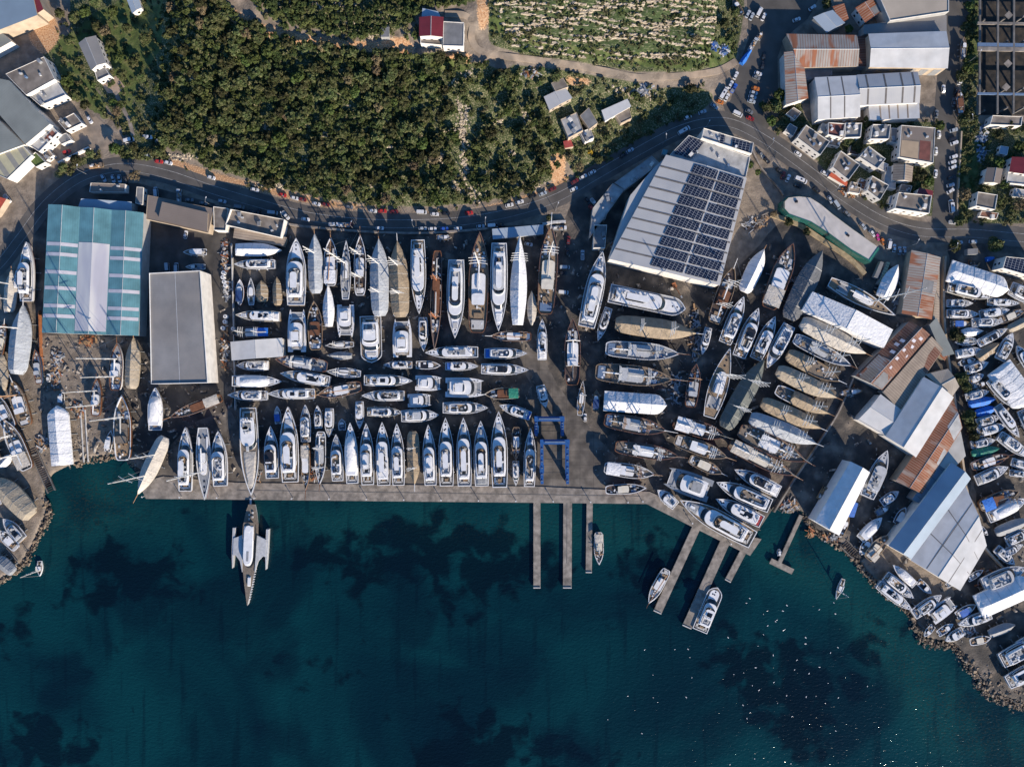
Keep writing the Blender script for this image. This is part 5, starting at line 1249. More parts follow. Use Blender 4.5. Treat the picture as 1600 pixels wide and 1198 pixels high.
B('concrete_lot','pale low flat roof under the rusty workshop','shed',[(1255,126),(1254,106),(1300,106),(1300,118)],3.5,'flat',FLATG,WGRY,par=.2)
hs=[('white flat house with grey roof above the road bend, windows facing down',[(1245,216),(1259,196),(1296,222),(1281,243)],7,FLATR),
('white corner house with dark red terrace near twin halls',[(1293,211),(1294,192),(1320,194),(1316,216)],6.5,REDT),
('blue-grey roofed house behind the dark garden trees',[(1319,216),(1320,193),(1346,193),(1344,215)],6.5,FLATG),
('grey roofed white house with three bright windows, below the annex',[(1359,218),(1363,195),(1391,196),(1388,218)],7,FLATG),
('white house with rooftop pergola beside the orange awning',[(1300,262),(1313,236),(1343,258),(1325,282)],6.5,FLATR),
('grey roofed terrace house with blue rooftop spot',[(1342,246),(1357,229),(1383,249),(1370,264)],7,FLATG),
('cluttered white rooftop house with stairs near the road',[(1354,298),(1362,275),(1388,290),(1374,313)],6.5,FLATR),
('big white corner house with dark sunken roof at the junction',[(1397,326),(1403,301),(1455,306),(1451,334)],7.5,FLATR)]
for i,(lb,q,hh,rm) in enumerate(hs): B('white_house',lb,'house',q,hh,'flat',rm,WWALL,par=.7,win=3.6,items=4,group='houses between the junction roads')
B('red_brown_house','large house, roof half dark red half tan, beside the right road','house',[(1404,246),(1408,196),(1461,200),(1458,255)],7.5,'flat',FLATR,WWALL,par=.3,win=4,patches=[(.05,.1,.6,.42,REDT,'red_terrace'),(.6,.1,.97,.9,RBR,'brown_sheet'),(.05,.45,.55,.95,mat('roof_sand',(.36,.27,.18),.8,.15,.3),'tan_sheet')][:3],items=3)
B('hip_roof_house','tan hipped house with white side terrace','house',[(1396,281),(1397,257),(1426,261),(1424,283)],6,'gable',RTAN,WWALL,rh=1.8,win=4)
B('white_terrace','plain white terrace slab left of the tan hipped house','terrace',[(1381,292),(1384,260),(1398,262),(1399,296)],3.5,'flat',FLATW,WWALL,par=.3)
B('orange_awning','long orange-red striped awning in front of the pergola house','awning',[(1296,275),(1299,271),(1324,285),(1322,290)],3,'shed',mat('awning_orange',(.45,.09,.04),.7,.3,.5),WWALL,rh=.2)
B('red_shed_roof','dark red shed roof behind the corner house','shed',[(1433,305),(1436,295),(1457,299),(1456,308)],6,'shed',REDR,WWALL,rh=.3)
for lb,q,hh,rf,rm in [('white walled cottage with dark brown ribbed roof at the right',[(1539,284),(1543,263),(1566,265),(1562,286)],5,'gable',RBR),
 ('beige flat roofed cottage with rounded forecourt at the right',[(1524,322),(1527,300),(1558,305),(1554,328)],6,'flat',FLATR),
 ('house with dark red roof cut by the right edge',[(1578,268),(1582,246),(1622,250),(1618,276)],6,'gable',REDR),
 ('pale blue-white patio house below the red roof at the edge',[(1572,286),(1575,266),(1618,272),(1612,290)],4,'flat',FLATW),
 ('low tan house with white front below the concrete frame',[(1546,195),(1550,181),(1597,183),(1595,197)],5,'flat',FLATR)]:
    B('cottage',lb,'house',q,hh,rf,rm,WWALL,rh=1.0,win=4,par=.5,group='cottages on the right side')
B('edge_solar_house','white building with dark solar roof at the right edge','building',[(1566,419),(1571,401),(1630,407),(1626,436)],8,'flat',SOLAR,WWALL,par=.5,win=4)
B('ticket_hut','tiny light grey hut roof above the gigantic white cover','hut',[(1512,398),(1512,389),(1528,388),(1528,397)],3,'flat',FLATG,WGRY,par=0)
# upper left quarter
B('blue_roof_hall','big blue-grey sloping roof at the top left corner','hall',[(-60,70),(-60,-30),(46,-30),(58,24)],9,'flat',mat('roof_slate_blue',(.17,.23,.29),.5,.12,.1),WBEI,par=0)
B('crimson_roof','crimson roof strip on the corner of the blue-grey roof','roof',[(59,21),(44,-12),(56,-14),(68,15)],8.5,'flat',REDR,WBEI,par=0)
B('corner_shed','grey-green shed roof at the left edge','shed',[(-30,92),(-30,48),(2,50),(18,65)],6,'flat',RGRN,WWALL,par=0)
B('gravel_roof_house','house with brown gravel flat roof and white stacked balconies','house',[(41,149),(9,116),(69,89),(86,124)],8,'flat',FLATR,WWALL,par=.2,win=3.6,items=4)
B('balcony_block','white balcony block stepping down from the gravel roof house','house',[(64,166),(43,148),(90,128),(104,149)],5.5,'flat',FLATW,WWALL,par=.6,win=3,items=3)
B('yard_house','small flat beige house with pale blue patio beside the lot','house',[(104,205),(91,190),(116,177),(129,193)],4,'flat',FLATR,WWALL,par=.4,win=3.5,items=2)
B('green_grey_hall','huge grey-green gabled hall at the left','hall',[(40,226),(-60,112),(14,126),(78,194)],9,'flat',RGRN,WWALL,par=0)
B('dark_hall','second grey-green hall roof below the first at the left edge','hall',[(-60,262),(-60,150),(0,190),(38,226)],8,'flat',RGRN,WWALL,par=0)
B('striped_roof_hall','cream and grey striped roof hall at the left edge','hall',[(12,280),(-30,262),(30,221),(50,243)],7,'flat',mat('roof_striped',(.40,.37,.24),.7,.15,.3,wave=(0,6.5,(.24,.23,.20),.4)),WWALL,par=.3,swap=True)
B('white_balcony_house','white house with red terrace and bright front wall, by the striped roof','house',[(62,238),(44,226),(78,193),(92,208)],6,'flat',FLATW,WWALL,par=.6,win=3.5,items=4,patches=[(.1,.1,.5,.5,REDT,'red_terrace')])
B('garden_roof','small round-cornered white house with grass on its roof','house',[(57,262),(44,248),(56,238),(72,254)],4.5,'flat',mat('roof_grass',(.08,.12,.03),.95,.4,1),WWALL,par=.5,win=3)
B('hill_villa','narrow villa with grey gabled roof and white lower floor on the slope','villa',[(143,109),(124,68),(149,57),(164,98)],7,'gable',RGREY,WWALL,rh=1.4,win=3.5)
B('villa_wing','small white flat wing at the foot of the narrow grey villa','villa',[(153,127),(148,111),(163,103),(172,118)],4,'flat',FLATG,WWALL,par=.6,win=3)
B('garden_cabin','pale green cabin at the top edge','cabin',[(207,20),(197,-6),(213,-10),(220,12)],4,'gable',RBL,WWALL,rh=.5,win=3)
B('terracotta_shed','bright terracotta roof at the left edge below the striped hall','shed',[(-30,350),(-20,302),(10,311),(-6,336)],4,'flat',mat('roof_terracotta',(.42,.07,.035),.7,.2,.5),WBEI,par=0)
# hillside
B('red_roof_house','hillside house with dark red roof','house',[(656,56),(656,28),(692,28),(691,57)],5.5,'gable',REDR,WWALL,rh=1.0,win=3.5)
B('grey_terrace_house','grey flat wing joined to the dark red roofed hillside house','house',[(692,72),(693,34),(725,36),(724,73)],5,'flat',FLATG,WWALL,par=.3,win=4)
B('white_porch','low white porch below the dark red roof','porch',[(657,68),(657,58),(691,59),(691,71)],3.5,'flat',FLATR,WWALL,par=.4)
B('blue_lean_to','pale blue lean-to above the dark red roof','shed',[(660,27),(661,15),(684,19),(688,28)],3,'shed',RBL,WWALL,rh=.2)
B('track_hut','tiny grey hut beside the earth track','hut',[(595,58),(595,44),(608,42),(608,58)],2.6,'flat',FLATG,WGRY,par=0)
B('twin_roof_cabin','cabin with two pale sheet roofs on the scrubby slope','cabin',[(859,171),(851,152),(883,138),(893,153)],4,'gable',RW,WBEI,rh=.6,win=4)
B('brown_ridge_cabin','brown flat outbuilding above the twin roofed cabin','cabin',[(868,143),(861,130),(880,122),(888,136)],3,'flat',FLATR,WBEI,par=.1)
B('patchwork_house','sprawling house with mixed white and grey roof panels on the slope','house',[(888,216),(876,187),(901,176),(911,204)],4.5,'flat',FLATW,WBEI,par=.4,win=4,items=4)
B('grey_slab_house','plain grey slab roofed house right of the patchwork roofs','house',[(921,202),(906,181),(920,168),(934,192)],4.5,'flat',FLATG,WBEI,par=.1,win=4)
B('junk_house','small white cluttered roof below the grey slab roof','house',[(914,222),(906,207),(922,201),(928,216)],4,'flat',FLATW,WWALL,par=.5,items=3)
B('long_white_cabin','long bright white narrow roof on the scrub slope','cabin',[(946,188),(941,174),(980,156),(985,166)],4,'shed',RWB,WWALL,rh=.3)
B('brown_patio_house','brown flat patio roof below the long white narrow roof','house',[(970,193),(961,181),(983,169),(987,185)],3.2,'flat',FLATR,WBEI,par=.3)
B('red_hut','tiny round-cornered red hut roof on the slope','hut',[(882,232),(880,221),(892,218),(896,229)],2.5,'flat',mat('hut_red',(.35,.06,.05),.7,.2,.5),WBEI,par=0)
B('teal_truck_roof','turquoise box roof beside the bend store','container',[(1034,241),(1036,233),(1044,235),(1041,243)],3,'flat',mat('roof_turquoise',(.10,.26,.30),.6,.2,.4),WGRY,par=0)
# unfinished concrete frame, upper right
def frame():
    t=thing('unfinished_building','unfinished dark concrete building skeleton with crossing beams at the upper right','building',(0,0,0))
    def bm(a,b_,w,z,m,nm='beam'):
        A=P(*a,z);B_=P(*b_,z); L=math.hypot(B_[0]-A[0],B_[1]-A[1]); obj(nm,G().box((A[0]+B_[0])/2,(A[1]+B_[1])/2,z-.7,L,w,.7+(.003 if abs(A[0]-B_[0])>abs(A[1]-B_[1]) else 0),math.atan2(B_[1]-A[1],B_[0]-A[0])),m,t)
    for x in (1532,1560,1585,1630):
        bm((x,-40),(x-1,178),.9,7.5 if x!=1532 else 4,CONCD)
        for y in (-30,36,74,146,176):
            p=P(x,y,0); obj('column',G().box(p[0],p[1],-.3,.8,.8,7.1 if x!=1532 else 3.5),CONCD,t)
    for y,w,m in ((-30,.8,CONCD),(36,1.2,CONC),(70,2.0,CUSHB),(76,2.2,CONC),(146,1.0,CUSHB)): bm((1528,y),(1660,y+2),w,7.48,m)
    for x,y in ((1560,36),(1556,146),(1559,110)): p=P(x,y,0); obj('column_head',G().box(p[0],p[1],7.4,3,3,.35,.78),CONC,t)
    p=[P(x,y,.06) for x,y in ((1530,-40),(1660,-40),(1660,180),(1530,180))]; obj('floor_slab',G().poly(p),mat('dark_slab',(.012,.012,.012),.9,.5,.3,col2=(.045,.035,.025),mscale=.25,msoft=.1),t)
frame()
# walls and fences
def wall(label,pts,w,hh,m,name='yard_wall'):
    t=thing(name,label,'wall',(0,0,0)); ribbon('wall_panel',pts,w,hh,m,thick=hh+.3,parent=t); return t
wall('tan wall between the yard and the curved road',[(450,350),(480,354),(560,361),(640,364),(700,362),(770,356)],3.2,1.4,CONC)
wall('pale curb wall on the gate side of the road',[(848,350),(865,347),(884,346)],4,1.6,OFFW)
wall('long thin rail fence along the west side of the yard',[(361,380),(363,450),(365,540),(367,640)],1.0,2.0,OFFW,'rail_fence')
wall('grey retaining wall east of the covered gulets',[(1334,590),(1310,645),(1275,700),(1240,752),(1210,800)],2.4,1.8,CONC,'retaining_wall')
wall('brown boundary wall along the crowded marina',[(1478,400),(1475,470),(1480,540),(1492,620),(1502,700),(1516,790),(1530,840),(1562,880),(1604,920)],3.0,2.0,WBEI,'boundary_wall')
wall('low wall beside the right hand road',[(1503,205),(1500,260),(1496,330)],2,1.2,WBEI,'roadside_wall')
wall('orange topped wall left of the teal hall',[(60,485),(62,540),(64,580)],1.2,2,BRONZE,'side_wall')
wall('white walled hedge bank by the lower left road',[(90,254),(112,243),(138,230)],2.0,2.4,WWALL,'hedge_wall')
wall('yellowish stone wall below the glass building',[(1205,335),(1250,352),(1290,378),(1330,405),(1352,428)],7,1.2,mat('stone_wall',(.36,.28,.17),.9,.4,.5),'stone_wall')
wall('sunlit retaining wall along the road by the pale building row',[(1175,232),(1190,262),(1215,290),(1225,305)],1.8,1.2,CONC,'bank_wall')
# slipway rails and beams
def slip(label,a,b_,gap,sleep):
    t=thing('slipway',label,'slipway',(0,0,0)); d=np.array(b_,float)-np.array(a,float); n=np.array([-d[1],d[0]])/np.linalg.norm(d)*gap/2
    for s in (-1,1): ribbon('rail',[tuple(np.array(a)+s*n),tuple(np.array(b_)+s*n)],1.5,.5,OFFW if gap<9 else CONCD,thick=.8,parent=t)
    if sleep:
        for k in range(sleep):
            u=(k+.5)/sleep; c=np.array(a)+d*u; ribbon('sleeper',[tuple(c-n*1.15),tuple(c+n*1.15)],.9,.2,WOODD,thick=.4,parent=t)
slip('white twin rails of the slipway beside the shrink-wrapped boat',(129,640),(134,722),7,0)
slip('slanting sleeper slipway on the left shore',(50,700),(80,768),12,22)
slip('lower sleeper slipway at the left edge',(5,860),(22,880),12,8)
slip('timber slipway by the narrow slanting jetty',(1232,770),(1216,798),14,10)
slip('cluttered slipway south of the long white tent',(1318,848),(1338,868),14,8)
# travel lifts
def lift(label,x0,y0,x1,y1,hh,full=True):
    BL=mat('lift_blue',(.015,.085,.27),.45,.25,.6)
    a=P(x0,y0,hh);b_=P(x1,y1,hh); cx,cy=(a[0]+b_[0])/2,(a[1]+b_[1])/2; lx,ly=abs(b_[0]-a[0]),abs(b_[1]-a[1])
    t=thing('travel_lift',label,'travel lift',(cx,cy,0))
    for s in (-1,1):
        obj('side_beam',G().box(s*lx/2,0,hh-1.6,1.4,ly,1.6),BL,t)
        obj('lower_beam',G().box(s*lx/2,0,1.8,1.2,ly*.9,1.1),BL,t)
        for q in (-1,1):
            obj('leg',G().box(s*lx/2,q*ly*.42,1.8,1.3,1.5,hh-3.4),BL,t)
            for w in (-1,1): obj('wheel',G().tube((s*lx/2-.5,q*ly*.42+w*1.3,1.0),(s*lx/2+.5,q*ly*.42+w*1.3,1.0),1.0,12),RUBBER,t)
        g=G(); [g.box(s*lx/2,-ly/2+ly*(k+.5)/7,hh,.9,.5,.35) for k in range(7)]; obj('walkway_bracket',g,CUSHB,t)
    obj('cross_beam',G().box(0,ly/2-1.4,hh-1.597,lx+1.9,2.4,2.0),BL,t)
    if full: obj('cross_beam_panel',G().box(0,ly/2-1.4,hh+.41,lx*.8,.8,.5),CUSHB,t)
    obj('engine_house',G().box(-lx/2+.2,-ly*.2,2.9,2.2,4,2),BL,t)
    g=G(); [g.tube((-lx/2+1,y,hh-1.6),(lx/2-1,y,hh-1.6),.12,4) for y in (-ly*.25,ly*.05)]; obj('lifting_sling',g,BLACK,t)
lift('large blue travel lift standing at the head of the jetties',847,686,887,756,11)
lift('smaller blue travel lift just behind the large one',838,650,879,681,9)

# small annexes, sheds and yard walls packed between the junction houses
for i,(lb,q,hh,rm) in enumerate([
('low grey annex left of the white flat house above the bend',[(1226,205),(1234,193),(1246,200),(1239,213)],3,FLATG),
('small white annex touching the dark red terrace house',[(1280,204),(1285,192),(1294,196),(1291,210)],4,FLATW),
('beige patio annex below the dark red terrace house',[(1293,226),(1296,213),(1314,218),(1311,230)],3,FLATR),
('tin roofed shed in the dark garden',[(1326,240),(1330,226),(1345,229),(1341,243)],2.8,RUSTD),
('narrow grey shed right of the bright windowed house',[(1391,222),(1393,200),(1402,201),(1400,224)],4,RGREY),
('brown lean-to under the pergola house',[(1326,300),(1330,284),(1346,288),(1343,303)],3,RTAN),
('white annex between terrace house and hipped house',[(1371,262),(1376,252),(1388,257),(1385,270)],3.5,FLATW),
('rusty shed beside the cluttered rooftop house',[(1338,292),(1344,278),(1354,283),(1350,297)],3,RUST),
('small flat shed above the big corner house',[(1405,298),(1408,288),(1425,291),(1422,301)],3.4,FLATR),
('blue sheet canopy beside the big corner house',[(1388,318),(1391,306),(1399,308),(1396,321)],2.6,RBL),
('beige lean-to on the slope of the upper plaza houses',[(1228,178),(1240,168),(1252,176),(1242,188)],3.2,FLATR),
('small rusty roof at the foot of the seamed halls',[(1300,191),(1301,187),(1330,186),(1330,191)],2.6,RUST),
('tin shed in the right hand garden',[(1560,240),(1563,228),(1576,230),(1573,243)],2.6,RBL),
('low brown shed below the beige flat cottage',[(1530,338),(1533,330),(1560,333),(1557,342)],2.6,RUSTD),
('white garden store at the right frame edge',[(1582,306),(1585,294),(1604,297),(1601,310)],3,FLATW),
('small grey shed below the grey-green halls by the lot',[(96,226),(88,214),(104,208),(112,219)],3,FLATG),
('red-brown awning roof in front of the white balcony house',[(72,252),(62,242),(74,232),(84,243)],2.8,RTAN),
('storage roof north of the teal hall lean-to',[(140,300),(142,286),(196,288),(196,300)],3.5,RBR),
('narrow grey store between teal hall and brown workshop',[(212,318),(214,292),(224,293),(223,320)],4,FLATG)]):
    B('annex',lb,'annex',q,hh,'flat',rm,WWALL,par=.25,win=(3.2 if i%2==0 else 0),items=i%3)
# ---------------------------------------------------------------- vehicles
CARC={'w':('white',(.62,.62,.62)),'g':('grey',(.16,.17,.18)),'k':('black',(.02,.02,.022)),'s':('silver',(.36,.40,.44)),'r':('red',(.42,.03,.025)),'d':('dark red',(.14,.02,.02)),'b':('blue',(.03,.10,.42)),'m':('magenta',(.5,.04,.22)),'o':('orange',(.5,.16,.03)),'n':('brown',(.2,.15,.1))}
def mkcar(kind,c):
    nm,col=CARC[c]; m=mat('car_paint_'+nm.replace(' ','_'),col,.3,.12,.8,coat=.4)
    t=thing({'c':'parked_car','v':'delivery_van','p':'pickup_truck','t':'flatbed_truck','m':'minibus'}[kind],'x','car')
    L,Wd={'c':(4.3,1.8),'v':(5.3,2.0),'p':(5.2,1.9),'t':(7.5,2.4),'m':(6.8,2.2)}[kind]
    def pl(x0,x1,w,r=.35): return [(x0+r,-w),(x1-r,-w),(x1-.08,-w+r),(x1,0),(x1-.08,w-r),(x1-r,w),(x0+r,w),(x0,w-r),(x0,-w+r)]
    def lo(l,nm_,mm,z=None): return obj(nm_,G().loft(l,cap0=True),mm,t)
    b=pl(-L/2,L/2,Wd/2)
    if kind in 'c':
        lo([z3(b,.3),z3(b,.62),ring(b,.86,.965)],'body',m)
        g0=pl(-L*.42,L*.22,Wd*.45,.25); g1=pl(-L*.30,L*.08,Wd*.37,.2); lo([z3(g0,.86),z3(g1,1.4)],'window_glass',GLASS); lo([z3(g1,1.4),ring(g1,1.46,.93)],'roof',m)
    elif kind in 'vm':
        lo([z3(b,.35),z3(b,1.1)],'body',m); g0=pl(-L*.48,L*.40,Wd*.49,.2); g1=pl(-L*.47,L*.27,Wd*.44,.2); lo([z3(g0,1.1),z3(g1,1.95)],'window_glass',GLASS)
        lo([z3(g1,1.95),ring(g1,2.1,.96)],'roof',m)
        if kind=='m': obj('roof_hatch',G().box(0,0,2.1,.9,.7,.12),BLACK,t)
    elif kind=='p':
        lo([z3(b,.35),z3(b,.95)],'body',m); g0=pl(-L*.08,L*.26,Wd*.46,.2); g1=pl(-L*.05,L*.16,Wd*.4,.2); lo([z3(g0,.95),z3(g1,1.55)],'window_glass',GLASS); lo([z3(g1,1.55),ring(g1,1.62,.95)],'roof',m)
        obj('cargo_bed',G().box(-L*.29,0,.952,L*.34,Wd*.82,.03),GREYD,t)
    else:
        lo([z3(pl(-L/2,L*.28,Wd/2,.1),.7),z3(pl(-L/2,L*.28,Wd/2,.1),1.1)],'flatbed',WOODL if c=='n' else GREYD); g0=pl(L*.29,L/2,Wd*.48,.2); lo([z3(g0,.5),z3(g0,1.5)],'cab',m); lo([z3(g0,1.5),ring(g0,2.1,.85)],'window_glass',GLASS); lo([ring(g0,2.1,.86),ring(g0,2.2,.8)],'roof',m)
        clutter(t,6,-L*.45,L*.2,lambda x:Wd*.3,1.1,random.Random(3),'cargo')
    for sx in (-.31,.31):
        for sy_ in (-1,1): obj('wheel',G().tube((L*sx,sy_*(Wd/2-.22),.34),(L*sx,sy_*(Wd/2+.01),.34),.34,10),RUBBER,t)
    return t
CR={'N':('on the forest side of the curved road',0),'S':('against the yard wall side of the road',0),'B':('on the road stretch above the bend store',0),'L':('around the left village lots',0),'J':('on the junction plaza',1),'V':('on the lens pavilion side of the road',0),
 'H':('in front of the white houses',0),'T':('along the right hand road',1),'G':('inside the boatyard',0),'E':('beside the pavilion end',0)}
CARS='''
N 399 297 -15 c w;N 442 305 -15 c r;N 461 310 -14 c w;N 473 312 -14 c d;N 495 319 -14 c w;N 509 320 -12 c d;N 546 324 -6 c g;N 583 330 -3 c w;N 598 330 -2 c r;N 616 331 0 c d;N 659 332 -2 v w;N 679.5 335 -2 c w;N 697 334 -1 c k;N 733 333 3 c r;N 796 321 12 c w;N 812 316 14 c w;N 832 307 20 c k;N 848 303 22 c s;N 863 296 24 c d
S 427 333 -6 v s;S 478 343 -8 c w;S 447 337 -50 p w;S 522 351 0 p w;S 541 352 0 t d;S 594 357 -2 c w;S 661 357.5 0 c s;S 676 358 -1 c w;S 694.5 358 0 c b;S 716 357.5 4 c w;S 751 354 5 c s;S 770 353 3 v w;S 781 352 4 c k;S 245 301 95 v s;S 281 308 90 t s;S 297 313 0 c g;S 319 318 -12 c g;S 348 315 -10 c s;S 375 324 -8 v g;S 395 331 -8 c k;S 405 332 80 c k
B 896.5 296 22 c w;B 911 277 30 c w;B 925 270 30 c w;B 898 284 30 c d;B 984 236 30 c s;B 1068 205 30 m w;B 1074 184 25 c w;B 1097 176 20 c s;B 928 317 -50 p w;B 925 326 -40 c r;B 918 314 -50 c k;B 974 243 30 c k
L 152 260 8 t n;L 163 279 -60 c s;L 178 280 -75 c s;L 188 280 -80 c s;L 197 281 -85 c k;L 105 238 20 c r;L 141.5 188 -60 c w;L 203 220 15 v w;L 232 215 -5 p w;L 250 220 10 c g;L 232 243 -12 c s;L 249 253 -5 c r;L 264 255 -15 c w;L 331 278 -15 c w;L 13 311 -50 p w;L 66 256 30 c k
J 1168 23 60 c s;J 1174 27 62 c s;J 1185.5 20.6 62 v w;J 1192.4 27.6 62 c w;J 1175 72 60 t s;J 1149 119 62 c w;J 1141 133 60 c w;J 1146 139 60 p b;J 1130 147 58 m w;J 1135 153 60 c w;J 1124 160 -20 c o;J 1116 167 -35 c s;J 1151.5 179 -25 v w;J 1171.6 185.5 -25 c r;J 1170 175 -25 c g;J 1180 139 -15 c o;J 1177 146 -15 c s;J 1175 152.5 -15 c s;J 1173.5 159 -15 c s;J 1184 116 -20 c w;J 1181 122 -20 c g;J 1191 103 75 c k;J 1193 88 75 c k;J 1244 32 20 c w;J 1268.6 13.5 35 c w
V 1189 243 -50 c g;V 1197 251 -45 c k;V 1217 267 -40 c k;V 1223 275 70 c d;V 1230.5 279 65 c w;V 1250 282 -22 m w;V 1246 291 -20 c k;V 1275 297 -35 c k;V 1296 312.5 -60 c s;V 1306 321 -55 v s;V 1322 334 -40 c g;V 1347.5 354 -50 c s;V 1362 365 -50 c w;V 1370 370 -60 c m;V 1378 377 -60 c o
H 1246 241 -35 c w;H 1287.5 271 -30 c w
E 1388 382 80 v w;E 1396 388 86 c w;E 1404.5 391.7 90 c s;E 1412 391.7 88 c s;E 1497 381 30 c s;E 1519 378 0 c s
T 1466 211 92 c w;T 1462 179 85 c g;T 1489 204 15 c s;T 1490 224 18 c w;T 1489 245.5 18 c w;T 1487 254 18 c w;T 1487.5 262 20 c w;T 1484 290 15 c s;T 1484 299 30 c w;T 1485 323 95 m w;T 1460.6 272 85 c w;T 1461 237 90 c w;T 1486 278 15 c k;T 1487 218 15 c k;T 1489 348 -5 p w;T 1473 140 90 c w;T 1498 125.5 80 v w;T 1489 161 85 c g;T 1493 143 82 c k
G 880 457 -5 v w;G 888 375.5 85 c d;G 886.5 394 88 c k;G 882 418 0 v s;G 910 399 90 p s;G 874 357 0 t w;G 826 382 -10 c s;G 879 427 0 c k;G 914 652 90 c w;G 77 590 88 c w;G 291 367 80 c w;G 262.6 419 -85 v s;G 277 419 90 v s;G 1283 769 60 t n;G 939 395 88 p s
'''
protos={}; first=set(); VR=[]
for ln in CARS.replace('\n',';').split(';'):
    if ln.strip():
        r,x,y,a,k,c=ln.split(); VR.append([r,float(x),float(y),float(a),k,c])
for r in CR:
    q=[v for v in VR if v[0]==r]; q.sort(key=lambda v:v[1] if CR[r][1]==0 else v[2])
    for n,v in enumerate(q): v.append(n+1)
for r,x,y,a,k,c,n in VR:
    z=float(hz(x,y))+(.1 if r!='G' else .06); kn={'c':'car','v':'van','p':'pickup','t':'truck','m':'minibus'}[k]
    lab='%s %s, %s vehicle from the %s %s'%(CARC[c][0],kn,ordw(n),'left' if CR[r][1]==0 else 'top',CR[r][0])
    key=(k,c)
    if key not in protos: protos[key]=mkcar(k,c); o=protos[key]; o.location=P(x,y,z); o.rotation_euler=(0,0,R(a))
    else: o=dup(protos[key],P(x,y,z),R(a))
    o['label']=lab; o['group']='vehicles '+CR[r][0]; o['category']=kn
# blue tarpaulin covered boat on the plaza
def lump(name,label,cat,a,b_,w,hh,m,seed=1):
    rr=random.Random(seed); A=P(*a,1);B_=P(*b_,1); L=math.hypot(B_[0]-A[0],B_[1]-A[1]); t=thing(name,label,cat,((A[0]+B_[0])/2,(A[1]+B_[1])/2,0),math.atan2(B_[1]-A[1],B_[0]-A[0])); w*=S
    rows=[]
    for i in range(9):
        u=i/8; ww=w/2*(.55+.45*math.sin(math.pi*min(1,u+.15))); rows.append([(-L/2+u*L,-ww,0),(-L/2+u*L,-ww*.9,hh*.7),(-L/2+u*L,rr.uniform(-.2,.2),hh+rr.uniform(-.3,.2)),(-L/2+u*L,ww*.9,hh*.7),(-L/2+u*L,ww,0)])
    obj('sheet',G().loft(rows,cap0=True,closed=False),m,t,False); return t
lump('tarpaulin_load','bright blue tarpaulin draped over a long load on the junction plaza','tarpaulin',(1158,100),(1172,80),9,2.6,T['blue'])
lump('tarpaulin_pile','small bright blue tarpaulin beside the marina hut','tarpaulin',(1541,406),(1552,403),8,2.0,T['blue'],3)
# scrap and timber piles, drums, tanks
def pile(label,x,y,rx,ry,n,ms,name='scrap_pile',hh=1.4,seed=0):
    rr=random.Random(int(x*7+y)+seed); z=float(hz(x,y)); c=P(x,y,z); t=thing(name,label,'pile',c)
    gs={}
    for i in range(n):
        m=rr.choice(ms); g=gs.setdefault(m.name,(G(),m))[0]; a=rr.uniform(0,6.28); q=rr.random()**.6
        g.box(math.cos(a)*q*rx*S,math.sin(a)*q*ry*S,rr.uniform(-.05,hh*(1-q)*.8),rr.uniform(.8,4.0),rr.uniform(.2,.9),rr.uniform(.15,.6),rr.uniform(0,3.1))
    for g,m in gs.values(): obj('debris',g,m,t)
MS=[BRONZE,WOODL,WOODD,OFFW,STEEL,GREYD]
for a in [('rust coloured scrap heap at the foot of the teal hall',138,531,13,8,60,[BRONZE,WOODL,WOODD]),('long scrap heap right of the parked white car by the left slip',90,560,9,14,60,MS),('lower scrap heap beside the shrink-wrapped boat slip',88,590,8,20,70,MS),
 ('rubble and planks beside the twin slipway rails',122,640,10,14,50,MS),('planks in the lane between yard fence and grey hall',352,400,6,26,60,MS),('white drums and clutter inside the rail fence',354,450,5,20,45,[OFFW,STEEL,WOODL,GREYD]),
 ('jumble at the yard fence beside the white shed',352,540,5,35,70,MS),('clutter between the first quay yachts and dark bow',400,742,9,9,40,MS),('planks behind the small quay gulet',487,742,18,8,60,MS),
 ('timber frames in the gulet lane near the fan of boats',1086,520,9,45,110,[WOODD,WOODL,STEEL,GREYD]),('timber frames lower in the gulet lane',1056,610,10,30,80,[WOODD,GREYD,STEEL]),('spar stack on the sandy bank by the solar warehouse',1172,352,12,10,40,[STEEL,WOODD,OFFW]),('rubble heap on the sandy bank right of solar warehouse',1190,345,12,12,40,[WOODL,CONC]),
 ('bright debris by the plaza trees',1115,72,7,8,30,[CUSHB,OFFW,BLUE]),('blue and white planks on the slope near the plaza',1128,80,9,9,40,[BLUE,OFFW,CUSHB]),('scrap beside the hillside patchwork house',822,215,14,8,40,MS),('scrap above the brown outbuilding',830,112,16,7,45,MS),
 ('white junk on the scrub slope below the dirt road',1000,140,20,10,50,[OFFW,STEEL,CUSHB]),('planks at the slip end of the eastern shore',1235,790,14,10,60,MS),('crates behind the long shore tent',1300,840,12,6,40,MS),('junk around the rocky point boats',1510,985,18,8,60,MS),
 ('yard gear by the wall near the white kiosk',958,384,9,5,20,MS),('pallets under the fan of boats',1250,440,10,8,30,MS),('timber at the lane wall near tall masted yacht',1402,460,8,26,60,[WOODD,STEEL,OFFW]),('clutter near the white side shed',1330,612,8,10,30,MS),
 ('orange planks at the slip by the slanting jetty',1266,832,4,8,25,[BRONZE,WOODL]),('broken timber pile by the first long sleeper slip',66,690,8,14,40,MS),('garden clutter right of the right road',1534,225,9,30,90,[OFFW,STEEL,CUSHB]),('roadside clutter by the orange awning',1330,300,16,8,40,[BRONZE,OFFW,WOODL]),('clutter by the marina wall upper end',1518,415,10,5,25,MS),('stacks in the wedge below the blue halls',1540,905,14,18,60,MS)]:
    pile(*a)
tk=thing('storage_drum','x','drum'); obj('shell',G().cyl(0,0,0,1.1,1.8,12,1.05),WHITE,tk); obj('lid',G().cyl(0,0,1.8,.5,.12,8),GREYD,tk)
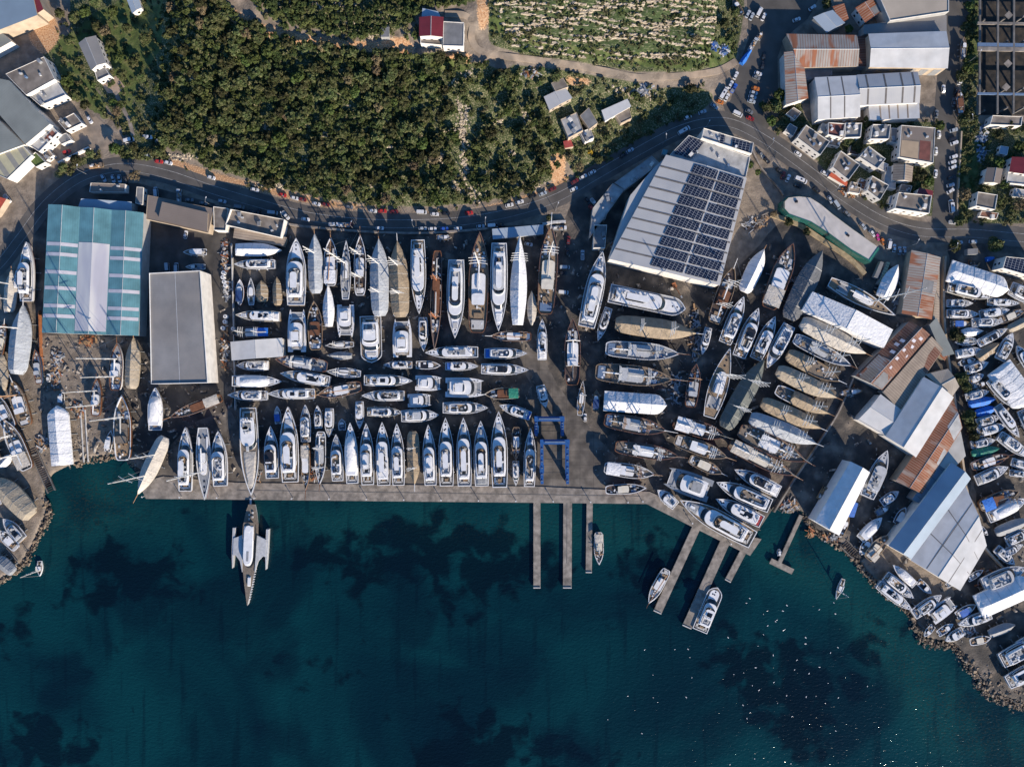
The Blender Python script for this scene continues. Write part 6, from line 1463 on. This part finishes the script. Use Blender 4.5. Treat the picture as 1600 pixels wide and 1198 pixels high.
for i,(x,y) in enumerate([(351,427),(350,434),(352,441),(354,447),(354,495),(353,503),(350,513),(366,514)]):
    o=tk if i==0 else dup(tk,(0,0,0),0); o.location=P(x,y,0); o['label']='white storage drum, %s from the top beside the west rail fence'%ordw(i+1); o['group']='white drums by the fence'
# street lamps
lm=thing('street_lamp','x','street lamp'); obj('pole',G().tube((0,0,0),(0,0,9),.12,6,.07),STEEL,lm); ar=obj('arm',G().tube((0,0,9),(0,1.9,9.5),.06,5),STEEL,lm); obj('lamp_head',G().box(0,2.1,9.42,.35,.8,.16),WHITE,ar)
for i,(x,y) in enumerate([(137,273),(332,322),(449,345),(553,358),(648,357),(759,353),(868,330),(1035,226),(1098,205),(1198,233),(1296,303),(1417,386),(1478,392),(1503,196),(1512,98)]):
    o=lm if i==0 else dup(lm,(0,0,0),0); o.location=P(x,y,float(hz(x,y))); o.rotation_euler=(0,0,rnd.uniform(-.5,.5)); o['label']='slim street lamp, %s from the left along the roads'%ordw(i+1); o['group']='street lamps along the roads'
# crane/boom lifts in the yard
def boom(label,x,y,a,l,m):
    t=thing('boom_lift',label,'boom lift',P(x,y,0),R(a)); obj('chassis',G().box(0,0,.4,2.6,2.0,1.0),m,t); obj('boom',G().tube((0,0,1.4),(l,0,l*.5),.25,5,.18),m,t); obj('basket',G().box(l,0,l*.5-.4,1.4,.9,.9),STEEL,t)
    for sx in (-.9,.9):
        for sy_ in (-1,1): obj('wheel',G().tube((sx,sy_*.8,.4),(sx,sy_*1.1,.4),.4,9),RUBBER,t)
boom('orange boom lift above the large grey boat under repair',1053,446,-65,7,BRONZE)
boom('red boom lift next to the long shore tent',1287,779,60,4,RED)
boom('red boom lift near the tan hull with red boxes',1375,852,35,4,RED)
# mooring lines to the floating gulet and jetties
# ---------------------------------------------------------------- vegetation
LEAF=mat('leaf_olive',(.044,.066,.019),.75,.5,.5,rand=.5,spec=.2,col2=(.085,.082,.035),mscale=.5,msoft=.15)
LEAF2=mat('leaf_fresh',(.062,.088,.022),.7,.45,.5,rand=.25,spec=.2)
LEAF3=mat('leaf_dry',(.16,.125,.07),.8,.4,.5,rand=.25,spec=.2)
LEAFY=mat('leaf_yellow',(.38,.26,.03),.8,.3,.5,spec=.2)
BARK=mat('bark',(.10,.075,.055),.9,.3,1.5)
def crown(seed,nb=11,per=60,rx=3.3,hh=4.6,leaf=.5):
    q=np.random.RandomState(seed); vs_=[]; nb=int(nb*1.5); per=int(per*.72); leaf*=.86
    cs=[]
    for i in range(nb):
        a=q.uniform(0,6.28); r=rx*.68*math.sqrt(q.uniform()); cs.append((r*math.cos(a),r*math.sin(a),hh*(.55+.38*(1-r/rx))+q.uniform(-.5,.4),rx*q.uniform(.18,.38)))
    pts=[];nrm=[]
    for (x,y,z,r) in cs:
        d=q.normal(size=(per,3)); d/=np.linalg.norm(d,axis=1)[:,None]; d[:,2]=np.abs(d[:,2])*1.0-.25*(q.uniform(size=per)<.3); rad=r*q.uniform(.72,1.08,size=(per,1)); pts.append(np.array([x,y,z])+d*rad*[1,1,.8]); nrm.append(d+q.normal(size=(per,3))*.45)
    p=np.concatenate(pts); n=np.concatenate(nrm); n/=np.linalg.norm(n,axis=1)[:,None]
    t=np.cross(n,q.normal(size=n.shape)); t/=np.linalg.norm(t,axis=1)[:,None]; b=np.cross(n,t); s=leaf*q.uniform(.6,1.3,size=(len(p),1))
    v=np.stack([p-t*s-b*s*.7,p+t*s-b*s*.5,p+t*s*.8+b*s*.7,p-t*s*.7+b*s*.6],1).reshape(-1,3); f=np.arange(len(v)).reshape(-1,4); return v,f
def mktree(seed,rx,hh,m,name,nb=11,per=60,leaf=.5):
    t=thing(name,'x','tree'); v,f=crown(seed,nb,per,rx,hh,leaf); npobj('crown',v,f,m,t)
    g=G(); g.tube((0,0,-.5),(.1,.05,hh*.45),.22,6,.14)
    for k in range(4): a=k*1.6+seed; g.tube((.1,.05,hh*.42),(math.cos(a)*rx*.45,math.sin(a)*rx*.45,hh*.75),.12,5,.05)
    obj('trunk',g,BARK,t); return t
TP=[mktree(s,r_,h_,m_,'hillside_tree') for s,r_,h_,m_ in ((1,3.3,5.0,LEAF),(2,3.6,5.2,LEAF),(3,3.0,4.6,LEAF),(4,3.2,5,LEAF2),(5,2.8,4.2,LEAF3))]
used=[0]*5
# forest: poisson samples
rs=np.random.RandomState(5); pts=[]; cell={}
def samp(poly,d,n,keep=None):
    out=[]; xs=[p[0] for p in poly]; ys=[p[1] for p in poly]
    for _ in range(n):
        x=rs.uniform(min(xs),max(xs)); y=rs.uniform(min(ys),max(ys))
        if not bool(inpoly(np.array([[x]]),np.array([[y]]),poly)[0,0]): continue
        k=(int(x//d),int(y//d)); ok=True
        for i in (-1,0,1):
            for j in (-1,0,1):
                for (a,b_) in cell.get((k[0]+i,k[1]+j),()):
                    if (a-x)**2+(b_-y)**2<d*d: ok=False
        if ok: cell.setdefault(k,[]).append((x,y)); out.append((x,y))
    return out
F1=samp([(p[0],max(p[1],-15)) for p in FOREST],9.4,18000)
# clearings: rocky gaps
gap=[(716,165,6,22),(722,200,7,25),(726,262,7,22),(705,205,9,7),(690,250,8,10),(565,250,8,4),(640,150,7,4),(545,165,9,4),(350,150,8,4),(335,225,9,6),(475,250,6,8),(655,215,10,4),(780,190,9,5),(800,240,8,5),(760,270,9,6),(455,200,9,4),(580,290,8,4),(390,120,9,3),(300,120,5,6),(820,180,6,10),(710,130,6,9),(725,235,8,20),(712,290,8,12),(508,212,8,6),(415,200,5,8),(600,185,9,4),(505,120,12,3),(608,230,6,6),(445,160,12,4),(305,180,6,8),(728,185,5,20),(735,115,10,8),(375,210,8,6)]
F1=[(x,y) for x,y in F1 if not any(((x-a)/c)**2+((y-b_)/d_)**2<1 for a,b_,c,d_ in gap)]
F1=[p for p in F1 if not(p[0]>690 and rs.uniform()<.38) and not (p[1]>np.interp(p[0],ROADX,ROADY)-45 and rs.uniform()<.35)]
sz=rs.uniform(.42,1.15,size=len(F1)); order=np.argsort(-sz); 
F2=samp([(p[0],max(p[1],-15)) for p in FOREST2],10,3000)
big=[F1[i] for i in order[:280]]; bs=[sz[i] for i in order[:280]]
rest=[(F1[i],sz[i]) for i in order[280:]]+[(p,rs.uniform(.4,.9)) for p in F2]
def lab_forest(x,y):
    return 'dark olive-green tree crown among many in the dense hillside wood'
for (x,y),s_ in zip(big,bs):
    k=rs.choice(5,p=(.34,.27,.22,.11,.06)); z=float(hz(x,y)); loc=P(x,y,z+2.2*s_); loc=(loc[0],loc[1],z); sc=(s_*1.05,s_*1.05,s_*1.1)
    if not used[k]: used[k]=1; o=TP[k]; o.location=loc; o.rotation_euler=(0,0,rs.uniform(0,6)); o.scale=sc; o['label']=lab_forest(x,y)
    else: o=dup(TP[k],loc,rs.uniform(0,6),lab_forest(x,y),sc)
    o['group']='trees of the dense hillside wood'
for k in range(5):
    if not used[k]: print('unused',k)
# remaining wood: one object
cv=[crown(20+i,9,44,3.3,4.6,.58) for i in range(6)]; VV=[];FF=[];off=0
def addcr(x,y,s_,src=None,zs=1.0):
    global off
    v,f=(src or cv)[rs.randint(len(src or cv))]; a=rs.uniform(0,6.28); c,s=math.cos(a),math.sin(a); z=float(hz(x,y)); p=P(x,y,z+2*s_)
    w=np.stack([(v[:,0]*c-v[:,1]*s)*s_+p[0],(v[:,0]*s+v[:,1]*c)*s_+p[1],v[:,2]*s_*zs+z],1); VV.append(w); FF.append(f+off); off+=len(v)
for (x,y),s_ in rest: addcr(x,y,s_)
fo=npobj('hillside_wood',np.concatenate(VV),np.concatenate(FF),mat('leaf_wood',(.038,.058,.017),.75,.5,.3,spec=.2,col2=(.085,.10,.03),mscale=.13,msoft=.06)); tag(fo,'dark green continuous wood of small trees covering the hillside','woodland',kind='stuff')
# low scrub
VV=[];FF=[];off=0; sc_=[crown(40+i,4,26,1.6,1.3,.34) for i in range(5)]
def scrub(poly,n,lo=.5,hi=1.3):
    GP=[(a,b_,c*.9,d_*.9) for a,b_,c,d_ in gap]
    xs=[p[0] for p in poly]; ys=[p[1] for p in poly]
    for _ in range(n):
        x=rs.uniform(min(xs),max(xs)); y=rs.uniform(min(ys),max(ys))
        if bool(inpoly(np.array([[x]]),np.array([[y]]),poly)[0,0]) and not any(((x-a)/c)**2+((y-b_)/d_)**2<1 for a,b_,c,d_ in GP): addcr(x,y,rs.uniform(lo,hi),sc_)
scrub([(758,-30),(1168,-30),(1150,90),(1090,110),(1000,112),(900,94),(820,84),(765,70)],1300,.3,.8)
scrub(FOREST,1100,.5,1.1); scrub([(372,-30),(745,-30),(700,12),(655,20),(650,60),(560,62),(480,52),(420,34)],500,.5,1.4); scrub([(790,100),(880,110),(1000,130),(1100,130),(1095,172),(1030,205),(960,250),(905,285),(880,240),(840,200),(815,125)],480,.5,1.4)
scrub([(75,40),(255,-20),(250,225),(190,210),(150,170),(100,110)],420,.4,1.2); scrub([(262,240),(400,286),(520,308),(640,322),(740,318),(870,282),(905,262),(900,276),(870,296),(740,330),(640,332),(520,322),(400,302),(262,256)],300,.3,.8)
scrub([(86,265),(150,234),(158,242),(95,276)],90,.7,1.2); scrub([(172,228),(255,228),(262,248),(190,246)],110,.7,1.3); scrub([(1508,-30),(1530,-30),(1526,350),(1500,350)],240,.5,1.3); scrub([(1530,195),(1640,195),(1640,350),(1530,350)],170,.6,1.3); scrub([(1190,160),(1250,150),(1262,200),(1215,205)],80,.7,1.4); scrub([(1290,190),(1465,185),(1460,340),(1390,330),(1290,280)],150,.5,1.1)
so_=npobj('scrub',np.concatenate(VV),np.concatenate(FF),mat('leaf_scrub',(.065,.095,.028),.8,.5,.15,spec=.2,col2=(.13,.12,.06),mscale=.12,msoft=.15)); tag(so_,'low green and brown scrub bushes scattered over the slopes','scrub',kind='stuff')
# single trees
SP={'o':mktree(61,3.4,5,LEAF,'olive_tree',14,70,.42),'g':mktree(62,3.2,5.5,LEAF2,'garden_tree',13,80,.4),'d':mktree(63,3.2,5,LEAF3,'bare_tree',12,36,.3),'y':mktree(64,2.4,3.4,LEAFY,'yellow_tree',8,60,.35)}
ST='''g 134 20 1.6 beside the shadowed gap at the top left;o 118 28 1.5 left of the shadowed gap at the top;o 152 42 1.4 above the narrow grey villa;d 165 50 1.5 brown, right of the narrow villa roof;o 175 68 1.3 right of the narrow villa;o 112 65 1.3 left of the narrow villa;g 108 128 1.6 below the gravel roof house;o 120 150 1.5 between gravel roof house and lot;o 105 140 1.3 close to the white balconies;o 135 165 1.3 above the lot;g 186 92 1.5 right of the villa wing;o 192 118 1.4 upper side of the footpath;o 210 98 1.4 left of the wood edge;o 222 122 1.3 near the wood edge middle;d 184 175 1.3 brown, left of the footpath;g 178 160 1.0 bright, beside the paved court;o 228 62 1.5 near the top wood edge;o 200 45 1.3 between cabin and villa;g 180 20 1.4 below the top edge cabin;o 150 5 1.5 at the top edge left;o 95 22 1.3 right of the crimson strip;g 180 234 1.5 bright round, at the road island;o 210 230 1.1 on the road island;d 212 275 1.5 yellowish, beside the road row of cars;o 248 238 1.4 beside the white pickup;o 100 262 1.2 on the dark hedge bank;o 120 250 1.3 on the hedge bank middle;o 142 240 1.2 on the hedge bank right end;o 25 30 1 hidden;y 922 238 1.0 vivid yellow, below the hillside houses;o 868 120 1.4 near the brown outbuilding;o 845 190 1.3 left of the patchwork house;o 948 215 1.2 on the shaded slope;d 905 262 1.3 leafless, above the bend road;d 890 248 1.2 leafless, left of the yellow tree;o 935 250 1.1 beside the bend road;d 1088 62 1.3 reddish brown, on the terraces;o 1132 38 1.4 near the plaza edge;o 1140 62 1.3 below the plaza hull;o 1148 20 1.2 at the plaza top;o 1080 140 1.3 above the junction;g 1218 150 1.6 bright, by the bent workshop;o 1212 168 1.5 on the plaza island;o 1196 168 1.2 left on the plaza island;g 1205 190 1.3 by the upper houses;o 1290 8 1.3 at the top by the plaza;g 1325 46 1.1 between teal-grey shed and halls;o 1325 222 1.5 dark, in the middle of the white houses;o 1338 232 1.4 right of the dark garden tree;o 1355 190 1.3 below the seamed halls;g 1345 200 1.0 between two houses;o 1370 192 1.2 above the grey roofed house;g 1466 197 1.3 fresh, beside the right road;o 1438 275 1.6 dark, beside the hipped house;g 1450 283 1.4 fresh, beside the white parked car;o 1430 290 1.3 above the dark red shed roof;o 1500 120 1.5 dark, on the verge near the pole;g 1512 108 1.4 right verge upper;o 1503 190 1.6 large, verge beside silver car;g 1512 12 1.2 fresh, top verge;d 1505 305 1.8 bare, by the white minibus;o 1498 345 1.5 at the right junction;o 1545 248 1.2 beside the brown ribbed cottage;g 1560 255 1.4 fresh, above the brown ribbed cottage;g 1590 230 1.5 fresh, by the red edge roof;o 1560 210 1.3 behind the frame;g 1568 290 1.2 fresh, between cottages;d 1590 320 1.9 bare, lower right garden;o 1575 195 1.4 right of the low tan house;o 1490 385 1.6 dark, at the marina gate;o 1552 382 2.0 big dark, above the gigantic cover;o 1490 522 1.6 dark, at the marina wall upper;g 1500 528 1.2 olive, at the marina wall upper;o 1500 590 1.7 dark, at the marina wall middle;o 1508 605 1.4 green, at the marina wall middle;o 1512 650 1.8 dark, marina wall near blue covers;o 1516 665 1.5 olive, marina wall near blue covers;o 1520 680 1.4 marina wall lower;d 1208 335 1.0 brown, on the sandy bank;g 1172 258 .9 small, behind the solar warehouse;g 1184 270 .8 small, on the bank path;o 1232 348 1.1 below the pavilion tip;o 1260 362 1.0 below the pavilion middle;o 858 340 .8 on the gate wall'''
fs=set()
for e in ST.split(';'):
    k,x,y,s_,*w=e.split(); x=float(x);y=float(y);s_=float(s_)*.56; z=float(hz(x,y))
    if 'hidden' in w: continue
    kind={'o':'olive-green tree','g':'green garden tree','d':'dry tree','y':'tree'}[k]; lab=kind+' '+' '.join(w)
    p=P(x,y,z+3*s_); loc=(p[0],p[1],z)
    if k not in fs: fs.add(k); o=SP[k]; o.location=loc; o.scale=(s_*1.35,s_*1.35,s_*1.2); o['label']=lab
    else: o=dup(SP[k],loc,rs.uniform(0,6),lab,(s_*1.35,s_*1.35,s_*1.2))
    o['group']='single trees around the houses'
# limestone blocks on the terraces and shore boulders
def rocks(name,label,pts,m):
    base=np.array([[-1,-1,0],[1,-1,0],[1,1,0],[-1,1,0],[-.7,-.7,1],[.7,-.6,1],[.6,.7,1],[-.7,.6,1]],float)*.5; fc=np.array([[0,1,5,4],[1,2,6,5],[2,3,7,6],[3,0,4,7],[4,5,6,7]])
    V_=[];F_=[];o_=0
    for (x,y,z,sx,sy_,sz_,a) in pts:
        b=base+rs.uniform(-.16,.16,size=base.shape); b=b*[sx,sy_,sz_*1.6]; c,s=math.cos(a),math.sin(a)
        V_.append(np.stack([b[:,0]*c-b[:,1]*s+x,b[:,0]*s+b[:,1]*c+y,b[:,2]+z],1)); F_.append(fc+o_); o_+=8
    o=npobj(name,np.concatenate(V_),np.concatenate(F_),m); return tag(o,label,'rocks',kind='stuff')
pl_=[]; TZ=[(762,-20),(1125,-20),(1105,96),(1000,106),(900,90),(800,78)]
for _ in range(3300):
    x=rs.uniform(760,1130); ln=rs.randint(0,17); y=-14+ln*7.0+8*math.sin(x*.012+.6)+3*math.sin(x*.045+ln)+ (x-940)*.05+rs.normal()*.75
    if not bool(inpoly(np.array([[x]]),np.array([[y]]),TZ)[0,0]): continue
    if math.sin(x*.028+ln*1.7)+.5*math.sin(x*.07-ln)+ (.6 if y<60 else -.1)<.0: continue
    z=float(hz(x,y)); p=P(x,y,z); pl_.append((p[0],p[1],z-.15,rs.uniform(.9,3.2),rs.uniform(.5,1.15),rs.uniform(.4,.9),rs.normal()*.12))
for (a,b_,c,d_) in gap+[(285,245,25,6),(430,290,40,5),(735,300,20,14),(830,290,25,8),(985,142,30,9),(520,8,40,8),(545,32,12,8),(590,22,20,10),(450,12,20,9),(1010,150,25,6),(590,52,20,10)]:
    for _ in range(int(c*d_*.35)):
        x=a+rs.normal()*c*.5; y=b_+rs.normal()*d_*.5; z=float(hz(x,y)); p=P(x,y,z); s_=rs.uniform(.4,1.5); pl_.append((p[0],p[1],z-.1,s_,s_*rs.uniform(.5,1),s_*.5,rs.uniform(0,3)))
rocks('limestone_blocks','pale limestone blocks lined up along the hillside terraces',pl_,mat('limestone',(.42,.36,.27),.9,.3,.4,col2=(.40,.33,.24),mscale=.3))
sh=[[(0,908),(20,896),(38,879),(55,850),(72,815),(78,796)],[(76,790),(60,760),(62,742)],[(205,725),(222,742),(230,756)],[(1255,806),(1275,830),(1308,850),(1340,880),(1375,920),(1420,958),(1438,990)],[(1430,980),(1446,1002),(1490,1010),(1505,1028),(1520,1050),(1545,1082),(1575,1098),(1625,1108)],[(1520,1040),(1550,1075),(1600,1095),(1640,1100)],[(1500,1015),(1530,1045),(1560,1072),(1600,1085)],[(-60,935),(0,908)],[(120,727),(150,718),(190,714)]]
pl_=[]
for j,L_ in enumerate(sh):
    q=smooth_line(L_,1.0)
    for p_ in q:
        for _ in range(3 if j in (0,3) else (4 if j in(4,5,6) else 2)):
            x,y=p_+rs.normal(size=2)*(2.6 if j in (0,3) else (4.2 if j in (4,5,6) else 2.2)); s_=rs.uniform(.3,1.2)+(rs.uniform()<.1)*rs.uniform(.3,1.3); z=-1.35 if rs.uniform()<.5 else -.5; p=P(x,y,z); pl_.append((p[0],p[1],z,s_,s_*rs.uniform(.5,1),s_*.55,rs.uniform(0,3)))
rocks('shore_rocks','brown and pale boulders along the natural shoreline',pl_,mat('shore_stone',(.33,.25,.17),.9,.5,.6,col2=(.11,.085,.065),mscale=.35,mthr=.5))
# loose gear scattered over the yard floor
pl_=[]
YP=[(350,375),(880,360),(930,420),(1120,455),(1200,380),(1330,520),(1300,640),(1205,800),(1170,850),(1010,775),(840,740),(250,750),(250,640),(345,600)]
for _ in range(3000):
    x=rs.uniform(345,1330); y=rs.uniform(365,850)
    if not bool(inpoly(np.array([[x]]),np.array([[y]]),YP)[0,0]): continue
    if 835<x<930 and 560<y<790: continue
    p=P(x,y,0); s_=rs.uniform(.25,1.0)+(rs.uniform()<.12)*1.2; pl_.append((p[0],p[1],0.0,s_*rs.uniform(1,2.4),s_*rs.uniform(.4,1),s_*.7,rs.uniform(0,3)))
for _ in range(1500):
    x=rs.uniform(60,345) if rs.uniform()<.5 else rs.uniform(1220,1600); y=rs.uniform(530,730) if x<350 else rs.uniform(430,1060)
    if not bool(inpoly(np.array([[x]]),np.array([[y]]),COAST)[0,0]): continue
    p=P(x,y,0); s_=rs.uniform(.25,1.0)+(rs.uniform()<.12)*1.2; pl_.append((p[0],p[1],0.0,s_*rs.uniform(1,2.4),s_*rs.uniform(.4,1),s_*.6,rs.uniform(0,3)))
rocks('loose_yard_gear','small planks, pallets and gear scattered between the boats on the yard floor',pl_,mat('loose_gear',(.12,.10,.085),.8,.4,.6,col2=(.42,.38,.33),mscale=.45,mthr=.55))
# gulls resting on the water
gl=thing('seagull','x','seagull'); obj('body',G().loft([[(x*q-.02,y*q,z) for x,y in ((-.35,0),(-.1,-.14),(.2,-.1),(.32,0),(.2,.1),(-.1,.14))] for z,q in ((-.06,.6),(.05,1),(.17,.6))],cap0=True),WHITE,gl); obj('wing',G().box(-.05,0,.12,.5,1.25,.03,.2,.7),WHITE,gl); obj('head',G().cyl(.3,0,.12,.07,.14,6),WHITE,gl)
n=0
while n<60:
    x=1190+rs.normal()*95; y=1040+rs.normal()*75
    if y>1196 or y<930 or x>1590 or (x>1400 and y<1110) : continue
    o=gl if n==0 else dup(gl,(0,0,0),0,None); q=rs.uniform(.35,.75); o.location=P(x,y,-1.1); o.rotation_euler=(0,0,rs.uniform(0,6)); o.scale=(q,q,q); o['label']='tiny white seagull, one of many scattered on the dark water lower right'; o['group']='seagulls scattered on the water'; n+=1
